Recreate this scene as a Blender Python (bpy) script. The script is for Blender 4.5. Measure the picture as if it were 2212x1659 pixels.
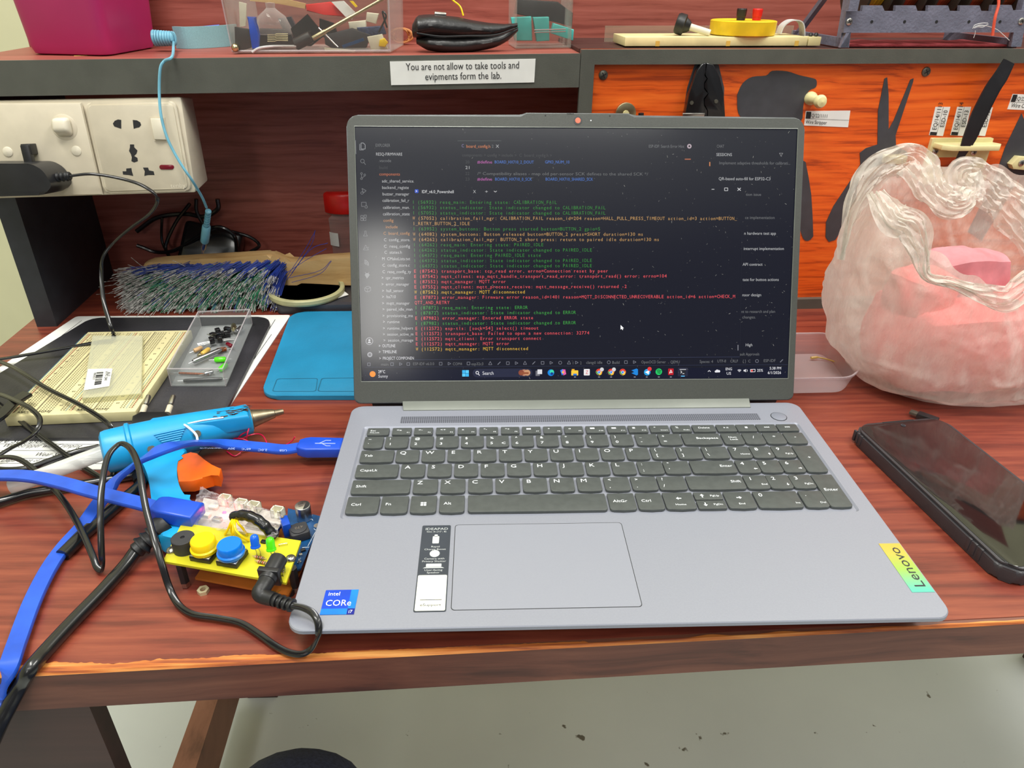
import bpy, bmesh, math, random
from mathutils import Vector, Matrix, noise
random.seed(7)
PI = math.pi
C = bpy.context.scene.collection
for o in list(bpy.data.objects): bpy.data.objects.remove(o)

# ------------------------------------------------------------------ camera
cam_d = bpy.data.cameras.new('camera'); cam = bpy.data.objects.new('camera', cam_d); C.objects.link(cam)
CAM = Vector((-0.073885, -0.27025, 0.318741))
CR = (Matrix.Rotation(math.radians(-2.0427), 3, 'Z') @ Matrix.Rotation(math.radians(-0.6597), 3, 'Y')
      @ Matrix.Rotation(math.radians(60.6065), 3, 'X'))
cam.matrix_world = Matrix.Translation(CAM) @ CR.to_4x4()
cam_d.sensor_width = 36; cam_d.lens = 25.42; cam_d.clip_start = 0.01; cam_d.clip_end = 50
bpy.context.scene.camera = cam
FPX = 25.42 / 36 * 2212

# ------------------------------------------------------------------ light
w = bpy.data.worlds.new('room_light'); bpy.context.scene.world = w; w.use_nodes = True
bg = w.node_tree.nodes['Background']; bg.inputs[1].default_value = 1.0
_t = w.node_tree.nodes.new('ShaderNodeTexCoord'); _s = w.node_tree.nodes.new('ShaderNodeSeparateXYZ'); _r = w.node_tree.nodes.new('ShaderNodeValToRGB')
w.node_tree.links.new(_t.outputs['Generated'], _s.inputs[0]); w.node_tree.links.new(_s.outputs[2], _r.inputs[0]); w.node_tree.links.new(_r.outputs[0], bg.inputs[0])
_e = _r.color_ramp.elements; _e[0].position = 0.0; _e[0].color = (.10, .10, .105, 1); _e[1].position = .60; _e[1].color = (.80, .82, .76, 1)
_x = _e.new(.44); _x.color = (.13, .13, .14, 1)
def area(name, loc, size, power, target, col=(1, .98, .92)):
    l = bpy.data.lights.new(name, 'AREA'); l.shape = 'RECTANGLE'; l.size, l.size_y = size; l.energy = power; l.color = col
    o = bpy.data.objects.new(name, l); C.objects.link(o); o.location = loc
    o.rotation_euler = (Vector(target) - Vector(loc)).to_track_quat('-Z', 'Y').to_euler()
area('ceiling_tube_light', (-0.5, -0.1, 1.9), (1.3, 0.25), 24, (-0.2, 0.25, 0))
area('ceiling_tube_light', (1.2, 0.1, 1.9), (1.3, 0.25), 22, (0.3, 0.3, 0))
area('ceiling_tube_light', (-0.1, -1.6, 1.9), (1.6, 0.3), 9, (0, 0.3, 0.1))
area('window_light', (-.70, -3.2, 1.62), (.30, .75), 7, (-.15, .27, .13))
vs = bpy.context.scene.view_settings
vs.view_transform = 'Standard'; vs.look = 'None'; vs.gamma = 1; vs.exposure = 0.35; vs.use_curve_mapping = False
bpy.context.scene.display_settings.display_device = 'sRGB'

# ------------------------------------------------------------------ helpers
def ray(px, py):
    return CR @ Vector(((px - 1106) / FPX, -(py - 829.5) / FPX, -1))
def onp(px, py, P, n):                      # where the sight line of a photo pixel meets a real plane
    d = ray(px, py); return CAM + d * ((P - CAM).dot(n) / d.dot(n))
def G(px, py, z=0.0): return onp(px, py, Vector((0, 0, z)), Vector((0, 0, 1)))
YAW = math.radians(2.745)
SU = Vector((math.cos(YAW), math.sin(YAW), 0)); SN = Vector((-math.sin(YAW), math.cos(YAW), 0)); SP = Vector((-0.523, 0.422, 0))
def S(s, d, z): return SP + SU * s + SN * d + Vector((0, 0, z))
def F(px, py, d=0.0): return onp(px, py, SP + SN * d, SN)       # on a plane parallel to the shelf front
def Fs(px, py, d=0.0):
    p = F(px, py, d); return (p - SP).dot(SU), p.z
def shz(s): return 0.2500 + 0.0155 * s                            # shelf top is not quite level
LT = math.radians(23.0); LO = Vector((0, 0.2365, 0.0381)); LU = Vector((1, 0, 0)); LV = Vector((0, math.sin(LT), math.cos(LT))); LN = Vector((0, -math.cos(LT), math.sin(LT)))
def L(u, v, w=0.0): return LO + LU * u + LV * v + LN * w
def Luv(px, py):
    p = onp(px, py, LO, LN) - LO; return p.dot(LU), p.dot(LV)

def lin(c):
    return tuple(((x / 255) / 12.92 if x / 255 <= .04045 else ((x / 255 + .055) / 1.055) ** 2.4) for x in c)
MATS = {}
def mat(name, col, rough=.5, metal=0, var=.08, scale=60, bump=0, bscale=300, emit=0, coat=0, alpha=None, stretch=None, col2=None, ior=None):
    if name in MATS: return MATS[name]
    m = bpy.data.materials.new(name); m.use_nodes = True; nt = m.node_tree; N = nt.nodes; K = nt.links
    b = N['Principled BSDF']; a = lin(col)
    tc = N.new('ShaderNodeTexCoord'); mp = N.new('ShaderNodeMapping'); K.new(tc.outputs['Object'], mp.inputs[0])
    if stretch: mp.inputs['Scale'].default_value = stretch
    nz = N.new('ShaderNodeTexNoise'); nz.inputs['Scale'].default_value = scale; nz.inputs['Detail'].default_value = 4; K.new(mp.outputs[0], nz.inputs[0])
    r = N.new('ShaderNodeValToRGB'); K.new(nz.outputs[0], r.inputs[0])
    c2 = lin(col2) if col2 else tuple(x * (1 - var * 2) for x in a)
    r.color_ramp.elements[0].position = .35; r.color_ramp.elements[1].position = .65
    r.color_ramp.elements[0].color = (*c2, 1); r.color_ramp.elements[1].color = (*[min(1, x * (1 + var)) for x in a], 1)
    K.new(r.outputs[0], b.inputs['Base Color'])
    b.inputs['Roughness'].default_value = rough; b.inputs['Metallic'].default_value = metal
    if ior: b.inputs['IOR'].default_value = ior
    if coat: b.inputs['Coat Weight'].default_value = coat; b.inputs['Coat Roughness'].default_value = .08
    if emit: K.new(r.outputs[0], b.inputs['Emission Color']); b.inputs['Emission Strength'].default_value = emit
    if alpha is not None: b.inputs['Alpha'].default_value = alpha
    if bump:
        n2 = N.new('ShaderNodeTexNoise'); n2.inputs['Scale'].default_value = bscale; K.new(mp.outputs[0], n2.inputs[0])
        bp = N.new('ShaderNodeBump'); bp.inputs['Strength'].default_value = bump; bp.inputs['Distance'].default_value = .002
        K.new(n2.outputs[0], bp.inputs['Height']); K.new(bp.outputs[0], b.inputs['Normal'])
    MATS[name] = m; return m
def wood(name, c1, c2, c3, rough, sx=3, sy=60, scale=1.0, coat=0, rot=0, wear=0, wave=6, bump=.1, wv=2.2):
    m = bpy.data.materials.new(name); m.use_nodes = True; nt = m.node_tree; N = nt.nodes; K = nt.links; b = N['Principled BSDF']
    tc = N.new('ShaderNodeTexCoord'); mp = N.new('ShaderNodeMapping'); K.new(tc.outputs['Object'], mp.inputs[0])
    mp.inputs['Scale'].default_value = (sx * scale, sy * scale, sy * scale); mp.inputs['Rotation'].default_value = (0, 0, rot)
    wp = N.new('ShaderNodeTexNoise'); wp.inputs['Scale'].default_value = wave; wp.inputs['Detail'].default_value = 2; K.new(tc.outputs['Object'], wp.inputs[0])
    vm = N.new('ShaderNodeVectorMath'); vm.operation = 'MULTIPLY_ADD'; vm.inputs[1].default_value = (0, wv, wv)
    K.new(wp.outputs[0], vm.inputs[0]); K.new(mp.outputs[0], vm.inputs[2])
    n1 = N.new('ShaderNodeTexNoise'); n1.inputs['Scale'].default_value = 1; n1.inputs['Detail'].default_value = 7; n1.inputs['Roughness'].default_value = .62
    K.new(vm.outputs[0], n1.inputs[0])
    r = N.new('ShaderNodeValToRGB'); K.new(n1.outputs[0], r.inputs[0]); e = r.color_ramp.elements
    e[0].position = .36; e[0].color = (*lin(c1), 1); e[1].position = .66; e[1].color = (*lin(c3), 1)
    x = e.new(.47); x.color = (*lin(c2), 1)
    out = r.outputs[0]
    if wear:                                # pale scratches and scuffs of their own shape
        sc = N.new('ShaderNodeTexNoise'); sc.inputs['Scale'].default_value = 55; sc.inputs['Detail'].default_value = 8; sc.inputs['Roughness'].default_value = .8
        K.new(tc.outputs['Object'], sc.inputs[0]); rr = N.new('ShaderNodeValToRGB'); K.new(sc.outputs[0], rr.inputs[0])
        rr.color_ramp.elements[0].position = .68; rr.color_ramp.elements[1].position = .76
        mu = N.new('ShaderNodeMath'); mu.operation = 'MULTIPLY'; mu.inputs[1].default_value = wear; K.new(rr.outputs[0], mu.inputs[0])
        mx = N.new('ShaderNodeMix'); mx.data_type = 'RGBA'; K.new(mu.outputs[0], mx.inputs[0]); K.new(out, mx.inputs[6]); mx.inputs[7].default_value = (*lin((196, 124, 88)), 1)
        out = mx.outputs[2]
    K.new(out, b.inputs['Base Color']); b.inputs['Roughness'].default_value = rough
    if coat: b.inputs['Coat Weight'].default_value = coat; b.inputs['Coat Roughness'].default_value = .25
    bp = N.new('ShaderNodeBump'); bp.inputs['Strength'].default_value = bump; bp.inputs['Distance'].default_value = .001
    K.new(n1.outputs[0], bp.inputs['Height']); K.new(bp.outputs[0], b.inputs['Normal'])
    MATS[name] = m; return m
def clear(name, col=(235, 238, 235), fac=.16, rough=.08, bump=0, bscale=60, transl=0):
    m = bpy.data.materials.new(name); m.use_nodes = True; nt = m.node_tree; N = nt.nodes; K = nt.links; b = N['Principled BSDF']
    b.inputs['Base Color'].default_value = (*lin(col), 1); b.inputs['Roughness'].default_value = rough
    tr = N.new('ShaderNodeBsdfTransparent'); tr.inputs[0].default_value = (*[x ** .3 for x in lin(col)], 1)
    mx = N.new('ShaderNodeMixShader'); lw = N.new('ShaderNodeLayerWeight'); lw.inputs[0].default_value = .35
    nz = N.new('ShaderNodeTexNoise'); nz.inputs['Scale'].default_value = bscale; tc = N.new('ShaderNodeTexCoord'); K.new(tc.outputs['Object'], nz.inputs[0])
    a = N.new('ShaderNodeMath'); a.operation = 'MULTIPLY_ADD'; K.new(lw.outputs['Facing'], a.inputs[0]); a.inputs[1].default_value = .45; a.inputs[2].default_value = fac; a.use_clamp = True
    K.new(a.outputs[0], mx.inputs[0]); K.new(tr.outputs[0], mx.inputs[1])
    src = b.outputs[0]
    if transl:
        t2 = N.new('ShaderNodeBsdfTranslucent'); t2.inputs[0].default_value = (*lin(col), 1); m2 = N.new('ShaderNodeMixShader'); m2.inputs[0].default_value = transl
        K.new(b.outputs[0], m2.inputs[1]); K.new(t2.outputs[0], m2.inputs[2]); src = m2.outputs[0]
    K.new(src, mx.inputs[2]); K.new(mx.outputs[0], N['Material Output'].inputs[0])
    if bump:
        bp = N.new('ShaderNodeBump'); bp.inputs['Strength'].default_value = bump; bp.inputs['Distance'].default_value = .004
        K.new(nz.outputs[0], bp.inputs['Height']); K.new(bp.outputs[0], b.inputs['Normal']); K.new(bp.outputs[0], lw.inputs['Normal'])
    MATS[name] = m; return m

def cr(P, n=8):                               # Catmull-Rom through control points
    P = [Vector(p) for p in P]; out = []
    Q = [P[0] * 2 - P[1]] + P + [P[-1] * 2 - P[-2]]
    for i in range(1, len(Q) - 2):
        a, b, c, d = Q[i - 1:i + 3]
        for k in range(n):
            t = k / n
            out.append(.5 * ((2 * b) + (c - a) * t + (2 * a - 5 * b + 4 * c - d) * t * t + (3 * b - a - 3 * c + d) * t ** 3))
    out.append(P[-1]); return out
def rrect(x0, x1, y0, y1, r, k=5):
    o = []
    for cx, cy, a in ((x1 - r, y1 - r, 0), (x0 + r, y1 - r, 90), (x0 + r, y0 + r, 180), (x1 - r, y0 + r, 270)):
        for i in range(k + 1):
            t = math.radians(a + 90 * i / k); o.append((cx + r * math.cos(t), cy + r * math.sin(t)))
    return o
def frame(P, X, Y, Z=None):                   # matrix with origin P and given axes
    X = Vector(X).normalized(); Y = Vector(Y); Z = X.cross(Y).normalized() if Z is None else Vector(Z).normalized(); Y = Z.cross(X).normalized()
    return Matrix(((X.x, Y.x, Z.x, P[0]), (X.y, Y.y, Z.y, P[1]), (X.z, Y.z, Z.z, P[2]), (0, 0, 0, 1)))
def along(A, B, up=(0, 0, 1)):                # z axis from A to B
    A = Vector(A); Z = (Vector(B) - A).normalized(); U = Vector(up)
    if abs(Z.dot(U.normalized())) > .98: U = Vector((0, 1, 0))
    X = U.cross(Z).normalized(); Y = Z.cross(X)
    return Matrix(((X.x, Y.x, Z.x, A.x), (X.y, Y.y, Z.y, A.y), (X.z, Y.z, Z.z, A.z), (0, 0, 0, 1)))
class MB:
    def __init__(s, M=None): s.v = []; s.f = []; s.mi = []; s.sm = []; s.M = M or Matrix.Identity(4); s.m = 0
    def add(s, V, Fc, smooth=False):
        k = len(s.v); s.v += [s.M @ Vector(v) for v in V]
        for f in Fc: s.f.append([i + k for i in f]); s.mi.append(s.m); s.sm.append(smooth)
        return s
    def bm(s, bm, smooth=False):
        bm.verts.index_update(); s.add([v.co.copy() for v in bm.verts], [[v.index for v in f.verts] for f in bm.faces], smooth); bm.free(); return s
    def box(s, x0, x1, y0, y1, z0, z1, bev=0, seg=2):
        V = [(x, y, z) for z in (z0, z1) for y in (y0, y1) for x in (x0, x1)]
        return s.hex([V[i] for i in (0, 1, 3, 2, 4, 5, 7, 6)], bev, seg)
    def hex(s, V, bev=0, seg=2):               # bottom loop of four, then top loop of four
        Fc = [(3, 2, 1, 0), (4, 5, 6, 7), (0, 1, 5, 4), (1, 2, 6, 5), (2, 3, 7, 6), (3, 0, 4, 7)]
        if not bev: return s.add(V, Fc)
        b = bmesh.new(); vv = [b.verts.new(v) for v in V]
        for f in Fc: b.faces.new([vv[i] for i in f])
        bmesh.ops.bevel(b, geom=b.edges[:], offset=bev, segments=seg, affect='EDGES', profile=.5, clamp_overlap=True); return s.bm(b, True)
    def prism(s, poly, z0, z1, bev=0, seg=2, top=None):
        poly = [Vector((p[0], p[1])) for p in poly]
        ar = sum(poly[i - 1].x * poly[i].y - poly[i].x * poly[i - 1].y for i in range(len(poly)))
        if ar < 0: poly.reverse()
        n = len(poly); t = poly if top is None else [Vector((p[0], p[1])) for p in top]
        if top is not None and ar < 0: t.reverse()
        V = [(p.x, p.y, z0) for p in poly] + [(p.x, p.y, z1) for p in t]
        Fc = [list(range(n))[::-1], list(range(n, 2 * n))] + [(i, (i + 1) % n, (i + 1) % n + n, i + n) for i in range(n)]
        if not bev: return s.add(V, Fc)
        b = bmesh.new(); vv = [b.verts.new(v) for v in V]
        for f in Fc: b.faces.new([vv[i] for i in f])
        E = [e for e in b.edges if abs(e.verts[0].co.z - e.verts[1].co.z) < 1e-7]
        bmesh.ops.bevel(b, geom=E, offset=bev, segments=seg, affect='EDGES', profile=.5, clamp_overlap=True); return s.bm(b, True)
    def lathe(s, prof, n=24, smooth=True, sy=1.0):
        V = [(r * math.cos(2 * PI * i / n), r * math.sin(2 * PI * i / n) * sy, z) for r, z in prof for i in range(n)]
        Fc = [(j * n + i, j * n + (i + 1) % n, (j + 1) * n + (i + 1) % n, (j + 1) * n + i) for j in range(len(prof) - 1) for i in range(n)]
        if prof[0][0] > 1e-6: Fc.append(list(range(n))[::-1])
        if prof[-1][0] > 1e-6: Fc.append(list(range((len(prof) - 1) * n, len(prof) * n)))
        return s.add(V, Fc, smooth)
    def cyl(s, r, z0, z1, n=24, bev=0, r2=None):
        r2 = r if r2 is None else r2
        if bev: return s.lathe([(r - bev, z0), (r, z0 + bev), (r2, z1 - bev), (r2 - bev * .3, z1 - bev * .3), (r2 - bev, z1)], n)
        return s.lathe([(r, z0), (r, z0), (r2, z1), (r2, z1)], n, False)
    def tube(s, P, r, n=8, prof=None, up=None, smooth=True, caps=True):
        P = [Vector(p) for p in P]; k = len(P); V = []; nrm = None
        for i in range(k):
            T = (P[min(i + 1, k - 1)] - P[max(i - 1, 0)])
            T = T.normalized() if T.length > 1e-9 else Vector((1, 0, 0))
            if up is not None:
                u = Vector(up(i / (k - 1)) if callable(up) else up); A = T.cross(u)
                A = A.normalized() if A.length > 1e-4 else (nrm or Vector((1, 0, 0))); nrm = A
            else:
                if nrm is None:
                    nrm = T.orthogonal().normalized()
                nrm = (nrm - T * nrm.dot(T)); nrm = nrm.normalized() if nrm.length > 1e-6 else T.orthogonal().normalized(); A = nrm
            B = A.cross(T).normalized()
            rr = r[i] if isinstance(r, (list, tuple)) else (r(i / (k - 1)) if callable(r) else r)
            for q in (prof or [(math.cos(2 * PI * j / n), math.sin(2 * PI * j / n)) for j in range(n)]):
                V.append(P[i] + A * q[0] * rr + B * q[1] * rr)
        n = len(prof) if prof else n
        Fc = [(j * n + i, j * n + (i + 1) % n, (j + 1) * n + (i + 1) % n, (j + 1) * n + i) for j in range(k - 1) for i in range(n)]
        if caps: Fc += [list(range(n))[::-1], list(range((k - 1) * n, k * n))]
        return s.add(V, Fc, smooth)
    def ball(s, c, r, n=14, sc=(1, 1, 1)):
        b = bmesh.new(); bmesh.ops.create_uvsphere(b, u_segments=n, v_segments=max(6, n // 2 + 2), radius=r)
        for v in b.verts: v.co = Vector((v.co.x * sc[0], v.co.y * sc[1], v.co.z * sc[2])) + Vector(c)
        return s.bm(b, True)
    def text(s, txt, P, X, Y, size, lift=0.0, cw=None, wx=1.0, center=False, right=False):
        X = Vector(X).normalized(); Y = Vector(Y).normalized(); Nn = X.cross(Y); P = Vector(P) + Nn * lift
        if cw is not None:
            for i, ch in enumerate(txt):
                if ch == ' ': continue
                V, Fc, x0, x1 = glyph(ch); wd = (x1 - x0) * size; k = min(1.0, cw * .82 / wd) if wd > 0 else 1
                k = max(k, .5); off = cw * i + cw * .5 - wd * k * .5
                s.add([P + X * (off + (v[0] - x0) * size * k) + Y * v[1] * size for v in V], Fc)
            return s
        V, Fc, x0, x1 = glyph(txt); off = -(x1) * size * wx * (.5 if center else (1 if right else 0))
        return s.add([P + X * (v[0] * size * wx + off) + Y * v[1] * size for v in V], Fc)
    def build(s, name, mats, parent=None, label=None, kind=None, root=None):
        me = bpy.data.meshes.new(name); r = root
        p = parent
        while p is not None and p.parent is not None: p = p.parent
        off = p.location if p is not None else Vector((0, 0, 0))
        me.from_pydata([v - off for v in s.v], [], s.f)
        mats = mats if isinstance(mats, (list, tuple)) else [mats]
        for m in mats: me.materials.append(MATS[m] if isinstance(m, str) else m)
        me.polygons.foreach_set('material_index', s.mi); me.polygons.foreach_set('use_smooth', s.sm); me.update()
        o = bpy.data.objects.new(name, me); C.objects.link(o)
        if any(s.sm):
            try: me.set_sharp_from_angle(angle=math.radians(40))
            except Exception: pass
        if parent is not None: o.parent = parent
        if label: o['label'] = label
        if kind: o['kind'] = kind
        return o
GL = {}
def glyph(t):
    if t in GL: return GL[t]
    c = bpy.data.curves.new('t', 'FONT'); c.body = t; c.size = 1; c.resolution_u = 2; o = bpy.data.objects.new('t', c); C.objects.link(o)
    me = bpy.data.meshes.new_from_object(o); V = [tuple(v.co) for v in me.vertices]; Fc = [tuple(p.vertices) for p in me.polygons]
    xs = [v[0] for v in V] or [0, .3]; GL[t] = (V, Fc, min(xs), max(xs))
    bpy.data.objects.remove(o); bpy.data.curves.remove(c); bpy.data.meshes.remove(me); return GL[t]
def thing(name, label, cat, loc=(0, 0, 0), group=None):
    o = bpy.data.objects.new(name, None); C.objects.link(o); o.location = loc; o.empty_display_size = .01
    o['label'] = label; o['category'] = cat
    if group: o['group'] = group
    bpy.context.view_layer.update(); return o
def tag(o, label, cat, group=None, kind=None):
    o['label'] = label; o['category'] = cat
    if group: o['group'] = group
    if kind: o['kind'] = kind
    # origin at the base of the thing
    me = o.data; c = sum((v.co for v in me.vertices), Vector()) / len(me.vertices); c.z = min(v.co.z for v in me.vertices)
    me.transform(Matrix.Translation(-c)); o.location = o.location + c
    return o
def struct(name, mb, m):
    o = mb.build(name, m); o['kind'] = 'structure'; return o
def copy_tree(o, parent=None):
    c = o.copy(); C.objects.link(c); c.parent = parent
    for ch in list(o.children): copy_tree(ch, c)
    return c
TWIN = [(math.cos(a) * .62 + (.62 if math.cos(a) > 0 else -.62) * 1.0, math.sin(a) * .62) for a in [i * PI / 5 - PI / 2 + .001 for i in range(10)]]
TWIN = [(.5 + .6 * math.cos(a), .6 * math.sin(a)) for a in [(-70 + 35 * i) * PI / 180 for i in range(5)]] + [(0, .32)] + \
       [(-.5 + .6 * math.cos(a), .6 * math.sin(a)) for a in [(110 + 35 * i) * PI / 180 for i in range(5)]] + [(0, -.32)]
FLAT = [(1, .12), (.93, .3), (-.93, .3), (-1, .12), (-1, -.12), (-.93, -.3), (.93, -.3), (1, -.12)]
# ------------------------------------------------------------------ materials
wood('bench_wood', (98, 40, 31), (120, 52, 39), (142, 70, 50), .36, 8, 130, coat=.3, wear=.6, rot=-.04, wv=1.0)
wood('bench_edge', (70, 36, 26), (98, 54, 40), (122, 74, 56), .5, 3, 70, wear=.2)
wood('worn_edge', (132, 62, 34), (186, 104, 44), (222, 156, 84), .55, 9, 240, wv=1)
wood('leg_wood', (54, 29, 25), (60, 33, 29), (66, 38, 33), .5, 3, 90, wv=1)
wood('rail_wood', (110, 70, 52), (140, 92, 70), (155, 105, 82), .5, 30, 8, wave=8)
wood('back_wood', (128, 62, 52), (150, 78, 66), (166, 92, 80), .45, 5, 190, wv=1.6)
wood('board_wood', (168, 62, 14), (224, 90, 20), (242, 112, 34), .42, 3.5, 190, wave=9, coat=.1, wv=2.0)
wood('brush_wood', (170, 130, 80), (196, 158, 104), (212, 178, 126), .55, 6, 60)
mat('black_laminate', (86, 87, 80), .42, var=.05, scale=40, bump=.12, bscale=1500)
mat('black_side', (44, 46, 52), .5, var=.1)
mat('silhouette_vinyl', (66, 67, 72), .45)
mat('wall_paint', (206, 204, 168), .8, var=.03, scale=6)
mat('black_screw', (104, 102, 92), .4, .6)
mat('steel', (190, 186, 178), .28, 1, scale=120)
mat('brass_steel', (200, 190, 150), .3, 1)
mat('paper', (232, 232, 228), .6, var=.02)
mat('ink', (28, 28, 30), .6, var=0)
mat('black_plastic', (32, 32, 35), .38, var=.12)
mat('black_gloss', (24, 24, 26), .2, coat=.4)
mat('black_rubber', (26, 26, 28), .45, bump=.1)
mat('cable_black', (22, 22, 24), .25, coat=.3)
mat('white_plastic', (206, 196, 174), .35, var=.03)
mat('white_switch', (218, 210, 190), .28, var=.02)
mat('neon_red', (110, 16, 34), .2)
mat('magenta_plastic', (180, 40, 104), .4, var=.05, scale=8)
mat('blue_strap', (140, 190, 198), .7, var=.06, scale=1500, bump=.3, bscale=2500)
mat('blue_cord', (118, 182, 205), .35)
mat('resin_cream', (222, 212, 158), .42, var=.05)
mat('yellow_plastic', (226, 190, 30), .35)
mat('red_plastic', (214, 30, 24), .35)
mat('rack_grey', (112, 113, 130), .5, bump=.25, bscale=400)
mat('rack_dark', (72, 72, 76), .5)
mat('nut_metal', (206, 196, 158), .35, .4)
mat('copper', (170, 98, 60), .35, .6, stretch=(400, 1, 1), scale=2, col2=(110, 58, 34))
mat('yellow_wire', (214, 190, 40), .4, stretch=(300, 1, 1), scale=2, col2=(120, 100, 20))
mat('spool_flange', (52, 46, 40), .4)
mat('orange_wire', (232, 92, 66), .4)
mat('white_wire', (205, 205, 205), .4)
mat('red_card', (170, 66, 72), .7, bump=.4)
mat('leather', (30, 29, 30), .38, bump=.3, bscale=160, coat=.1)
mat('tan_wire', (200, 130, 72), .5)
mat('teal_plastic', (74, 188, 182), .4)
mat('mat_blue', (30, 132, 176), .5, var=.06, scale=20, bump=.1, bscale=500)
mat('mat_blue_groove', (26, 100, 132), .6)
mat('mat_black', (50, 49, 54), .42, var=.25, scale=14, bump=.12, bscale=500)
mat('breadboard', (216, 206, 158), .45, var=.03)
mat('line_red', (214, 104, 84), .6, var=0); mat('line_blue', (96, 150, 170), .6, var=0); mat('hole', (120, 112, 84), .8, var=0)
mat('gun_blue', (26, 158, 218), .36, var=.07, scale=25)
mat('gun_dirt', (70, 50, 46), .8); mat('trigger_orange', (246, 104, 16), .38)
mat('nozzle', (150, 138, 116), .38, .9, scale=200)
clear('glue_clear', (226, 226, 222), .5, .2)
mat('glue_drip', (224, 226, 226), .15)
mat('usb_blue', (28, 78, 200), .34, var=.05); mat('usb_ink', (170, 185, 230), .5, var=0); mat('usb_cable', (38, 88, 205), .36)
mat('pcb_yellow', (206, 198, 40), .35, var=.07, scale=30, coat=.2)
mat('pcb_brown', (176, 100, 36), .45); mat('pcb_blue', (10, 70, 120), .4, var=.12, scale=200)
mat('pcb_ink', (130, 100, 20), .6)
mat('btn_yellow', (248, 210, 6), .3, var=.02); mat('btn_blue', (0, 118, 226), .3, var=.02)
mat('solder', (205, 205, 205), .25, 1)
mat('led_blue', (24, 96, 216), .12, emit=.12, var=.1); mat('led_green', (80, 205, 20), .12, emit=.2, var=.1)
mat('led_red', (255, 40, 70), .3, emit=9, var=0)
mat('jst_white', (226, 222, 200), .4); mat('resistor', (196, 160, 118), .5); mat('band_red', (160, 40, 30), .5); mat('band_black', (40, 25, 20), .5)
mat('trimmer_blue', (18, 78, 196), .35); mat('ferrite', (48, 48, 52), .6)
mat('tin_silver', (200, 200, 202), .3, 1)
clear('wrap_clear', (235, 230, 235), .05, .10, bump=1.0, bscale=110)
clear('box_clear', (228, 226, 220), .03, .1, bump=.15)
clear('case_clear', (225, 228, 228), .03, .05)
clear('cover_clear', (226, 226, 205), .10, .15)
clear('tray_clear', (232, 222, 226), .20, .2)
clear('jar_clear', (225, 215, 212), .14, .08)
mat('lap_deck', (150, 153, 166), .42, .3, var=.012, scale=900, bump=.02, bscale=4000)
mat('lap_pad', (152, 155, 168), .45, .3, var=.006, scale=900)
mat('lap_dark', (44, 46, 50), .4)
mat('lap_well', (140, 144, 158), .42, .3, var=.02)
mat('lap_bezel', (72, 74, 70), .42, var=.04, scale=900, bump=.12, bscale=3000)
mat('lap_lid', (104, 107, 108), .35, .5)
mat('hinge_grey', (122, 126, 120), .42, .3, var=.02)
mat('key_cap', (76, 80, 79), .5, var=.05, scale=200, bump=.05, bscale=2000); mat('key_ink', (228, 232, 236), .5, emit=.12, var=0)
mat('shutter', (236, 120, 92), .4); mat('lens_ring', (16, 18, 20), .2)
mat('stk_blue', (8, 66, 196), .25, var=.05, scale=80); mat('stk_blue2', (10, 120, 226), .25); mat('stk_navy', (10, 26, 130), .25); mat('stk_white', (240, 244, 248), .35, var=0)
mat('stk_grey', (56, 62, 72), .3, var=.03); mat('stk_cream', (238, 238, 224), .4, var=.01); mat('stk_silver', (190, 195, 196), .35, var=0)
mat('phone_case', (56, 54, 58), .45, var=.06, bump=.08, bscale=1200); mat('phone_glass', (12, 11, 14), .05, coat=.6, var=0)
mat('denim', (58, 68, 98), .85, var=.2, scale=400, bump=.5, bscale=1500)
mat('bristle_grey', (168, 166, 162), .7, var=.35, scale=250); mat('bristle_green', (16, 110, 70), .5); mat('bristle_blue', (24, 52, 140), .45)
mat('pink_cloth', (250, 120, 122), .6, var=.08, scale=18); mat('tape_cream', (176, 172, 128), .5)
mat('glue_amber', (214, 176, 84), .3)
def dots_mat():
    m = bpy.data.materials.new('grille'); m.use_nodes = True; nt = m.node_tree; N = nt.nodes; K = nt.links; b = N['Principled BSDF']
    tc = N.new('ShaderNodeTexCoord'); v = N.new('ShaderNodeTexVoronoi'); v.inputs['Randomness'].default_value = 0; v.inputs['Scale'].default_value = 620
    K.new(tc.outputs['Object'], v.inputs[0]); r = N.new('ShaderNodeValToRGB'); K.new(v.outputs['Distance'], r.inputs[0])
    r.color_ramp.elements[0].position = .3; r.color_ramp.elements[1].position = .36
    r.color_ramp.elements[0].color = (.02, .02, .025, 1); r.color_ramp.elements[1].color = (*lin((124, 127, 139)), 1)
    K.new(r.outputs[0], b.inputs['Base Color']); b.inputs['Roughness'].default_value = .45; b.inputs['Metallic'].default_value = .3; MATS['grille'] = m
dots_mat()
def rainbow():
    m = bpy.data.materials.new('stk_rainbow'); m.use_nodes = True; nt = m.node_tree; N = nt.nodes; K = nt.links; b = N['Principled BSDF']
    tc = N.new('ShaderNodeTexCoord'); sp = N.new('ShaderNodeSeparateXYZ'); K.new(tc.outputs['Generated'], sp.inputs[0])
    r = N.new('ShaderNodeValToRGB'); K.new(sp.outputs[1], r.inputs[0]); e = r.color_ramp.elements
    e[0].color = (*lin((92, 182, 164)), 1); e[0].position = .05; e[1].color = (*lin((198, 168, 72)), 1); e[1].position = .95
    x = e.new(.45); x.color = (*lin((148, 182, 84)), 1)
    K.new(r.outputs[0], b.inputs['Base Color']); b.inputs['Roughness'].default_value = .3; MATS['stk_rainbow'] = m
rainbow()
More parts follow.
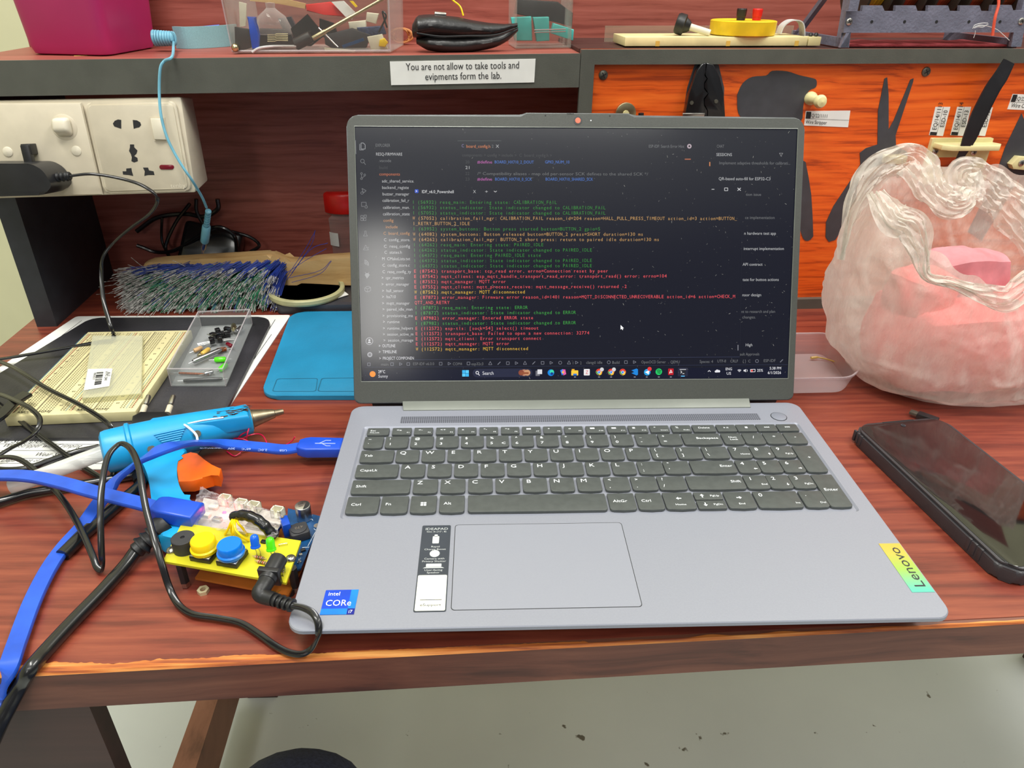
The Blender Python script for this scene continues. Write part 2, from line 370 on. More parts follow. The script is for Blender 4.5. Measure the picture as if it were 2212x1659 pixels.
def floor_mat():
    m = bpy.data.materials.new('floor_paint'); m.use_nodes = True; nt = m.node_tree; N = nt.nodes; K = nt.links; b = N['Principled BSDF']
    tc = N.new('ShaderNodeTexCoord'); n1 = N.new('ShaderNodeTexNoise'); n1.inputs['Scale'].default_value = 5; n1.inputs['Detail'].default_value = 6; K.new(tc.outputs['Object'], n1.inputs[0])
    r = N.new('ShaderNodeValToRGB'); K.new(n1.outputs[0], r.inputs[0]); r.color_ramp.elements[0].color = (*lin((188, 192, 190)), 1); r.color_ramp.elements[1].color = (*lin((206, 210, 206)), 1)
    n2 = N.new('ShaderNodeTexNoise'); n2.inputs['Scale'].default_value = 42; n2.inputs['Detail'].default_value = 3; K.new(tc.outputs['Object'], n2.inputs[0])
    r2 = N.new('ShaderNodeValToRGB'); K.new(n2.outputs[0], r2.inputs[0]); r2.color_ramp.elements[0].position = .25; r2.color_ramp.elements[1].position = .285
    mx = N.new('ShaderNodeMix'); mx.data_type = 'RGBA'; K.new(r2.outputs[0], mx.inputs[0]); mx.inputs[6].default_value = (*lin((96, 90, 80)), 1); K.new(r.outputs[0], mx.inputs[7])
    K.new(mx.outputs[2], b.inputs['Base Color']); b.inputs['Roughness'].default_value = .4; MATS['floor_paint'] = m
floor_mat()

# ------------------------------------------------------------------ the room
FZ = -0.75
struct('floor', MB().box(-3, 3, -3, 1.25, FZ - .05, FZ), 'floor_paint')
mb = MB(); mb.M = frame(S(0, 0, 0), SU, SN); mb.box(-2.2, 3.4, .46, .52, FZ, 1.9); struct('wall_back', mb, 'wall_paint')
struct('wall_left', MB().box(-2.3, -2.2, -3, .9, FZ, 1.9), 'wall_paint')

# ------------------------------------------------------------------ workbench
wb = thing('workbench', 'dark reddish-brown varnished wooden workbench carrying the laptop, front edge worn', 'workbench', (0, .25, FZ))
EA, EB = G(30, 1458), G(2212, 1343); ED = (EB - EA).normalized(); EN = Vector((-ED.y, ED.x, 0))
def E_(t, d, z): return EA + ED * t + EN * d + Vector((0, 0, z))
mb = MB(); TH = .027
mb.hex([E_(-.21, .004, -TH), E_(1.25, .004, -TH), E_(1.25, .66, -TH), E_(-.21, .66, -TH), E_(-.21, .004, 0), E_(1.25, .004, 0), E_(1.25, .66, 0), E_(-.21, .66, 0)])
mb.build('tabletop', 'bench_wood', wb)
mb = MB(); mb.hex([E_(-.21, 0, -.0285), E_(1.25, 0, -.026), E_(1.25, .004, -.026), E_(-.21, .004, -.0285), E_(-.21, 0, -.001), E_(1.25, 0, -.001), E_(1.25, .004, -.0005), E_(-.21, .004, -.0005)])
mb.build('edge_board', 'bench_edge', wb, 'dark wooden edge board facing the front')
# the worn varnish along the front edge: an irregular strip of bare wood
mb = MB(); n = 900; V = []; Fc = []
for i in range(n + 1):
    t = -.21 + 1.3 * i / n
    wd = .0020 + (.0042 * max(0, 1 - abs(t - .02) / .30)) * (.8 + .6 * noise.noise((t * 30, 0, 0)) + .3 * noise.noise((t * 260, 5, 0))) + .0005 * noise.noise((t * 400, 3, 0))
    wd = max(.0008, wd) if t < .30 else max(.0007, .0012 + .002 * noise.noise((t * 50, 1, 0)))
    V += [E_(t, -.0006, -.0012), E_(t, .0004, .0003), E_(t, max(.001, wd), .0003)]
for i in range(n):
    for k in range(2): Fc.append((i * 3 + k, (i + 1) * 3 + k, (i + 1) * 3 + k + 1, i * 3 + k + 1))
mb.add(V, Fc); mb.build('worn_edge_strip', 'worn_edge', wb, 'bare orange wood where the varnish has worn off')
q = G(190, 1520, -.03)
mb = MB(); mb.hex([(-.46, q.y, FZ), (q.x, q.y, FZ), (q.x, q.y + .012, FZ), (-.46, q.y + .012, FZ), (-.46, q.y, -.027), (q.x, q.y, -.027), (q.x, q.y + .012, -.027), (-.46, q.y + .012, -.027)])
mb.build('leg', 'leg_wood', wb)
a = G(425, 1512, -.6); b_ = G(372, 1659, -.6); c_ = G(470, 1512, -.6); d_ = G(423, 1659, -.6)
dl = (a - b_); dl2 = (c_ - d_)
mb = MB(); a2 = a + dl * .8; b2 = b_ - dl * .6; c2 = c_ + dl2 * .8; d2 = d_ - dl2 * .6; dz = Vector((0, 0, -.085))
mb.hex([b2 + dz, d2 + dz, c2 + dz, a2 + dz, b2, d2, c2, a2]); mb.build('stretcher', 'rail_wood', wb, 'lower wooden rail running from front to back')
for x in (-.48, .9):
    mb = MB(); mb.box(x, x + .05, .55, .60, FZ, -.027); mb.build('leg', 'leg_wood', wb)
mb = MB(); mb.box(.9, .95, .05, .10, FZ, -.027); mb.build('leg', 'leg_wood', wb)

# ------------------------------------------------------------------ shelf
sh = thing('bench_shelf', 'black-edged wooden shelf standing on the back of the workbench, with back panel', 'shelf', S(.4, .08, 0))
ms = frame(S(0, 0, 0), SU, SN)
s1 = .5385
mb = MB()
def sbox(mb, s0, s1, d0, d1, zf0, zf1, bev=0):
    mb.hex([S(s0, d0, zf0(s0)), S(s1, d0, zf0(s1)), S(s1, d1, zf0(s1)), S(s0, d1, zf0(s0)), S(s0, d0, zf1(s0)), S(s1, d0, zf1(s1)), S(s1, d1, zf1(s1)), S(s0, d1, zf1(s0))], bev)
sbox(mb, -.012, s1, .0035, .148, lambda s: shz(s) - .018, lambda s: shz(s)); mb.build('shelf_board', 'back_wood', sh)
mb = MB(); sbox(mb, -.012, s1, 0, .0035, lambda s: shz(s) - .0285, lambda s: shz(s) + .0002); mb.build('front_rail', 'black_laminate', sh, 'black laminate front rail')
mb = MB(); sbox(mb, -.010, .0095, 0, .20, lambda s: 0, lambda s: shz(s) - .0285 if True else 0); mb.build('side_panel', 'black_side', sh, 'black upright side panel')
mb = MB(); sbox(mb, -.012, 1.35, .148, .162, lambda s: 0, lambda s: .50); mb.build('back_panel', 'back_wood', sh)
# the notice on the rail
mb = MB(); q = [F(845, 184, -.0008), F(1154, 178, -.0008), F(1157, 127, -.0008), F(842, 133, -.0008)]
bk = [p + SN * .0007 for p in q]; mb.add(q + bk, [(0, 1, 2, 3), (0, 4, 5, 1), (1, 5, 6, 2), (2, 6, 7, 3), (3, 7, 4, 0)])
ns = mb.build('notice_label', 'paper', sh, 'white paper notice taped to the rail')
mb = MB(); X = (q[1] - q[0]).normalized(); Y = Vector((0, 0, 1))
t0 = F(877, 152, -.0012); t1 = F(1121, 149, -.0012); wd = (t1 - t0).length; g = glyph('You are not allow to take tools and'); sz = .0086
mb.text('You are not allow to take tools and', t0, X, Y, sz, wx=wd / (g[3] * sz))
t0 = F(918, 173, -.0012); t1 = F(1083, 171, -.0012); wd = (t1 - t0).length; g = glyph('evipments form the lab.')
mb.text('evipments form the lab.', t0, X, Y, sz, wx=wd / (g[3] * sz)); mb.build('notice_text', 'ink', ns)

# ------------------------------------------------------------------ tool board
tb = thing('tool_board', 'orange-red wood-grain tool board with black frame and black tool silhouettes', 'tool board', S(.8, .0, 0))
B0, B1 = .5390, 1.30
bt = lambda s: .2617 + .0066 * (s - .54)
mb = MB(); sbox(mb, B0 + .002, B1, .006, .014, lambda s: 0.0, lambda s: bt(s) - .0005); mb.build('panel', 'board_wood', tb)
mb = MB()
sbox(mb, B0, B1, .0, .006, lambda s: bt(s) - .0125, lambda s: bt(s))
sbox(mb, B0, .552, .0, .006, lambda s: 0, lambda s: bt(s) - .0125)
sbox(mb, .552, B1, .0, .006, lambda s: 0, lambda s: .0115)
mb.build('frame', 'black_laminate', tb)
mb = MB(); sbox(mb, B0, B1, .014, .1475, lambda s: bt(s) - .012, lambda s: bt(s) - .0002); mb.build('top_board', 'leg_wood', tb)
PD = .006
def outline(px, d=PD, sm=0):
    P = [Fs(x, y, d) for x, y in px]
    if sm:
        Q = cr([(x, y, 0) for x, y in P + [P[0]]], sm); P = [(v.x, v.y) for v in Q[:-1]]
    return P
MF = frame(S(0, 0, 0), SU, Vector((0, 0, 1)))                   # x = s, y = z, z axis points to the viewer
def bprism(px, d, th, mname, name, parent, sm=0, bev=0, label=None):
    mb = MB(MF); mb.prism(outline(px, d, sm), -d, -d + th, bev); return mb.build(name, mname, parent, label)
sil = 'tool_silhouette'
bprism([(1500, 300), (1476, 243), (1484, 190), (1500, 140), (1530, 133), (1552, 140), (1564, 190), (1562, 250), (1545, 300)], PD, .0006, 'silhouette_vinyl', sil, tb, label='black silhouette behind the crimping tool')
bprism([(1592, 205), (1604, 180), (1625, 166), (1655, 163), (1668, 153), (1700, 154), (1725, 162), (1752, 168), (1763, 173), (1762, 188), (1748, 195), (1738, 212), (1734, 235), (1729, 262), (1690, 268), (1620, 262), (1595, 245)], PD, .0006, 'silhouette_vinyl', sil, tb, sm=3, label='black silhouette shaped like the wire stripper head')
bprism([(1740, 350), (1752, 420), (1756, 500), (1755, 512), (1745, 520), (1734, 514), (1726, 480), (1715, 380), (1700, 330)], PD, .0006, 'silhouette_vinyl', sil, tb, sm=2, label='black silhouette of the stripper handle beside the screen')
bprism([(1910, 170), (1916, 167), (1919, 205), (1919, 280), (1930, 260), (1966, 172), (1973, 169), (1972, 176), (1934, 292), (1935, 314), (1958, 327), (1961, 335), (1945, 350), (1912, 372), (1860, 432), (1815, 500), (1804, 518), (1790, 522), (1783, 512), (1784, 480), (1800, 445), (1838, 388), (1858, 355), (1857, 330), (1870, 320), (1895, 312), (1896, 240)], PD, .0006, 'silhouette_vinyl', sil, tb, label='black silhouette of long-nose pliers')
bprism([(2206, 245), (2230, 300), (2240, 420), (2236, 600), (2215, 600), (2205, 420), (2200, 385), (2168, 440), (2120, 520), (2090, 500), (2150, 380), (2170, 320)], PD, .0006, 'silhouette_vinyl', sil, tb, label='black silhouette of wire cutters at the right edge')
def screw(px, py, r, d, parent, m='black_screw', name='screw', label=None):
    c = F(px, py, d); mb = MB(frame(c, SU, Vector((0, 0, 1))))
    mb.lathe([(r, 0), (r * .95, r * .25), (r * .6, r * .45), (0, r * .5)], 16)
    for a in (30, 120):
        q = MB(); M0 = mb.M; mb.M = M0 @ Matrix.Rotation(math.radians(a), 4, 'Z'); mb.m = 1; mb.box(-r * .6, r * .6, -r * .1, r * .1, r * .3, r * .53); mb.M = M0; mb.m = 0
    return mb.build(name, [m, 'ink'], parent, label)
screw(1303, 162, .0044, PD, tb); screw(2000, 155, .0044, PD, tb)
# cream peg
c = F(1750, 212, PD); mb = MB(frame(c, SU, Vector((0, 0, 1))))
mb.lathe([(.0062, 0), (.0062, .003), (.0045, .005), (.004, .018), (.0055, .019), (.0062, .022), (.0045, .0255), (0, .0265)], 18); mb.build('peg', 'resin_cream', tb, 'cream printed hanging peg')
c = F(1925, 341, PD); mb = MB(frame(c, SU, Vector((0, 0, 1)))); mb.box(-.010, .010, -.004, .004, 0, .012, .001); mb.build('peg', 'resin_cream', tb, 'cream printed peg under the pliers silhouette')
def asset(px, lines, rot=False, label=None):
    P = [F(x, y, PD - .0004) for x, y in px]                 # bl, br, tr, tl
    mb = MB(); mb.add(P + [p + SN * .0004 for p in P], [(0, 1, 2, 3), (0, 4, 5, 1), (1, 5, 6, 2), (2, 6, 7, 3), (3, 7, 4, 0)])
    o = mb.build('asset_label', 'paper', tb, label); mb = MB()
    A, X, Y = (P[1], P[2] - P[1], P[0] - P[1]) if rot else (P[0], P[1] - P[0], P[3] - P[0])
    for tx, fx, fy, sz, wx in lines:
        mb.text(tx, A + X * fx + Y * fy, X, Y, Y.length * sz, .0003, wx=wx)
    def q(x0, x1, y0, y1):
        k = [A + X * x + Y * y - SN * .0003 for x, y in ((x0, y0), (x1, y0), (x1, y1), (x0, y1))]; mb.add(k, [(0, 1, 2, 3)])
    q(0.01, .99, .485, .505)
    q(0.01, .12, .51, .97)
    mb.build('asset_label_text', 'ink', o); return o
asset([(1737, 271), (1832, 275), (1837, 239), (1741, 240)], [('EQ/22/1111', .09, .6, .36, .8), ('Wire Stripper', .02, .14, .36, .8)], label='white asset label reading EQ/22/1111 Wire Stripper')
asset([(2007, 292), (2037, 294), (2053, 231), (2021, 231)], [('EQ/14/1113', .19, .6, .42, .85), ('ESD-10', .3, .12, .42, .85)], True, 'white upright asset label reading ESD-10')
asset([(2053, 292), (2083, 294), (2098, 231), (2068, 231)], [('EQ/14/1114', .19, .6, .42, .85), ('ESD-13', .3, .12, .42, .85)], True, 'white upright asset label reading ESD-13')
asset([(2099, 292), (2128, 294), (2145, 232), (2112, 231)], [('EQ/14/1115', .19, .6, .42, .85), ('ESD-15', .3, .12, .42, .85)], True, 'white upright asset label reading ESD-15')
asset([(2176, 236), (2262, 240), (2264, 206), (2188, 203)], [('EQ/22/1112', .1, .6, .36, .8), ('Wire Cutter', .06, .14, .4, .8)], label='white asset label reading Wire Cut')
# tweezer holder (3D printed)
hold = 'tweezer_rack'
mb = MB(MF)
P = outline([(2004, 296), (2130, 298), (2118, 392), (1990, 384)], PD); x0, x1 = min(p[0] for p in P), max(p[0] for p in P); z0, z1 = min(p[1] for p in P), max(p[1] for p in P)
hb, ht = Fs(2060, 360, PD)[1], Fs(2060, 338, PD)[1]; hx0, hx1 = Fs(2013, 350, PD)[0], Fs(2096, 350, PD)[0]
X0, X1 = Fs(1995, 350, PD)[0], Fs(2124, 350, PD)[0]; Z0, Z1 = Fs(2060, 392, PD)[1], Fs(2060, 297, PD)[1]
O = rrect(X0, X1, Z0, Z1, .001, 5); I = rrect(hx0, hx1, hb, ht, (ht - hb) * .48, 5)
n = len(O); T = .004
V = [(x, y, -PD + T) for x, y in O] + [(x, y, -PD + T) for x, y in I] + [(x, y, -PD) for x, y in O] + [(x, y, -PD) for x, y in I]
mb.add(V, [(i, (i + 1) % n, (i + 1) % n + n, i + n) for i in range(n)] + [(i, i + 2 * n, (i + 1) % n + 2 * n, (i + 1) % n) for i in range(n)] + [(i + n, (i + 1) % n + n, (i + 1) % n + 3 * n, i + 3 * n) for i in range(n)])
rk = mb.build(hold, 'resin_cream', tb, 'cream printed tweezer rack screwed to the board')
mb = MB(MF); mb.prism([(X0 + .003, .002), (X1 + .001, .002), (X1 + .004, .012), (X1 - .002, .024), (X0 + .008, .024), (X0 + .003, .014)], 0, .0001)
mb = MB(frame(S(0, 0, 0), SU, SN)); 
mb.prism([(X0 + .002, PD - .001), (X0 + .004, PD - .016), (X0 + .012, PD - .022), (X1 - .004, PD - .022), (X1 + .004, PD - .012), (X1, PD - .001)], Z1 - .009, Z1 - .004, .0007)
mb.build('rack_ledge', 'resin_cream', rk)
mb = MB(frame(S(0, 0, 0), SU, SN)); mb.box(X0, X1, PD - .012, PD - .003, Z0, Z0 + .009, .001); mb.build('rack_ledge', 'resin_cream', rk)
screw(2020, 327, .0032, PD - T, rk, 'steel'); screw(2103, 329, .0032, PD - T, rk, 'steel')
hk = bprism([(2174, 352), (2190, 335), (2225, 338), (2225, 366), (2178, 362)], PD, .008, 'resin_cream', 'peg', tb, bev=.001, label='cream printed bracket at the right edge')
screw(2206, 352, .0033, PD - .008, hk, 'steel')
# crimping tool hanging on the board
ct = thing('crimping_tool', 'black crimping tool with toothed jaws hanging on the orange board', 'pliers', F(1519, 300, PD - .005))
M0 = MF
mb = MB(MF); mb.prism(outline([(1472, 330), (1474, 248), (1484, 200), (1500, 150), (1512, 136), (1519, 134), (1519, 155), (1514, 160), (1522, 168), (1514, 176), (1514, 190), (1525, 200), (1513, 210), (1514, 226), (1523, 236), (1518, 330)], PD - .0012), -PD + .0012, -PD + .009, .0006); mb.build('jaw', 'black_gloss', ct)
mb = MB(MF); mb.prism(outline([(1521, 134), (1536, 138), (1550, 165), (1558, 200), (1561, 248), (1560, 330), (1520, 330), (1526, 236), (1517, 226), (1517, 211), (1528, 200), (1517, 189), (1517, 177), (1526, 168), (1517, 160), (1521, 155)], PD - .0012), -PD + .0012, -PD + .008, .0006); mb.build('jaw', 'black_gloss', ct)
mb = MB(MF); mb.prism(outline([(1474, 244), (1522, 244), (1520, 252), (1474, 252)], PD - .009), -PD + .009, -PD + .0105, .0003); mb.build('plate', 'steel', ct)
for a in ((1494, 222), (1547, 219)):
    mb = MB(frame(F(*a, PD - .009), SU, Vector((0, 0, 1)))); mb.cyl(.0018, -.001, .0006, 12); mb.build('rivet', 'black_screw', ct)
for a, b in (((1490, 330), (1462, 560)), ((1545, 330), (1580, 560))):
    mb = MB(); mb.tube([F(*a, PD - .006), F((a[0] + b[0]) / 2 + (-8 if b[0] < a[0] else 8), 440, PD - .006), F(*b, PD - .006)], .007, 10); mb.build('handle', 'black_rubber', ct)
# round steel part of a second hanging tool, mostly behind the screen
mt = thing('cable_cutter', 'round steel head of a hanging tool just above the laptop lid', 'tool', F(1350, 300, PD - .004))
mb = MB(frame(F(1350, 244, PD - .0012), SU, Vector((0, 0, 1)))); mb.cyl(.0100, 0, .004, 32, .0008); mb.m = 1; mb.cyl(.003, .004, .0055, 12); mb.build('head', ['brass_steel', 'resin_cream'], mt)
mb = MB(); mb.tube([F(1350, 258, PD - .004), F(1352, 400, PD - .004)], .0045, 10); mb.build('shaft', 'black_rubber', mt)
mb = MB(); mb.tube([F(1385, 244, PD - .003), F(1383, 320, PD - .003)], .0026, 8); mb.build('lever', 'black_rubber', mt)
# tweezers standing in the rack
tw = thing('tweezers', 'black bent tweezers leaning diagonally in the cream rack', 'tweezers', F(2060, 385, -.006))
for side in (0, 1):
    mb = MB(); A = [(2178, 132, -.014), (2160, 165, -.016), (2142, 192, -.017), (2115, 245, -.017), (2092, 300, -.016), (2078, 330, -.014), (2062, 358, -.012), (2057, 372, -.010)]
    P = [F(x + side * 3, y + side * 1, d + side * .003) for x, y, d in A]; P = cr(P, 3)
    R = [.0055, .0068, .0072, .0075, .0062, .0036, .0018, .0008]; rr = [R[min(7, i // 3)] * (1 - (i % 3) / 3) + R[min(7, i // 3 + 1)] * ((i % 3) / 3) for i in range(len(P))]
    mb.tube(P, rr, prof=[(1, .12), (-1, .12), (-1, -.12), (1, -.12)], up=SN, smooth=False); mb.build('arm', 'black_plastic', tw)
# ------------------------------------------------------------------ power outlet box under the shelf
TL_, TR_, BR_, BL_ = F(183, 213, .002), F(391, 209, .002), F(420, 417, -.011), F(208, 422, -.011)
WX = (TR_ - TL_).normalized(); WY = (TL_ - BL_).normalized(); WN = WX.cross(WY).normalized(); WY = WN.cross(WX)
def Wp(px, py, lift=0.0): return onp(px, py, TL_ + WN * lift, WN)
MW = frame(TL_, WX, WY)
MWi = MW.inverted()
def Wl(px, py, lift=0.0):
    v = MWi @ Wp(px, py, lift); return (v.x, v.y)
ob = thing('power_outlet', 'white two-gang power outlet box under the left end of the shelf', 'power outlet', S(.12, .03, .13))
xl = -.105; xr = Wl(400, 310)[0]; yb = Wl(300, 420)[1]
mb = MB(MW); xr0 = Wl(391, 209)[0]; xr1 = Wl(423, 417)[0]
mb.hex([(xl, yb, -.036), (xr1 + .002, yb + .008, -.036), (xr1, .0, -.036), (xl, 0, -.036), (xl, yb, 0), (xr1, yb, 0), (xr0, .0, 0), (xl, 0, 0)], .002)
mb.build('mounting_box', 'white_plastic', ob)
P = [Wl(187, 221), Wl(379, 219), Wl(414, 413), Wl(236, 418)]; lo = [Wl(186, 222), Wl(382, 218), Wl(416, 412), Wl(229, 417)]
def inset(P, k):
    c = (sum(p[0] for p in P) / len(P), sum(p[1] for p in P) / len(P)); return [(p[0] + (c[0] - p[0]) * k, p[1] + (c[1] - p[1]) * k) for p in P]
def roundpoly(P, r, k=4):
    out = []; n = len(P)
    for i in range(n):
        a, b, c = Vector(P[i - 1]), Vector(P[i]), Vector(P[(i + 1) % n]); d1 = (a - b); d2 = (c - b); rr = min(r, d1.length * .45, d2.length * .45); d1.normalize(); d2.normalize()
        for j in range(k + 1):
            t = j / k; p0 = b + d1 * rr; p1 = b + d2 * rr; out.append(tuple(p0 * (1 - t) ** 2 + b * 2 * t * (1 - t) + p1 * t * t))
    return out
mb = MB(MW); mb.prism(roundpoly(lo, .006), 0, .0035, .001); mb.prism(roundpoly(inset(lo, .06), .004), .0035, .0048, .0005)
fp = mb.build('faceplate', 'white_plastic', ob, 'universal socket faceplate')
lo2 = [Wl(-100, 224), Wl(180, 222), Wl(226, 420), Wl(-60, 426)]
mb = MB(MW); mb.prism(lo2, 0, .0055, .003); fp2 = mb.build('faceplate', 'white_plastic', ob, 'older socket faceplate with a round switch')
def wpoly(px, z0, z1, m, name, parent, bev=0, label=None, r=0):
    mb = MB(MW); P = [Wl(x, y, z0) for x, y in px]
    if r: P = roundpoly(P, r)
    mb.prism(P, z0, z1, bev); return mb.build(name, m, parent, label)
# D-shaped slots, earth slot, lower slots
wpoly([(262, 259), (262, 278), (256, 276), (247, 273), (244, 267), (248, 261), (255, 258)], .0047, .0050, 'ink', 'socket_slot', fp)
wpoly([(287, 259), (296, 260), (303, 264), (305, 270), (301, 275), (295, 276), (289, 278)], .0047, .0050, 'ink', 'socket_slot', fp)
wpoly([(281, 312), (290, 312), (290, 318), (297, 325), (295, 332), (290, 337), (297, 341), (298, 348), (290, 351), (284, 348), (285, 340), (283, 333), (279, 326), (281, 318)], .0047, .0050, 'ink', 'socket_slot', fp)
wpoly([(265, 370), (273, 370), (273, 364), (284, 363), (285, 370), (288, 380), (278, 378), (266, 377)], .0047, .0050, 'ink', 'socket_slot', fp)
wpoly([(309, 362), (320, 362), (322, 368), (332, 370), (334, 378), (320, 378), (312, 380), (313, 370)], .0047, .0050, 'ink', 'socket_slot', fp)
wpoly([(324, 253), (357, 254), (365, 306), (334, 305)], .0046, .0052, 'white_plastic', 'switch_frame', fp)
wpoly([(327, 256), (353, 256), (361, 302), (335, 301)], .0050, .0078, 'white_switch', 'rocker_switch', fp, .0006)
wpoly([(344, 360), (347, 356), (374, 356), (377, 361), (374, 366), (347, 366)], .0047, .0054, 'neon_red', 'indicator_lamp', fp, .0002, 'dark red neon lamp window', r=.001)
q0 = Wp(370, 408, .0049); mb = MB(); mb.text('tenby', Wp(369, 406, .005), WX, WY, .006, center=False); mb.build('embossed_logo', 'white_switch', fp)
mb = MB(frame(Wp(139, 275, .0055), WX, WY)); mb.lathe([(.0108, -.001), (.0112, 0), (.0104, .0004)], 28); mb.build('switch_frame', 'white_plastic', fp2)
mb = MB(frame(Wp(139, 275, .0055), WX, WY)); mb.hex([(-.007, -.0085, 0), (.0075, -.0085, 0), (.0075, .0085, 0), (-.007, .0085, 0), (-.0075, -.003, .009), (.006, -.003, .009), (.0065, .0075, .0075), (-.007, .0075, .0075)], .003, 3); mb.build('rocker_switch', 'white_switch', fp2, 'rounded rocker switch')
for x, y in ((17, 328), (165, 326)):
    mb = MB(frame(Wp(x, y, .0055), WX, WY)); mb.lathe([(.0044, 0), (.0042, .0006), (.0030, .0011), (0, .0013)], 22); mb.build('screw_cap', 'white_switch', fp2)
# plug-in adapter with its long twin cable to the barrel plug
pa = thing('power_adapter', 'black plug-in power adapter in the left socket with a long thin twin cable', 'power adapter', Wp(60, 400, .02))
mb = MB(MW); P = [Wl(-70, 352, .042), Wl(50, 352, .042), Wl(85, 362, .042), (0, 0), Wl(108, 395, .042), Wl(104, 425, .042), Wl(-70, 425, .042)]; P.pop(3)
P = [Wl(-70, 353, .042), Wl(70, 353, .042), Wl(96, 368, .042), Wl(112, 396, .042), Wl(112, 405, .042), Wl(97, 421, .042), Wl(-70, 426, .042)]
mb.prism(roundpoly(P, .008), .007, .044, .003, 3); mb.build('body', 'black_plastic', pa)
mb = MB(MW); x0, y0 = Wl(66, 318, .008); mb.hex([(x0 - .004, y0 - .006, .004), (x0 + .004, y0 - .006, .004), (x0 + .004, y0 + .003, .004), (x0 - .004, y0 + .003, .004), (x0 - .004, y0 - .006, .016), (x0 + .004, y0 - .006, .016), (x0 + .004, y0 + .003, .016), (x0 - .004, y0 + .003, .016)], .0005)
mb.box(x0 - .0035, x0 + .0035, y0 - .026, y0 + .002, .012, .018, .0005); mb.build('earth_pin', 'black_plastic', pa)
A = Wp(112, 384, .028); B = Wp(152, 380, .030); M = along(A, B); ln = (B - A).length
mb = MB(M); prof = [(.0045, 0)]
for i in range(4): z = ln * (i + .5) / 4.4; prof += [(.0042, z), (.0044, z + .0004), (.0032, z + .0014), (.0032, z + .0022)]
prof += [(.0038, ln * .95), (.003, ln)]; mb.lathe(prof, 14); mb.build('strain_relief', 'black_rubber', pa)
R1 = .0019
P = [Wp(150, 380, .03), Wp(200, 376, .03), F(262, 386, -.035), F(310, 402, -.04), F(340, 428, -.04), F(325, 460, -.035), F(285, 490, -.025), F(250, 520, -.02), F(224, 552, -.025), F(219, 590, -.03), F(224, 650, -.045), G(238, 700, .030), G(246, 726, .0185), G(240, 735, .0165), G(215, 738, .016), G(140, 752, .013), G(60, 766, .010), G(0, 776, .008), G(-60, 784, .004), G(-110, 800, .004), G(-90, 826, .006), G(-40, 775, .014), G(0, 782, .017), G(40, 800, .020), G(100, 838, .021), G(160, 868, .022), G(210, 897, .024), G(238, 920, .024), G(244, 940, .015), G(238, 975, .003), G(215, 1030, .003)]
P2 = [G(-30, 850, .012), G(0, 852, .020), G(40, 868, .026), G(68, 884, .027), G(86, 905, .026), G(80, 930, .022), G(55, 952, .016), G(20, 970, .010), G(-30, 1000, .006), G(-60, 1010, .008), G(-20, 994, .014), G(14, 987, .018), G(45, 994, .018), G(80, 1020, .016), G(120, 1060, .0155), G(150, 1100, .013), G(178, 1150, .010), G(200, 1200, .007), G(210, 1226, .004), G(221, 1230, .004), G(219, 1190, .016), G(217, 1120, .032), G(220, 1050, .044), G(232, 990, .051), G(252, 963, .054), G(268, 959, .055), G(286, 975, .055), G(300, 1010, .052), G(308, 1060, .046), G(318, 1110, .039), G(335, 1170, .030), G(350, 1220, .020), G(366, 1270, .008), G(385, 1305, .003), G(415, 1326, .003), G(470, 1335, .003), G(520, 1346, .003), G(560, 1370, .003), G(590, 1392, .003), G(620, 1408, .003), G(650, 1413, .004), G(674, 1400, .007), G(687, 1372, .016), G(687, 1345, .022), G(676, 1325, .025), G(655, 1313, .0255), G(632, 1308, .0255)]
ps = cr(P + P2, 7)
mb = MB(); mb.tube(ps, R1 * .95, prof=TWIN, up=(0, 0, 1)); cb = mb.build('cable', 'cable_black', pa)
# ------------------------------------------------------------------ laminated sheets, black mat
def sheet(px, z, th, r=0, k=4):
    P = [G(x, y, z) for x, y in px]; P2_ = [(p.x, p.y) for p in P]
    if r: P2_ = roundpoly(P2_, r, k)
    return P2_
lam = MB(); lam.prism(sheet([(165, 684), (628, 681), (404, 1016), (-160, 1012), (-160, 900)], .0006, 0, .004), .0002, .0010)
tag_ = lam.build('laminated_sheet', 'paper'); tag(tag_, 'white laminated notice sheet lying under the black mat', 'paper')
def desk_text(mb, txt, x, y, x2, y2, size, z=.0011, ital=.0, condense=True):
    a, b = G(x, y, z), G(x2, y2, z); X = (b - a); g = glyph(txt); Xn = X.normalized(); Y = Vector((-Xn.y, Xn.x, 0)) + Xn * ital
    V, Fc, _, x1 = g; k = X.length / x1; mb.add([a + Xn * (v[0] * k) + Y * (v[1] * size) for v in V], Fc)
mb = MB()
desk_text(mb, 'Wire Stripper', -30, 956, 92, 957, .0075, ital=.25)
desk_text(mb, 'Wire Stripper with Crimping', 2, 966, 172, 967, .0075, ital=.25)
desk_text(mb, 'Wear Safety Goggles', 72, 985, 200, 986, .0070, ital=.25)
desk_text(mb, 'Department of Computer Engineering', 0, 997, 206, 999, .0060, ital=.25)
for y in (959, 973, 990, 1001):
    a, b = G(-100, y, .0011), G(330, y + 1, .0011); mb.add([a, b, b + Vector((0, .0005, 0)), a + Vector((0, .0005, 0))], [(0, 1, 2, 3)])
for (x0, y0, x1, y1) in ((176, 692, -60, 872), (594, 690, 545, 768), (586, 722, 548, 776)):
    a, b = G(x0, y0, .0011), G(x1, y1, .0011); n_ = Vector((.0006, 0, 0)); mb.add([a, b, b + n_, a + n_], [(0, 1, 2, 3)])
for tx, x, y in (('5', 14, 866), ('4', 40, 843), ('3', 58, 826), ('2', 82, 806)):
    mb.text(tx, G(x, y, .0011), (-.2, -1, 0), (1, -.2, 0), .008)
mb.build('printed_text', 'ink', tag_)
bm_ = MB(); bm_.prism(sheet([(198, 688), (575, 686), (585, 700), (465, 934), (440, 948), (-160, 948), (-160, 905)], .003, 0, .010), .0010, .0040, .0008)
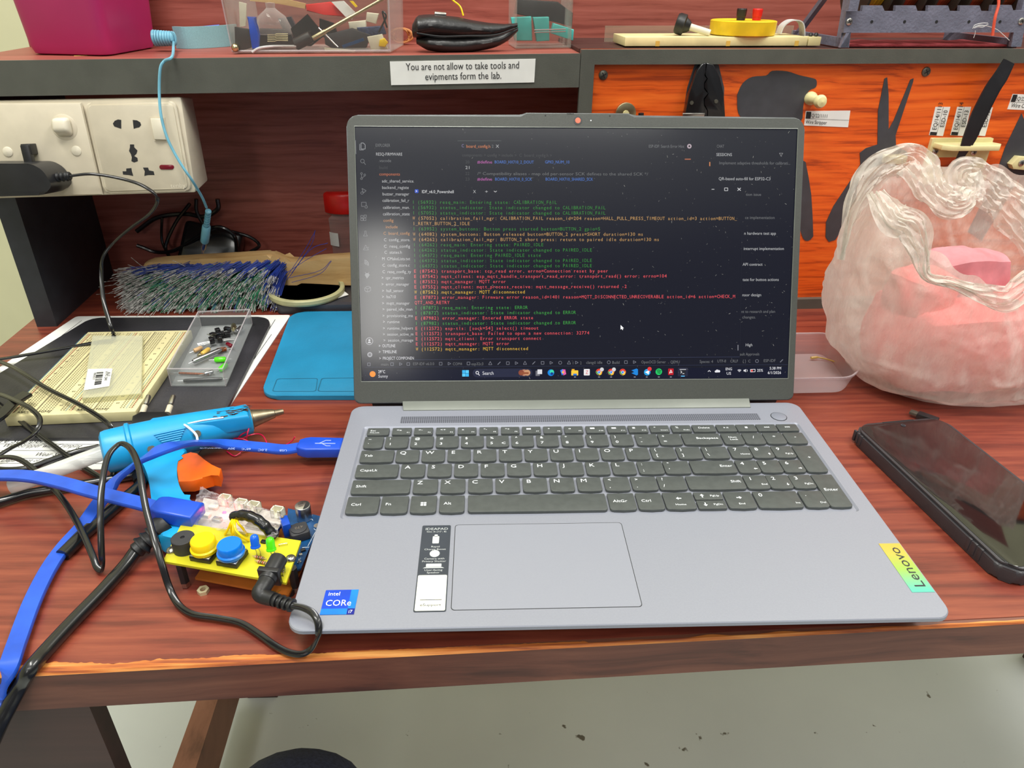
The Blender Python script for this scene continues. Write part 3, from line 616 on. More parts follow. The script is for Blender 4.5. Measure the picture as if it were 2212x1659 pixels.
bm_ = tag(bm_.build('rubber_mat', 'mat_black'), 'black rubber work mat under the breadboard', 'mat')
# paper scraps and tray at the back
tr = MB(); tr.prism(sheet([(596, 652), (610, 598), (800, 596), (800, 668), (600, 672)], .004, 0, .004), .0003, .010, .001)
tag(tr.build('black_tray', 'mat_black'), 'low black tray behind the blue silicone mat holding a tape roll', 'tray')
rg = MB(frame(G(663, 632, .011), (1, 0, 0), (0, 1, 0)))
rg.lathe([(.0415, .002), (.0415, .0055), (.0405, .0065), (.037, .0065), (.0365, .0055), (.0365, .002), (.037, .0), (.0405, 0), (.0415, .002)], 48)
tag(rg.build('tape_roll', 'tape_cream'), 'pale cream ring of tape lying in the black tray', 'tape roll')
for i, (px, lb) in enumerate((([(640, 654), (690, 640), (694, 645), (646, 661)], 'white paper strip with print, front one by the tape roll'), ([(675, 659), (744, 631), (753, 638), (684, 660)], 'white paper strip with print, tucked behind the other by the tape roll'))):
    mb = MB(); P = [G(x, y, .0105) for x, y in px]; mb.prism([(p.x, p.y) for p in P], .0102 + i * .0008, .0108 + i * .0008); tag(mb.build('paper_strip', 'paper'), lb, 'paper', 'paper strips in the black tray')
# blue silicone mat
mt_ = thing('silicone_mat', 'light blue silicone soldering mat beside the laptop', 'mat', G(700, 770))
mb = MB(); OUT = [(641, 675), (900, 672), (900, 856), (596, 856), (566, 850), (568, 832)]
mb.prism(sheet([(630, 674), (900, 672), (900, 856), (562, 856)], .004, 0, .018, 8), .0003, .0045, .001); mb.build('pad', 'mat_blue', mt_)
for px in ([(598, 818), (687, 817), (683, 846), (587, 846)], [(694, 817), (800, 816), (800, 846), (685, 846)]):
    Q = sheet(px, .0045, 0, .003); c = (sum(p[0] for p in Q) / len(Q), sum(p[1] for p in Q) / len(Q)); I = [(p[0] + (c[0] - p[0]) * .04, p[1] + (c[1] - p[1]) * .06) for p in Q]
    n = len(Q); mb = MB(); mb.add([(x, y, .0047) for x, y in Q] + [(x, y, .0047) for x, y in I], [(i, (i + 1) % n, (i + 1) % n + n, i + n) for i in range(n)]); mb.build('compartment_line', 'mat_blue_groove', mt_)

# ------------------------------------------------------------------ large breadboard
bb = thing('breadboard', 'large cream breadboard on the black mat, under the clear cover', 'breadboard', G(200, 800, .004))
zt = .0135
c0, c1, c2, c3 = G(190, 717, zt), G(413, 713, zt), G(292, 888, zt), G(8, 900, zt)
P = [(c0.x, c0.y), (c1.x, c1.y), (c2.x, c2.y), (c3.x, c3.y)]
mb = MB(); mb.prism(P, .0042, zt, .0006); mb.build('body', 'breadboard', bb)
def bq(u, v, z=zt + .0002):
    a = c0.lerp(c1, u); b = c3.lerp(c2, u); p = a.lerp(b, v); return Vector((p.x, p.y, z))
def strip(u0, u1, v0, v1, mb): mb.add([bq(u0, v0), bq(u0, v1), bq(u1, v1), bq(u1, v0)], [(0, 1, 2, 3)])
mb = MB()
for u in (.045, .49, .955): mb.m = 0; strip(u - .005, u, .03, .97, mb); mb.m = 1; strip(u - .045, u - .041, .03, .97, mb)
mb.build('rail_stripes', ['line_red', 'line_blue'], bb)
mb = MB(); nr = 60
for blk in ((.02, 2), (.075, 5), (.19 + .045, 5), (.40, 2), (.465, 2), (.53, 5), (.675, 5), (.86, 2), (.93, 2)):
    u0, nc = blk
    for c in range(nc):
        for r in range(nr):
            u = u0 + c * .0225; v = .03 + r * .94 / nr; strip(u, u + .011, v, v + .008, mb)
mb.build('contact_holes', 'hole', bb, kind='stuff')
mb = MB()
for u in (.205, .655): strip(u, u + .012, .02, .98, mb)
mb.build('centre_groove', 'hole', bb)
mb = MB()
for i in range(0, 13):
    for u in (.06, .36, .515, .80):
        mb.text(str(5 * i) if i else '1', bq(u, .05 + i * .072), (1, 0, 0), (0, 1, 0), .0028)
for k, u in enumerate((.075, .235, .53, .675)):
    mb.text('ABCDE' if k % 2 == 0 else 'FGHIJ', bq(u, .975), c1 - c0, (0, 1, 0), .0042, wx=.95)
mb.build('printed_marks', 'ink', bb)
# clear cover lying on it, with its barcode sticker
cv = thing('clear_cover', 'clear plastic box lid with a barcode sticker lying on the breadboard', 'lid', G(250, 790, zt))
K = [G(200, 725, zt + .005), G(308, 725, zt + .005), G(305, 850, zt + .005), G(177, 860, zt + .005)]
mb = MB(); P = [(k.x, k.y) for k in K]; zz = zt + .0006
mb.prism(roundpoly(P, .002), zz + .0038, zz + .0046)
n = 4
for i in range(4):
    a, b = Vector((*P[i], 0)), Vector((*P[(i + 1) % 4], 0)); d = (b - a).normalized(); nn = Vector((-d.y, d.x, 0)) * .0008
    cc = Vector((sum(p[0] for p in P) / 4, sum(p[1] for p in P) / 4, 0))
    if (cc - a).dot(nn) < 0: nn = -nn
    mb.hex([Vector((p.x, p.y, z)) for z in (zz, zz + .0038) for p in (a, b, b + nn, a + nn)])
mb.build('lid_shell', 'cover_clear', cv)
k4 = [G(190, 797, zz + .0048), G(243, 796, zz + .0048), G(236, 834, zz + .0048), G(181, 843, zz + .0048)]
mb = MB(); mb.add(k4[::-1], [(0, 1, 2, 3)]); st = mb.build('barcode_sticker', 'paper', cv, 'white barcode sticker')
mb = MB(); a, b, c, d = k4; up = Vector((0, 0, .0002)); random.seed(3); t = .16
def q4(u, v): return a.lerp(b, u).lerp(d.lerp(c, u), v) + up
while t < .84:
    wd = random.choice((.008, .015, .03)); mb.add([q4(.38, t), q4(.38, t + wd), q4(.66, t + wd), q4(.66, t)], [(0, 1, 2, 3)]); t += wd + random.choice((.01, .018, .03))
mb.text('6939512840', q4(.74, .16), d - a, b - a, .0035); mb.text('MINI BOX', q4(.27, .2), d - a, b - a, .0030); mb.text('AR-3D', q4(.85, .2), d - a, b - a, .003)
mb.build('sticker_print', 'ink', st)

# ------------------------------------------------------------------ small clear case with loose components
cs = thing('component_case', 'small clear plastic case full of loose electronic components on the black mat', 'case', G(460, 790, .004))
b0, b1, b2, b3 = G(435, 705, .005), G(545, 700, .005), G(488, 833, .005), G(370, 833, .005)
def cbx(u, v, h): p = b3.lerp(b2, u).lerp(b0.lerp(b1, u), v); return Vector((p.x, p.y, .0043 + h))
def clear_tray(mb, fn, H, t=.02, ta=.035):
    I = lambda u, v: (t + u * (1 - 2 * t), t + v * (1 - 2 * t))
    mb.hex([fn(0, 0, 0), fn(1, 0, 0), fn(1, 1, 0), fn(0, 1, 0), fn(0, 0, .001), fn(1, 0, .001), fn(1, 1, .001), fn(0, 1, .001)])
    for (u0, v0, u1, v1) in ((0, 0, 1, 0), (1, 0, 1, 1), (1, 1, 0, 1), (0, 1, 0, 0)):
        i0, i1 = I(u0, v0), I(u1, v1)
        mb.hex([fn(u0, v0, .001), fn(u1, v1, .001), fn(*i1, .001), fn(*i0, .001), fn(u0, v0, H), fn(u1, v1, H), fn(*i1, H), fn(*i0, H)])
mb = MB(); clear_tray(mb, cbx, .017, .018); mb.build('case_body', 'case_clear', cs)
mb = MB()
for (u0, v0, u1, v1) in ((0, 0, 1, 0), (1, 0, 1, 1), (1, 1, 0, 1), (0, 1, 0, 0)): mb.tube([cbx(u0, v0, .0172), cbx(u1, v1, .0172)], .00045, 6)
for u, v in ((0, 0), (1, 0), (1, 1), (0, 1)): mb.tube([cbx(u, v, .0005), cbx(u, v, .017)], .0004, 6)
mb.build('case_rim', 'tray_clear', cs)
def transistor(u, v, h, a, body='black_gloss', lab='', legs=3):
    P = cbx(u, v, h); t = thing('transistor', lab, 'transistor', P, 'transistors in the clear case'); M = frame(P, (math.cos(a), math.sin(a), 0), (-math.sin(a), math.cos(a), 0))
    M = M @ Matrix.Scale(1.3, 4); mb = MB(M); mb.prism([(-.0023, -.0018), (.0023, -.0018), (.0023, 0), (.0015, .0018), (-.0015, .0018), (-.0023, 0)], 0, .0045, .0003); mb.build('body', body, t)
    for k in range(legs):
        mb = MB(M); mb.tube([(-.0012 + .0012 * k, 0, .001), (-.0012 + .0016 * k, -.005, .0012), (-.0014 + .0018 * k, -.010, .0010)], .00035, 5); mb.build('leg', 'solder', t)
random.seed(5)
spots = [(.38, .72, .002, 1.0), (.45, .78, .003, 2.1), (.55, .73, .002, .3), (.50, .67, .005, 4.0), (.62, .80, .003, 2.8), (.42, .62, .003, 5.2), (.58, .62, .004, 1.8), (.68, .70, .003, 3.6)]
for i, (u, v, h, a) in enumerate(spots):
    transistor(u, v, h + .001, a, lab='small black three-legged transistor lying in the heap near the back of the clear case')
def capsule(u, v, h, a, r, ln, m, name, lab, cat, tilt=0, grp=None):
    r *= 1.25; ln *= 1.25; P = cbx(u, v, h); t = thing(name, lab, cat, P, grp); d = Vector((math.cos(a), math.sin(a), tilt))
    mb = MB(along(P - d * ln / 2, P + d * ln / 2)); mb.lathe([(0, 0), (r * .8, 0), (r, ln * .08), (r, ln * .9), (r * .75, ln), (0, ln)], 14); mb.build('body', m, t)
    mb = MB(); mb.tube([P - d * ln * .5, P - d * (ln * .5 + .005)], .00035, 5); mb.build('lead', 'solder', t)
    mb = MB(); mb.tube([P + d * ln * .5, P + d * (ln * .5 + .005)], .00035, 5); mb.build('lead', 'solder', t)
capsule(.46, .38, .006, .95, .0018, .024, 'tin_silver', 'reed_switch', 'long silver tube component lying across the middle of the clear case', 'component')
capsule(.3, .44, .004, 1.6, .0018, .008, 'brass_steel', 'fuse', 'brass fuse at the left of the clear case', 'fuse')
capsule(.38, .46, .005, 1.3, .0018, .009, 'glue_amber', 'fuse', 'amber glass fuse beside the silver tube', 'fuse')
capsule(.72, .86, .006, 1.9, .0020, .010, 'brass_steel', 'fuse', 'brass fuse at the back right of the clear case', 'fuse')
capsule(.84, .82, .006, 1.4, .0018, .009, 'tin_silver', 'fuse', 'silver fuse at the back right corner of the clear case', 'fuse')
capsule(.66, .50, .004, .4, .0018, .007, 'copper', 'resistor_part', 'copper coloured resistor near the middle right of the clear case', 'resistor')
capsule(.78, .56, .005, 2.4, .0016, .007, 'neon_red', 'diode', 'dark red diode at the right wall of the clear case', 'diode')
capsule(.72, .34, .004, .1, .0020, .008, 'led_green', 'green_led', 'green LED lying at the front right of the clear case', 'LED')
capsule(.84, .22, .004, 1.3, .0020, .008, 'led_green', 'green_led', 'second green LED, against the front right wall of the case', 'LED')
capsule(.34, .14, .003, -.1, .0009, .022, 'copper', 'copper_pin', 'thin copper pin at the front of the clear case', 'pin')
capsule(.56, .05, .003, .1, .0014, .026, 'black_gloss', 'glass_diode', 'long black rod component at the front edge of the clear case', 'component')
capsule(.62, .14, .004, .6, .0014, .006, 'tin_silver', 'resistor_part', 'small silver resistor near the front wall of the case', 'resistor')
capsule(.20, .52, .004, 1.0, .0016, .007, 'resistor', 'resistor_part', 'tan resistor at the left wall of the clear case', 'resistor')

# ------------------------------------------------------------------ euro plug
ep = thing('power_plug', 'black two-pin power plug lying behind the blue glue gun, pins up', 'plug', G(340, 920))
o_ = G(334, 905, .012)
mb = MB(); P = [G(x, y, .018) for x, y in ((283, 925), (286, 902), (306, 892), (358, 892), (372, 903), (372, 930))]
mb.prism([(p.x, p.y) for p in P], .0048, .020, .002); mb.build('body', 'black_plastic', ep)
for x in (307, 362):
    A, B = G(x, 893, .013), G(x, 866, .016) ; B = A + (B - A) * .98
    mb = MB(along(A, A + Vector((0, .008, .003)))); mb.cyl(.0023, 0, .0075, 14); mb.build('pin_sleeve', 'white_plastic', ep, 'white insulated base of the pin')
    mb = MB(along(A + Vector((0, .008, .003)), A + Vector((0, .02, .0075)))); mb.cyl(.0020, 0, .0095, 14, .0006); mb.build('pin', 'steel', ep, 'steel pin')
mb = MB(); mb.tube(cr([G(300, 925, .010), G(290, 945, .006), G(285, 1000, .0045), G(300, 1040, .004)], 6), .0035, 10); mb.build('cord', 'cable_black', ep)

# ------------------------------------------------------------------ glue gun
gg = thing('glue_gun', 'blue hot glue gun lying on its side with an orange trigger', 'glue gun', G(380, 1000))
A, B = G(222, 978, .021), G(541, 905, .019); ax = (B - A); LG = ax.length; MG = along(A, B)
mb = MB(MG); mb.lathe([(0, 0), (.012, 0), (.0148, .0015), (.0155, .004), (.0158, LG * .16), (.0172, LG * .17), (.0172, LG * .19), (.0158, LG * .20), (.0152, LG * .5), (.0138, LG * .72), (.0122, LG * .78), (.0120, LG * .985), (.0108, LG), (0, LG)], 32)
mb.M = MG @ Matrix.Rotation(math.radians(0), 4, 'Z')
mb.build('body', 'gun_blue', gg)
# raised upper housing with the step
mb = MB(); P = [G(x, y, .028) for x, y in ((318, 918), (330, 909), (505, 883), (537, 884), (540, 905), (420, 925), (325, 940))]
mb.prism([(p.x, p.y) for p in P], .018, .0315, .003, 3); mb.build('upper_housing', 'gun_blue', gg)
mb = MB(); P = [G(x, y, .017) for x, y in ((300, 990), (352, 975), (398, 968), (400, 978), (388, 992), (383, 1012), (384, 1035), (391, 1058), (404, 1076), (422, 1086), (424, 1120), (420, 1162), (390, 1166), (352, 1160), (338, 1148), (330, 1100), (322, 1040), (312, 1010))]
P = cr(P + [P[0]], 3)[:-1]
mb.prism([(p.x, p.y) for p in P], .002, .018, .0035, 3); mb.build('handle', 'gun_blue', gg)
mb = MB(); P = [G(x, y, .017) for x, y in ((385, 986), (412, 977), (428, 980), (438, 994), (455, 1006), (478, 1012), (474, 1030), (458, 1026), (438, 1034), (415, 1040), (384, 1041), (382, 1010))]
mb.prism([(p.x, p.y) for p in P], .008, .0175, .0008, 2); mb.build('trigger', 'trigger_orange', gg, 'orange trigger')
Bn = B + ax.normalized() * .024
mb = MB(along(B, Bn)); ln = .025; mb.lathe([(.0085, -.002), (.0085, .001), (.0072, .0015), (.0035, ln * .72), (.0028, ln * .74), (.0022, ln), (0, ln)], 22); mb.build('nozzle', 'nozzle', gg, 'tapered metal nozzle')
# dirt marks, grip ribs, screw holes
mb = MB(); random.seed(11)
for i in range(30):
    u = random.uniform(.42, .98); a = random.uniform(.7, 2.6); r = .0165 if u < .5 else .0158; z = LG * u
for i in range(46):
    x = random.uniform(420, 534); y = 925 - (x - 330) * .155 - random.uniform(3, 22) + 4
    p = G(x, y, .0317); L_ = random.uniform(.0008, .006); W_ = random.uniform(.0002, .0011); an = random.uniform(-.3, .5)
    n_ = 9; pts = [p + Vector((math.cos(an) * math.cos(t) * L_ - math.sin(an) * math.sin(t) * W_, math.sin(an) * math.cos(t) * L_ + math.cos(an) * math.sin(t) * W_, 0)) * random.uniform(.6, 1.1) for t in [2 * PI * j / n_ for j in range(n_)]]
    mb.add(pts, [list(range(n_))])
mb.build('dirt_marks', 'gun_dirt', gg, 'burnt brown stains')
mb = MB()
for i in range(9):
    x0, y0 = 356 + i * 1.2, 940 - 3.6 * i; a, b = G(320 + i * 3, 962 - i * 4.2, .0355 - .0014 * abs(i - 4)), G(400 - i * 1.5, 948 - i * 3.2, .0355 - .0012 * abs(i - 4))
mb = MB()
for i in range(8):
    yy = 932 + i * 4.5; hw_ = 34 - i * 3.2; cx_ = 366 + i * 1.0
    # rib hugging the barrel
    pts = []
    for k in range(5):
        px = cx_ - hw_ + 2 * hw_ * k / 4; py = yy - (px - cx_) * .22
        d = ray(px, py); o = CAM - A; axn = ax.normalized(); dd = d - axn * d.dot(axn); oo = o - axn * o.dot(axn)
        R_ = .0158; aa = dd.dot(dd); bb_ = 2 * dd.dot(oo); cc = oo.dot(oo) - R_ * R_; ds = bb_ * bb_ - 4 * aa * cc
        if ds > 0: pts.append(CAM + d * ((-bb_ - math.sqrt(ds)) / (2 * aa)))
    if len(pts) > 2: mb.tube(pts, .0007, 6)
mb.build('grip_ribs', 'gun_blue', gg)
def on_barrel(px, py, R_=.0160):
    d = ray(px, py); o = CAM - A; axn = ax.normalized(); dd = d - axn * d.dot(axn); oo = o - axn * o.dot(axn)
    aa = dd.dot(dd); b2 = 2 * dd.dot(oo); cc = oo.dot(oo) - R_ * R_; ds = max(0, b2 * b2 - 4 * aa * cc); return CAM + d * ((-b2 - math.sqrt(ds)) / (2 * aa)), None
for x, y in ((327, 970), (426, 937)):
    p, _ = on_barrel(x, y, .0150); mb = MB(along(p, CAM)); mb.cyl(.0026, 0, .0012, 16); mb.build('screw_hole', 'black_screw', gg, 'recessed screw hole')
for x, y, r in ((404, 908, .0022), (430, 905, .0020)):
    p = G(x, y, .0315); mb = MB(); mb.ball(p, r, 12, (1.3, 1, .5)); mb.build('glue_blob', 'glue_drip', gg, 'dried glue drop')
mb = MB(); mb.tube(cr([G(392, 913, .032), G(400, 916, .032), G(440, 908, .0322), G(483, 902, .032)], 4), .0007, 6); mb.tube(cr([G(393, 914, .032), G(410, 926, .0318), G(424, 940, .030), G(427, 955, .0285)], 4), .0009, 6); mb.build('glue_strand', 'glue_drip', gg, 'dried glue strand')
# cord out of the handle
P = [G(352, 1138, .016), G(338, 1152, .013), G(318, 1180, .0085)]
mb = MB(); A_, B_ = G(362, 1128, .018), G(292, 1192, .0075); M = along(A_, B_); ln = (B_ - A_).length
pr = [(.007, 0), (.0078, ln * .12), (.0078, ln * .3), (.0055, ln * .36)]
for i in range(3): z = ln * (.40 + .17 * i); pr += [(.0056, z), (.0066, z + .001), (.0066, z + ln * .08), (.0048, z + ln * .09)]
pr += [(.0052, ln * .95), (.0042, ln)]
mb.M = M; mb.lathe(pr, 18); mb.build('strain_relief', 'black_rubber', gg, 'ribbed black strain relief')
mb = MB(); mb.tube(cr([B_, G(270, 1222, .0055), G(220, 1278, .0045), G(160, 1340, .0042), G(100, 1405, .0042), G(66, 1445, .0042), onp(46, 1478, Vector((0, -.010, 0)), Vector((0, 1, 0))), onp(20, 1525, Vector((0, -.016, 0)), Vector((0, 1, 0))), onp(-5, 1575, Vector((0, -.022, 0)), Vector((0, 1, 0))), onp(-50, 1680, Vector((0, -.03, 0)), Vector((0, 1, 0)))], 8), .0040, 12); mb.build('cord', 'cable_black', gg, 'thick black cord')
# glue stick
gs = thing('glue_stick', 'translucent glue stick sticking out of the rear of the blue glue gun', 'glue stick', G(110, 1020))
A_ = A - (A - G(22, 1053, .010)).normalized() * -.0005; B_ = G(22, 1053, .0095)
mb = MB(along(B_, A)); mb.cyl(.0053, 0, (A - B_).length + .002, 22, .0006); mb.build('rod', 'glue_clear', gs)
# thick black cable crossing behind
tk = thing('black_cable', 'glossy thick black cable winding left of the glue gun handle', 'cable', G(230, 1100))
mb = MB(); mb.tube(cr([G(-60, 1098, .004), G(0, 1084, .004), G(60, 1066, .004), G(130, 1054, .004), G(200, 1043, .004), G(270, 1030, .004), G(292, 1026, .0045), G(305, 1030, .0045), G(300, 1050, .0045), G(260, 1085, .004), G(220, 1120, .004), G(180, 1155, .004), G(150, 1185, .0038), G(135, 1200, .0036)], 8), lambda t: .0032 if t < .55 else .0032 + .0012 * min(1, (t - .55) / .15), 12); mb.build('cord', 'cable_black', tk)
ty = thing('cable_tie', 'black folded cable end resting on the left corner of the breadboard', 'cable', G(40, 870))
mb = MB(); mb.tube(cr([G(-40, 925, .015), G(0, 900, .019), G(30, 870, .022), G(60, 850, .0235)], 6), [.0045] * 12 + [.0050] * 7, prof=FLAT, up=(0, 0, 1)); mb.build('cord', 'cable_black', ty)
tz = thing('black_cable', 'thin black cable passing under the glue stick towards the glue gun', 'cable', G(120, 990))
mb = MB(); mb.tube(cr([G(-40, 1010, .003), G(10, 1016, .003), G(60, 1012, .003), G(110, 995, .003), G(160, 978, .003), G(215, 966, .004)], 6), .0026, 10); mb.build('cord', 'cable_black', tz)
# hex nut and thin red wires
nt = MB(frame(G(440, 1279, .0), (.9, .3, 0), (-.3, .9, 0))); n = 24
o6 = []; 
for i in range(n):
    a = 2 * PI * i / n; k = a % (PI / 3) - PI / 6; o6.append((.0030 / math.cos(k), a))
V = []; 
for z in (0, .0024):
    V += [(r * math.cos(a), r * math.sin(a), z) for r, a in o6] + [(.0017 * math.cos(a), .0017 * math.sin(a), z) for r, a in o6]
Fc = []
for i in range(n):
    j = (i + 1) % n; Fc += [(i, j, 2 * n + j, 2 * n + i), (2 * n + i, 2 * n + j, 3 * n + j, 3 * n + i), (3 * n + i, 3 * n + j, n + j, n + i), (n + i, n + j, j, i)]
nt.add(V, Fc); tag(nt.build('hex_nut', 'nut_metal'), 'small steel hex nut lying on the desk below the circuit board', 'nut')
rw = MB(); r_ = .0005
for P in ([(480, 955, .002), (482, 932, .012), (500, 924, .014), (526, 926, .010)], [(487, 962, .002), (500, 948, .010), (530, 950, .012), (545, 965, .004), (520, 975, .002)], [(530, 965, .003), (534, 940, .016), (538, 924, .020)], [(508, 958, .003), (520, 940, .014), (538, 930, .016)], [(500, 960, .003), (540, 940, .014), (566, 940, .010), (580, 965, .002)], [(616, 962, .002), (630, 953, .006), (637, 944, .010)], [(490, 975, .001), (506, 985, .001), (520, 978, .002)]):
    rw.tube(cr([G(*p) for p in P], 6), r_, 6)
mat('magenta_wire', (206, 20, 72), .35)
tag(rw.build('red_wire_bundle', 'magenta_wire'), 'tangle of thin crimson wires below the glue gun nozzle', 'wire')

# ------------------------------------------------------------------ brush
br = thing('hand_brush', 'wooden hand brush with blue, green and frayed grey bristles', 'brush', G(450, 640))
YB = .520; PB = Vector((0, YB, 0)); NB = Vector((0, 1, 0))
def Yp(px, py, y): return onp(px, py, Vector((0, y, 0)), NB)
MBR = Matrix(((1, 0, 0, 0), (0, 0, -1, 0), (0, 1, 0, 0), (0, 0, 0, 1)))       # x, z outline extruded along -y
OUTL = [(313, 588), (320, 567), (335, 556), (430, 549), (520, 544), (585, 540), (600, 543), (625, 553), (660, 555), (700, 549), (760, 545), (860, 535), (905, 545), (905, 590), (860, 602), (760, 604), (700, 601), (640, 600), (600, 612), (500, 624), (400, 628), (318, 624)]
P = [(Yp(x, y, YB).x, Yp(x, y, YB).z) for x, y in OUTL]
Q = cr([(a, b, 0) for a, b in P + [P[0]]], 3)[:-1]
mb = MB(MBR); mb.prism([(v.x, v.y) for v in Q], -YB, -YB + .018, .004, 3); mb.build('wooden_block', 'brush_wood', br)
random.seed(21); bms = [MB(), MB(), MB()]
def fibre(mb, a, b, r):
    t = (b - a); u = t.orthogonal().normalized() * r; w2 = t.cross(u).normalized() * r
    mb.add([a + u, a - u * .5 + w2 * .87, a - u * .5 - w2 * .87, b + u * .8, b - u * .4 + w2 * .7, b - u * .4 - w2 * .7], [(0, 1, 4, 3), (1, 2, 5, 4), (2, 0, 3, 5), (3, 4, 5)])
rows = 6; cols = 13
for r in range(rows):
    for c in range(cols):
        fx = (c + .5 * (r % 2)) / cols; fr = r / (rows - 1)
        rx = 352 + fx * 272; ry = 576 + fr * 30 - fx * 12
        root_ = Yp(rx, ry, YB - .017)
        tx = rx - 92 + fx * 62 + 12 * fr; ty_ = 600 + fr * 72 + 4 * math.sin(c * 2.1) - 6 * fx
        ydep = .478 - .022 * fr
        tip = Yp(tx, min(ty_, 676), ydep); tip.z = max(tip.z, .002)
        for k in range(46):
            j = Vector((random.gauss(0, .0016), random.gauss(0, .001), random.gauss(0, .0016))); j2 = Vector((random.gauss(0, .0026), random.gauss(0, .003), random.gauss(0, .0021)))
            e = tip + j2 * (1.9 if c < 3 else 1.3 if c < 5 else 1); e.z = max(.0015, e.z); a0 = root_ + j
            mid = a0.lerp(e, random.uniform(.66, .82)) + Vector((0, 0, .001))
            base = 2 if r == 0 or c >= cols - 1 or k % 7 == 0 else 1
            fibre(bms[base], a0, mid, .00036); fibre(bms[0] if (k % 5 < 3 or c < 2) else bms[base], mid, e, .00034)
            if k % 3 == 0:
                cp = e + Vector((random.gauss(0, .0006), random.gauss(0, .0006), random.gauss(0, .0006))); cp.z = max(.001, cp.z)
                fibre(bms[0], e, cp, .0005)
bms[0].build('bristle_tips', 'bristle_grey', br, 'frayed grey bristle tips', 'stuff')
bms[1].build('green_bristles', 'bristle_green', br, 'green bristles', 'stuff'); 
for P in ([(618, 600), (655, 545), (678, 505), (680, 500), (672, 530), (630, 590)], [(620, 605), (670, 540), (708, 525)], [(618, 590), (664, 560), (705, 537)], [(625, 600), (690, 585), (715, 563)], [(630, 610), (690, 592), (716, 564)]):
    pts = cr([Yp(x, y, YB - .03) for x, y in P], 5)
    bms[2].tube(pts, .0003, 5)
for P in ([(322, 580), (283, 556)], [(320, 585), (276, 572)], [(330, 590), (225, 605)], [(330, 596), (228, 614)]):
    bms[0] = MB()
bms[2].build('blue_bristles', 'bristle_blue', br, 'blue bristles', 'stuff')
mb = MB()
for P in ([(345, 590), (312, 578), (283, 556)], [(340, 592), (310, 583), (276, 572)], [(330, 600), (270, 604), (216, 610)], [(330, 606), (270, 612), (213, 620)], [(340, 625), (260, 632), (208, 636)], [(400, 575), (372, 562)]):
    mb.tube(cr([Yp(x, y, YB - .03) for x, y in P], 4), .0003, 5)
mb.build('stray_bristles', 'bristle_grey', br, 'long stray bristles', 'stuff')

# ------------------------------------------------------------------ jar with red lid, behind the screen edge
jr = thing('plastic_jar', 'clear plastic jar with a red screw lid, half hidden behind the laptop', 'jar', G(762, 575))
jb = G(762, 572); kx = (Yp(762, 425, jb.y) - Yp(706, 425, jb.y)).length; zt1 = Yp(762, 404, jb.y).z; zt0 = Yp(762, 448, jb.y).z; 
mb = MB(frame(jb, (1, 0, 0), (0, 1, 0)))
mb.lathe([(kx * .86, .0008), (kx * .9, .003), (kx * .93, zt0 * .9), (kx * .84, zt0 - .004), (kx * .84, zt0 + .004)], 40); mb.build('body', 'jar_clear', jr)
mb = MB(frame(jb, (1, 0, 0), (0, 1, 0))); mb.lathe([(kx * .98, zt0), (kx, zt0 + .001), (kx, zt1 - .004), (kx * .97, zt1 - .0015), (kx * .9, zt1), (0, zt1)], 40)
mb.build('lid', 'red_plastic', jr, 'red screw lid')
zl0, zl1 = Yp(715, 517, jb.y).z, Yp(715, 489, jb.y).z; V = []; n = 10
for i in range(n + 1):
    a = PI * 1.12 + i * .09
    for z in (zl0, zl1): V.append((kx * .945 * math.cos(a), kx * .945 * math.sin(a), z))
mb = MB(frame(jb, (1, 0, 0), (0, 1, 0))); mb.add(V, [(2 * i, 2 * i + 2, 2 * i + 3, 2 * i + 1) for i in range(n)], True); mb.build('label', 'paper', jr, 'white paper label')
# black adapter with cable heap behind the brush
ad = thing('black_charger', 'glossy black charger brick in a heap of cable behind the brush', 'charger', G(460, 575))
pc = Yp(455, 522, .560)
mb = MB(Matrix.Translation(pc) @ Matrix.Rotation(.25, 4, 'Y') @ Matrix.Rotation(-.5, 4, 'X')); mb.box(-.030, .036, -.012, .012, -.030, .018, .006, 3); mb.build('body', 'black_gloss', ad)
mb = MB()
mb.tube(cr([Yp(296, 530, .55), Yp(310, 535, .55), Yp(340, 545, .55), Yp(380, 540, .545), Yp(430, 510, .545), Yp(470, 490, .54), Yp(505, 508, .54), Yp(512, 545, .545)], 6), .0022, 8)
mb.tube(cr([Yp(410, 440, .56), Yp(380, 480, .56), Yp(358, 530, .555), Yp(365, 555, .545)], 6), .0020, 8)
mb.tube(cr([Yp(424, 430, .56), Yp(426, 460, .56), Yp(450, 500, .555), Yp(480, 545, .55)], 6), .0022, 8)
mb.tube(cr([Yp(350, 470, .56), Yp(350, 520, .56), Yp(368, 556, .545), Yp(388, 575, .505), Yp(395, 588, .498)], 6), .0016, 8)
mb.tube(cr([Yp(295, 500, .56), Yp(340, 470, .565), Yp(400, 462, .565), Yp(440, 468, .56), Yp(470, 452, .56), Yp(470, 430, .56)], 6), .0026, 8)
mb.tube(cr([Yp(500, 500, .56), Yp(540, 512, .56), Yp(560, 530, .555), Yp(540, 545, .55)], 6), .0020, 8)
mb.build('cable', 'cable_black', ad)
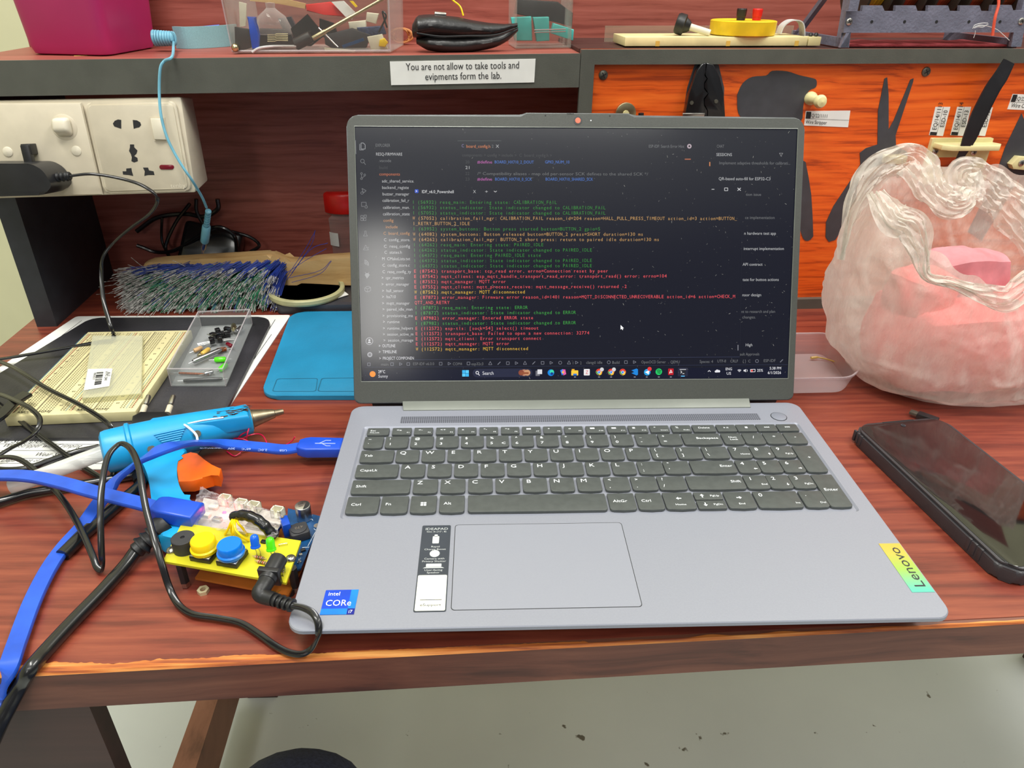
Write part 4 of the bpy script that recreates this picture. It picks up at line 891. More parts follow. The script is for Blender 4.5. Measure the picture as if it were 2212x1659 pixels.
# ------------------------------------------------------------------ laptop
lp = thing('laptop', 'open grey laptop with terminal text on its dark screen, standing on the workbench', 'laptop', (0, .118, 0))
HW = .17965; DZ = .019
mb = MB(); mb.prism(rrect(-HW, HW, 0, .2275, .010), DZ - .0022, DZ, .0007)
mb.build('palm_rest', 'lap_deck', lp) if False else None
O = rrect(-HW, HW, 0, .2275, .009, 6); I = rrect(-.1668, .1688, .0895, .1972, .003, 6); I2 = rrect(-.1655, .1675, .0908, .1962, .002, 6); n = len(O)
mb = MB(); V = [(x, y, DZ) for x, y in O] + [(x, y, DZ) for x, y in I] + [(x, y, DZ - .0012) for x, y in I2] + [(x * 1.0, y, DZ - .0025) for x, y in O]
V2 = [(x * .9975, .1137 + (y - .1137) * .996, DZ) for x, y in O]
V = [(p[0], p[1], DZ) for p in V2] + V[n:2 * n] + V[2 * n:3 * n] + [(x, y, DZ - .0006) for x, y in O] + [(x, y, DZ - .0028) for x, y in O]
def ring(a, b): return [(a * n + i, a * n + (i + 1) % n, b * n + (i + 1) % n, b * n + i) for i in range(n)]
mb.add(V, ring(0, 1) + ring(1, 2) + [(j + 3 * n, i + 3 * n, i, j) for i, j in [(k, (k + 1) % n) for k in range(n)]] + [(j + 4 * n, i + 4 * n, i + 3 * n, j + 3 * n) for i, j in [(k, (k + 1) % n) for k in range(n)]])
mb.add([(x, y, DZ - .0012) for x, y in I2], [list(range(n))]); mb.build('palm_rest', 'lap_deck', lp)
mb = MB(); mb.prism([(x * .94, .1137 + (y - .1137) * .86) for x, y in O], .0030, DZ - .0028, 0, top=[(x * .9985, .1137 + (y - .1137) * .998) for x, y in O]); mb.build('bottom_case', 'lap_lid', lp, 'darker bottom case')
for x in (-.15, .15):
    for y in (.02, .20):
        mb = MB(); mb.box(x - .015, x + .015, (y - .1137) * .82 + .1137 - .004, (y - .1137) * .82 + .1137 + .004, 0, .0035, .001); mb.build('rubber_foot', 'black_rubber', lp)
# ports on the left side
mb = MB(); mb.box(-HW + .0005, -HW + .006, .1715, .1865, .0095, .0150); mb.build('usb_port', 'ink', lp)
# speaker strip, power button, touchpad
mb = MB(); mb.prism(rrect(-.1397, .1415, .2015, .2108, .001), DZ, DZ + .0001); mb.build('speaker_grille', 'grille', lp, 'perforated speaker strip')
mb = MB(Matrix.Translation((.1570, .2058, DZ))); mb.cyl(.0063, 0, .00015, 32); mb.m = 1; mb.cyl(.0058, .0001, .0004, 32, .0002); mb.build('power_button', ['lap_dark', 'lap_well'], lp)
mb = MB(); O2 = rrect(-.0936, .0113, .0118, .0822, .0022); I3 = rrect(-.0932, .0109, .0122, .0818, .0020); k = len(O2)
mb.add([(x, y, DZ + .00006) for x, y in O2] + [(x, y, DZ + .00006) for x, y in I3], [(i, (i + 1) % k, (i + 1) % k + k, i + k) for i in range(k)]); mb.m = 1
mb.add([(x, y, DZ + .00012) for x, y in I3], [list(range(k))]); mb.build('touchpad', ['lap_dark', 'lap_pad'], lp)
# hinge cover
mb = MB(); mb.hex([(-.1390, .2195, DZ - .001), (.1392, .2195, DZ - .001), (.1412, .236, DZ - .001), (-.1412, .236, DZ - .001), (-.1390, .2195, DZ + .0008), (.1392, .2195, DZ + .0008), (.1412, .236, DZ + .0052), (-.1412, .236, DZ + .0052)], .0006); mb.build('hinge_cover', 'hinge_grey', lp, 'light grey hinge cover strip')
mb = MB(along((-.1650, .2375, DZ + .0), (.1650, .2375, DZ + .0))); mb.cyl(.0055, 0, .330, 20); mb.build('hinge_barrel', 'lap_dark', lp)
# ---- keys
RY = dict(F=(.1936, .1842), N=(.1817, .1672), Q=(.1640, .1495), A=(.1465, .1318), Z=(.1287, .1137), B=(.1107, .0935))
def row(k, items): return [(k, *it) for it in items]
KEYS = row('F', [(-162.8, -146.5, 'Esc', 'e'), (-144.2, -129.8, 'F1', 'f'), (-127.8, -113.7, 'F2', 'f'), (-111.4, -97.2, 'F3', 'f'), (-95.1, -80.9, 'F4', 'f'), (-78.7, -64.6, 'F5', 'f'), (-62.4, -48.4, 'F6', 'f'), (-46.4, -32.2, 'F7', 'f'), (-30.3, -16.1, 'F8', 'f'), (-14.3, 0, 'F9', 'f'), (2.1, 16.6, 'F10', 'f'), (18.5, 33.1, 'F11', 'f'), (34.5, 49.4, 'F12', 'f'), (51.1, 65.9, 'Insert', 'f'), (67.7, 82.8, 'PrtSc', 'f'), (84, 101.4, 'Delete', 'c'), (102.6, 117.5, '>/II', 'i'), (118, 133, 'o', 'i'), (133.7, 148.9, '<<', 'i'), (149.7, 165.6, '>>', 'i')])
KEYS += row('N', [(-163.3, -149.3, '~`', 'd')] + [(-147.8 + 18.55 * i, -130.9 + 18.5 * i, s, 'd') for i, s in enumerate(['!1', '@2', '#3', '$4', '%5', '^6', '&7', '*8', '(9', ')0', '_-', '+='])] + [(72.9, 101.8, 'Backspace', 'r'), (103.0, 118.4, 'Num\nLock', 'n'), (119, 134.3, '/', 'm'), (134.9, 150, '*', 'm'), (150.6, 165.9, '-', 'm')])
KEYS[20 + 12] = ('N', 54.9, 71.9, '+=', 'd')
KEYS += row('Q', [(-163.4, -139.7, 'Tab', 'l')] + [(-138.2 + 18.4 * i, -121.6 + 18.4 * i, s, 'u') for i, s in enumerate('QWERTYUIOP')] + [(45.6, 63.2, '{[', 'd'), (64.4, 82.2, '}]', 'd'), (83.2, 101.8, '|\\', 'd'), (103.2, 118.4, '7;Home', 'p'), (118.9, 134.4, '8;^', 'p'), (134.9, 150.3, '9;PgUp', 'p')])
KEYS += row('A', [(-163.9, -134.6, 'CapsLk', 'l')] + [(-132.9 + 18.4 * i, -116.2 + 18.4 * i, s, 'u') for i, s in enumerate('ASDFGHJKL')] + [(32.6, 50.5, ':;', 'd'), (51.1, 69.2, '"\'', 'd'), (70.2, 101.8, 'Enter', 'r'), (102.9, 118.4, '4;<', 'p'), (118.9, 134.4, '5', 'p'), (134.9, 150.3, '6;>', 'p')])
KEYS += row('Z', [(-164.0, -124.8, 'Shift', 'l')] + [(-123.0 + 18.45 * i, -106.4 + 18.45 * i, s, 'u') for i, s in enumerate('ZXCVBNM')] + [(6.2, 23.4, '<,', 'd'), (24.7, 42.2, '>.', 'd'), (43, 62, '?/', 'd'), (63, 102.3, 'Shift', 'r'), (103.0, 118.7, '1;End', 'p'), (118.9, 134.6, '2;v', 'p'), (134.9, 150.4, '3;PgDn', 'p')])
KEYS += row('B', [(-164.3, -143.5, 'Ctrl', 'l'), (-142.1, -124.6, 'Fn', 'l'), (-123.1, -106.2, 'win', 'w'), (-104.4, -88, 'Alt', 'l'), (-85.9, 4.7, '', 's'), (6.2, 23.8, 'AltGr', 'l'), (24.9, 42.2, 'Ctrl', 'l'), (43, 63, '<;Home', 'a'), (64, 82.8, '^;PgUp', 'h'), (64, 82.8, 'v;PgDn', 'h2'), (84, 102.8, '>;End', 'a'), (103.9, 133.6, '0;Ins', 'p'), (134.9, 150.8, '.;Del', 'p')])
KEYS += [('+', 151.0, 166.0, '+', 't'), ('E', 151.0, 166.0, 'Enter', 't')]
KZ = DZ + .0009
Xv, Yv = Vector((1, 0, 0)), Vector((0, 1, 0))
def arrow(mb, cx, cy, ang, s):
    P = [(-1, -.22), (.1, -.22), (.1, -.8), (1, 0), (.1, .8), (.1, .22), (-1, .22)]; c, sn = math.cos(ang), math.sin(ang)
    mb.add([(cx + (x * c - y * sn) * s, cy + (x * sn + y * c) * s, KZ + .0001) for x, y in P], [list(range(7))])
AR = {'<': PI, '>': 0, '^': PI / 2, 'v': -PI / 2}
for rw_, x0, x1, s, kd in KEYS:
    x0 /= 1000; x1 /= 1000
    if rw_ == '+': y1, y0 = .1640, .1318
    elif rw_ == 'E': y1, y0 = .1287, .0935
    else: y1, y0 = RY[rw_]
    if kd == 'h': y0 = .1028
    if kd == 'h2': y1 = .1020; y0 = .0935
    # rounded bottom corners, slightly bowed front edge like the real caps
    bow = .0006 if kd not in ('s', 'h', 'h2', 'f', 'i') else .0002; rt = .0007; rb = .0024 if kd not in ('h', 'h2', 'f', 'i', 'e', 'c') else .0014
    P = [(x0, y1 - rt), (x0 + rt * .3, y1 - rt * .3), (x0 + rt, y1), (x1 - rt, y1), (x1 - rt * .3, y1 - rt * .3), (x1, y1 - rt)]
    for k in range(5):
        a = -PI / 2 * k / 4; P.append((x1 - rb + rb * math.cos(a), y0 + rb + rb * math.sin(a)))
    P.append(((x0 + x1) / 2, y0 - bow))
    for k in range(5):
        a = -PI / 2 - PI / 2 * k / 4; P.append((x0 + rb + rb * math.cos(a), y0 + rb + rb * math.sin(a)))
    mb = MB(); mb.prism(P, DZ - .0012, KZ, .00035, 2); key = mb.build('key', 'key_cap', lp)
    if kd == 's': continue
    mb = MB(); z = KZ + .00008; h = y1 - y0
    def T(t, x, y, sz, **k_): mb.text(t, (x, y, z), Xv, Yv, sz, **k_)
    if kd == 'u': T(s, x0 + .0025, y1 - .0055, .0052, wx=1.15)
    elif kd == 'd':
        T(s[0], x0 + .0028, y1 - .0046, .0040); T(s[1], x0 + .0028, y0 + .0030, .0042, wx=1.15)
        if s == '%5': T('C', x1 - .0052, y0 + .0032, .0036, wx=1.1); T('=', x1 - .0056, y0 + .0034, .0030)
    elif kd == 'l': T(s, x0 + .0028, y0 + h * .45, .0036, wx=1.12)
    elif kd == 'r': T(s, x1 - .0022, y0 + h * .48, .0036, wx=1.12, right=True)
    elif kd == 'c': T(s, (x0 + x1) / 2 , y0 + h * .46, .0030, center=True, wx=1.1)
    elif kd == 'n': T('Num', (x0 + x1) / 2, y1 - .0065, .0028, center=True, wx=1.1); T('Lock', (x0 + x1) / 2 + .0004, y1 - .0094, .0028, center=True, wx=1.1)
    elif kd == 'm': T(s, (x0 + x1) / 2, y0 + h * .5, .0044, center=True, wx=1.2)
    elif kd == 't': T(s, (x0 + x1) / 2, y0 + (h * .5 if s == '+' else h * .48), .0040, center=True, wx=1.1)
    elif kd == 'e': T('Esc', x0 + .0022, y0 + .0047, .0027, wx=1.2); T('FnLock', x0 + .0022, y0 + .0022, .0019, wx=1.25)
    elif kd == 'i':
        cx, cy = (x0 + x1) / 2, y0 + h * .55
        if s == 'o': mb.add([(cx - .001, cy - .001, z), (cx + .001, cy - .001, z), (cx + .001, cy + .001, z), (cx - .001, cy + .001, z)], [(0, 1, 2, 3)])
        else:
            for k in range(3 if s != '>/II' else 1):
                d = 1 if s[0] == '>' else -1; xx = cx + (k - 1) * .0014 * d
                mb.add([(xx - .0006 * d, cy + .0008, z), (xx - .0006 * d, cy - .0008, z), (xx + .0007 * d, cy, z)], [(0, 1, 2)])
            if s == '>/II': T('/II', cx - .0002, cy - .0009, .0024)
    elif kd == 'f':
        T(s, x1 - .0016, y0 + .0020, .0019, right=True, wx=1.2); cx, cy = x0 + .0045, y0 + .0060; r = .0010
        g_ = {'F4': 'x', 'F5': '*-', 'F6': '*+', 'F1': '<x', 'F2': '<-', 'F3': '<+', 'F8': '+', 'F9': 'o', 'Insert': '*', 'PrtSc': '%'}.get(s)
        if g_: T(g_, cx - .0014, cy - .0010, .0032, wx=1.15)
        else: mb.add([(cx - .0012, cy - .0009, z), (cx + (.0022 if s != 'F12' else .0008), cy - .0009, z), (cx + (.0022 if s != 'F12' else .0008), cy + .0009, z), (cx - .0012, cy + .0009, z)], [(0, 1, 2, 3)])
    elif kd == 'w':
        cx, cy = (x0 + x1) / 2, y0 + h * .5; g2 = .0002; r = .0018
        for sx in (0, 1):
            for sy in (0, 1):
                a, b = cx + (g2 if sx else -r), cy + (g2 if sy else -r); w3 = r - g2
                mb.add([(a, b, z), (a + w3, b, z), (a + w3, b + w3, z), (a, b + w3, z)], [(0, 1, 2, 3)])
    else:
        pr_ = s.split(';')
        if kd == 'p':
            T(pr_[0], x0 + .0032, y1 - .0055, .0048, wx=1.15)
            if len(pr_) > 1:
                if pr_[1] in AR: arrow(mb, x1 - .0032, y0 + .0045, AR[pr_[1]], .0013)
                else: T(pr_[1], x1 - .0014, y0 + .0040, .0024, right=True, wx=1.15)
        elif kd == 'a': arrow(mb, (x0 + x1) / 2, y0 + h * .63, AR[pr_[0]], .0018); T(pr_[1], (x0 + x1) / 2, y0 + .0038, .0024, center=True, wx=1.2)
        else: arrow(mb, x0 + .0052, (y0 + y1) / 2, AR[pr_[0]], .0018); T(pr_[1], x1 - .0022, (y0 + y1) / 2 - .0008, .0024, right=True, wx=1.2)
    mb.build('key_legend', 'key_ink', key)
# ---- stickers
def flat(poly, z, m, name, parent, label=None, th=.0001):
    mb = MB(); mb.prism(poly, z - th, z); return mb.build(name, m, parent, label)
sk = flat(rrect(-.1637, -.1455, .0103, .0283, .0005), DZ + .00025, 'stk_blue', 'processor_sticker', lp, 'square blue sticker with white lettering')
sq = lambda x0, x1, y0, y1, m: flat([(x0, y0), (x1, y0), (x1, y1), (x0, y1)], DZ + .00032, m, 'sticker_field', sk)
sq(-.1637, -.1495, .0103, .0145, 'stk_blue2'); sq(-.1495, -.1455, .0103, .0145, 'stk_navy'); sq(-.1495, -.1455, .0145, .0283, 'stk_blue2')
mb = MB(); z = DZ + .0004
mb.text('intel', (-.1618, .0240, z), Xv, Yv, .0040, wx=.95); mb.text('CORe', (-.1622, .0165, z), Xv, Yv, .0062, wx=.88); mb.text('i7', (-.1487, .0112, z), Xv, Yv, .0030); mb.build('sticker_text', 'stk_white', sk)
sk = flat(rrect(-.1138, -.0961, .0110, .0817, .001), DZ + .00025, 'stk_grey', 'spec_sticker', lp, 'tall dark grey specification sticker with a white lower half')
flat(rrect(-.1132, -.0967, .0118, .0385, .0008), DZ + .00032, 'stk_cream', 'sticker_field', sk, 'white lower field')
mb = MB(); z = DZ + .0004; cx = -.1048
for t, y, sz in (('IDEAPAD', .0772, .0030), ('Slim 3i (15", 8)', .0750, .0018), ('Rapid', .0615, .0020), ('Charge Boost', .0592, .0020), ('Camera with', .0512, .0020), ('Privacy Shutter', .0490, .0020), ('User-facing', .0418, .0020)): mb.text(t, (cx, y, z), Xv, Yv, sz, center=True, wx=1.15)
mb.text('Speaker', (cx, .0398, z), Xv, Yv, .0020, center=True, wx=1.15)
mb.prism(rrect(cx - .0020, cx + .0020, .0650, .0715, .0006), z - .0001, z); mb.prism(rrect(cx - .0010, cx + .0010, .0712, .0730, .0004), z - .0001, z)
M_ = mb.M; mb.M = Matrix.Translation((cx, .0562, z)); mb.cyl(.0030, -.0001, 0, 24); mb.M = M_
mb.prism(rrect(cx - .0045, cx + .0045, .0450, .0477, .0004), z - .0001, z); mb.add([(cx - .0062, .0440, z), (cx + .0062, .0440, z), (cx + .005, .0448, z), (cx - .005, .0448, z)], [(0, 1, 2, 3)])
mb.build('sticker_text', 'stk_silver', sk)
mb = MB(); mb.m = 0; mb.text('eSupport', (cx, .0150, z), Xv, Yv, .0026, center=True, wx=1.2); mb.add([(cx - .006, .0194, z), (cx + .006, .0194, z), (cx + .006, .0198, z), (cx - .006, .0198, z)], [(0, 1, 2, 3)]); mb.build('sticker_text', 'lap_dark', sk)
sk = flat([(.1655, .0187), (.1786, .0187), (.1788, .0589), (.1657, .0589)], DZ + .0002, 'stk_rainbow', 'brand_label', lp, 'shiny yellow to green brand label')
mb = MB(); g = glyph('Lenovo'); mb.text('Lenovo', (.1757, .0222, DZ + .0003), (0, 1, 0), (-1, 0, 0), .0092, wx=.0330 / (g[3] * .0092)); mb.build('label_text', 'lap_dark', sk)
# ---- lid
tl, trr, bl, brr = Luv(744.5, 246), Luv(1738, 255), Luv(767, 860), Luv(1717, 850)
UL = (tl[0] + bl[0]) / 2; UR = (trr[0] + brr[0]) / 2; VT = (tl[1] + trr[1]) / 2; VB = -.0195
ML = Matrix(((LU.x, LV.x, LN.x, LO.x), (LU.y, LV.y, LN.y, LO.y), (LU.z, LV.z, LN.z, LO.z), (0, 0, 0, 1)))
s_tl, s_tr, s_bl, s_br = Luv(762.5, 274), Luv(1722, 278), Luv(784, 824), Luv(1702.5, 818)
SL = (s_tl[0] + s_bl[0]) / 2; SR = (s_tr[0] + s_br[0]) / 2; SB = (s_bl[1] + s_br[1]) / 2; ST = (s_tl[1] + s_tr[1]) / 2
h0, h1 = Luv(1122, 250)[0], Luv(1372, 256)[0]
def lidpoly(m):
    P = []; r = .009 - m
    for k in range(7): a = PI - PI / 2 * k / 6; P.append((UL + m + r + r * math.cos(a), VT - m - r + r * math.sin(a)))
    P += [(h0 + m, VT - m), (h0 + .005 + m, VT + .0025 - m), (h1 - .005 - m, VT + .0025 - m), (h1 - m, VT - m)]
    for k in range(7): a = PI / 2 - PI / 2 * k / 6; P.append((UR - m - r + r * math.cos(a), VT - m - r + r * math.sin(a)))
    r = .005
    for k in range(5): a = -PI / 2 * k / 4; P.append((UR - m - r + r * math.cos(a), VB + m + r + r * math.sin(a)))
    for k in range(5): a = -PI / 2 - PI / 2 * k / 4; P.append((UL + m + r + r * math.cos(a), VB + m + r + r * math.sin(a)))
    return P
mb = MB(ML); mb.prism(lidpoly(0), -.0062, -.0004, .0008); mb.build('lid_shell', 'lap_lid', lp)
# bezel: ring from the outline to the screen opening
def ringmesh(outer, inner, w0, w1, m, name, parent, label=None):
    # outer: list, inner rectangle (x0,x1,y0,y1): triangulate through bmesh
    b = bmesh.new(); vo = [b.verts.new((x, y, w1)) for x, y in outer]; vi = [b.verts.new((x, y, w1)) for x, y in inner]
    eo = [b.edges.new((vo[i], vo[(i + 1) % len(vo)])) for i in range(len(vo))]; ei = [b.edges.new((vi[i], vi[(i + 1) % len(vi)])) for i in range(len(vi))]
    bmesh.ops.triangle_fill(b, use_beauty=True, use_dissolve=False, edges=eo + ei)
    mb = MB(ML); mb.bm(b)
    for loop in (outer, inner):
        n = len(loop); mb.add([(x, y, w1) for x, y in loop] + [(x, y, w0) for x, y in loop], [(i, (i + 1) % n, (i + 1) % n + n, i + n) for i in range(n)])
    return mb.build(name, m, parent, label)
inner = rrect(SL, SR, SB, ST, .0010, 3)
bz = ringmesh(lidpoly(.0010), inner, -.0005, .0009, 'lap_bezel', 'bezel', lp, 'dark textured bezel around the screen')
mb = MB(ML)
for a, b in (((SL, SB), (SR, SB)), ((SL, ST), (SR, ST)), ((SL, SB), (SL, ST)), ((SR, SB), (SR, ST))): mb.tube([(a[0], a[1], .0008), (b[0], b[1], .0008)], .00035, 6)
mat('bezel_edge', (120, 124, 118), .3, .3); mb.build('bezel_trim', 'bezel_edge', bz)
cx_, cy_ = Luv(1248, 261); MC = ML @ Matrix.Translation((cx_, cy_, .0009))
mb = MB(MC); mb.cyl(.0033, 0, .0002, 28); mb.m = 1; mb.cyl(.0021, .0001, .0004, 24); mb.build('webcam', ['lens_ring', 'shutter'], lp, 'webcam covered by its orange-red privacy shutter')
for x, y, r in ((1276, 261, .0005), (1178, 250, .0005), (1317, 251, .0005)):
    u, v = Luv(x, y); mb = MB(ML @ Matrix.Translation((u, v, .0009))); mb.cyl(r, 0, .0002, 10); mb.build('microphone_hole', 'key_ink' if x == 1276 else 'ink', lp)
u, v = Luv(1232, 246); mb = MB(ML @ Matrix.Translation((u, v, .0009)))
for k in range(5): mb.box(-.0026 + k * .0011, -.0021 + k * .0011, -.0006, .0006, 0, .0003)
mb.build('shutter_slider', 'ink', lp)
# ---- screen panel
scm = bpy.data.materials.new('screen'); scm.use_nodes = True; b = scm.node_tree.nodes['Principled BSDF']
b.inputs['Base Color'].default_value = (.004, .004, .005, 1); b.inputs['Roughness'].default_value = .14; b.inputs['Emission Color'].default_value = (.0045, .0055, .014, 1); b.inputs['Emission Strength'].default_value = .8; MATS['screen'] = scm
mb = MB(ML); mb.add([(SL, SB, 0), (SR, SB, 0), (SR, ST, 0), (SL, ST, 0)], [(0, 1, 2, 3)]); scr = mb.build('screen_panel', 'screen', lp, 'dark glossy display')
EM = {}
def em(c, st=.6):
    k = (c, st)
    if k in EM: return EM[k]
    m = bpy.data.materials.new('display_colour'); m.use_nodes = True; b = m.node_tree.nodes['Principled BSDF']; b.inputs['Base Color'].default_value = (0, 0, 0, 1); b.inputs['Roughness'].default_value = .15
    b.inputs['Emission Color'].default_value = (*lin(c), 1); b.inputs['Emission Strength'].default_value = st; EM[k] = m; return m
class SC:                                   # coloured marks on the display, positions read off the photo
    def __init__(s): s.mb = MB(ML); s.m = []
    def col(s, c, st=.6):
        m = em(c, st)
        if m not in s.m: s.m.append(m)
        s.mb.m = s.m.index(m)
    def text(s, t, px, py, px2=None, sz=.0032, c=(200, 200, 200), st=.6, lift=.0002):
        s.col(c, st); u, v = Luv(px, py); k = 1.0; g = glyph(t)
        if px2: k = (Luv(px2, py)[0] - u) / (g[3] * sz)
        s.mb.text(t, (u, v - sz * .34, lift), (1, 0, 0), (0, 1, 0), sz, wx=k)
    def rect(s, x0, y0, x1, y1, c, st=.6, lift=.0001, r=0):
        s.col(c, st); a = Luv(x0, y1); b = Luv(x1, y0); P = rrect(a[0], b[0], a[1], b[1], r, 4) if r else [(a[0], a[1]), (b[0], a[1]), (b[0], b[1]), (a[0], b[1])]
        s.mb.add([(x, y, lift) for x, y in P], [list(range(len(P)))])
    def disc(s, x, y, r, c, st=.6, lift=.00015, n=16):
        s.col(c, st); u, v = Luv(x, y); r = r / 2640
        s.mb.add([(u + r * math.cos(2 * PI * i / n), v + r * math.sin(2 * PI * i / n), lift) for i in range(n)], [list(range(n))])
    def poly(s, P, c, st=.6, lift=.00018):
        s.col(c, st); s.mb.add([(*Luv(x, y), lift) for x, y in P][::-1], [list(range(len(P)))])
    def line(s, P, c, st=.5, wd=1.2, lift=.00018, closed=False):
        s.col(c, st); Q = [Vector(Luv(x, y)) for x, y in P]; hw2 = wd / 2640 / 2
        for a, b in zip(Q, Q[1:] + ([Q[0]] if closed else [])):
            d = (b - a); d = d.normalized() if d.length else Vector((1, 0)); nn = Vector((-d.y, d.x)) * hw2
            s.mb.add([(*(a - nn), lift), (*(b - nn), lift), (*(b + nn), lift), (*(a + nn), lift)], [(0, 1, 2, 3)])
    def done(s, name, label=None): return s.mb.build(name, s.m, scr, label)
GR, WH, RD = (62, 150, 66), (214, 166, 104), (226, 84, 92); YL = (214, 170, 60)
TERM = [('g', 'I (56932) resq_main: Entering state: CALIBRATION_FAIL'), ('g', 'I (56932) status_indicator: State indicator changed to CALIBRATION_FAIL'), ('g', 'I (57052) status_indicator: State indicator changed to CALIBRATION_FAIL'),
 ('w', 'W (57052) calibration_fail_mgr: CALIBRATION_FAIL reason_id=204 reason=HALL_FULL_PRESS_TIMEOUT action_id=3 action=BUTTON_'), ('w', '1_RETRY_BUTTON_2_IDLE'),
 ('g', 'I (63952) system_buttons: Button press started button=BUTTON_2 gpio=5'), ('w', 'W (64082) system_buttons: Button released button=BUTTON_2 press=SHORT duration=130 ms'), ('w', 'W (64262) calibration_fail_mgr: BUTTON_2 short press: return to paired idle duration=130 ms'),
 ('g', 'I (64262) resq_main: Entering state: PAIRED_IDLE'), ('g', 'I (64262) status_indicator: State indicator changed to PAIRED_IDLE'), ('g', 'I (64372) resq_main: Entering PAIRED_IDLE state'), ('g', 'I (64372) status_indicator: State indicator changed to PAIRED_IDLE'), ('g', 'I (64372) status_indicator: State indicator changed to PAIRED_IDLE'),
 ('r', 'E (87542) transport_base: tcp_read error, errno=Connection reset by peer'), ('r', 'E (87542) mqtt_client: esp_mqtt_handle_transport_read_error: transport_read() error: errno=104'), ('r', 'E (87552) mqtt_manager: MQTT error'), ('r', 'E (87552) mqtt_client: mqtt_process_receive: mqtt_message_receive() returned -2'),
 ('y', 'W (87562) mqtt_manager: MQTT disconnected'), ('r', 'E (87872) error_manager: Firmware error reason_id=1401 reason=MQTT_DISCONNECTED_UNRECOVERABLE action_id=6 action=CHECK_M'), ('r', 'QTT_AND_RETRY'), ('g', 'I (87872) resq_main: Entering state: ERROR'), ('g', 'I (87872) status_indicator: State indicator changed to ERROR'),
 ('r', 'E (87982) error_manager: Entered ERROR state'), ('g', 'I (87982) status_indicator: State indicator changed to ERROR'), ('r', 'E (112572) esp-tls: [sock=54] select() timeout'), ('r', 'E (112572) transport_base: Failed to open a new connection: 32774'), ('r', 'E (112572) mqtt_client: Error transport connect'), ('r', 'E (112572) mqtt_manager: MQTT error'), ('y', 'W (112572) mqtt_manager: MQTT disconnected')]
sc = SC(); cols = dict(g=GR, w=WH, r=RD, y=YL)
u0a, v0 = Luv(890, 436.5); u0b, v1 = Luv(898, 754); uE = Luv(1592, 468)[0]; uS = Luv(890.5, 470)[0]; cw = (uE - uS) / 120
for i, (c, t) in enumerate(TERM):
    f = i / 28; u = u0a + (u0b - u0a) * f; v = v0 + (v1 - v0) * f; sc.col(cols[c], .62 if i < 13 else .85)
    sc.mb.text(t, (u, v - .0013, .0002), (1, 0, 0), (0, 1, 0), .0037, cw=cw)
sc.done('terminal_text', 'green, orange and red terminal lines')
sc = SC(); g1, g2_, g3 = (150, 152, 155), (205, 206, 208), (92, 94, 98)
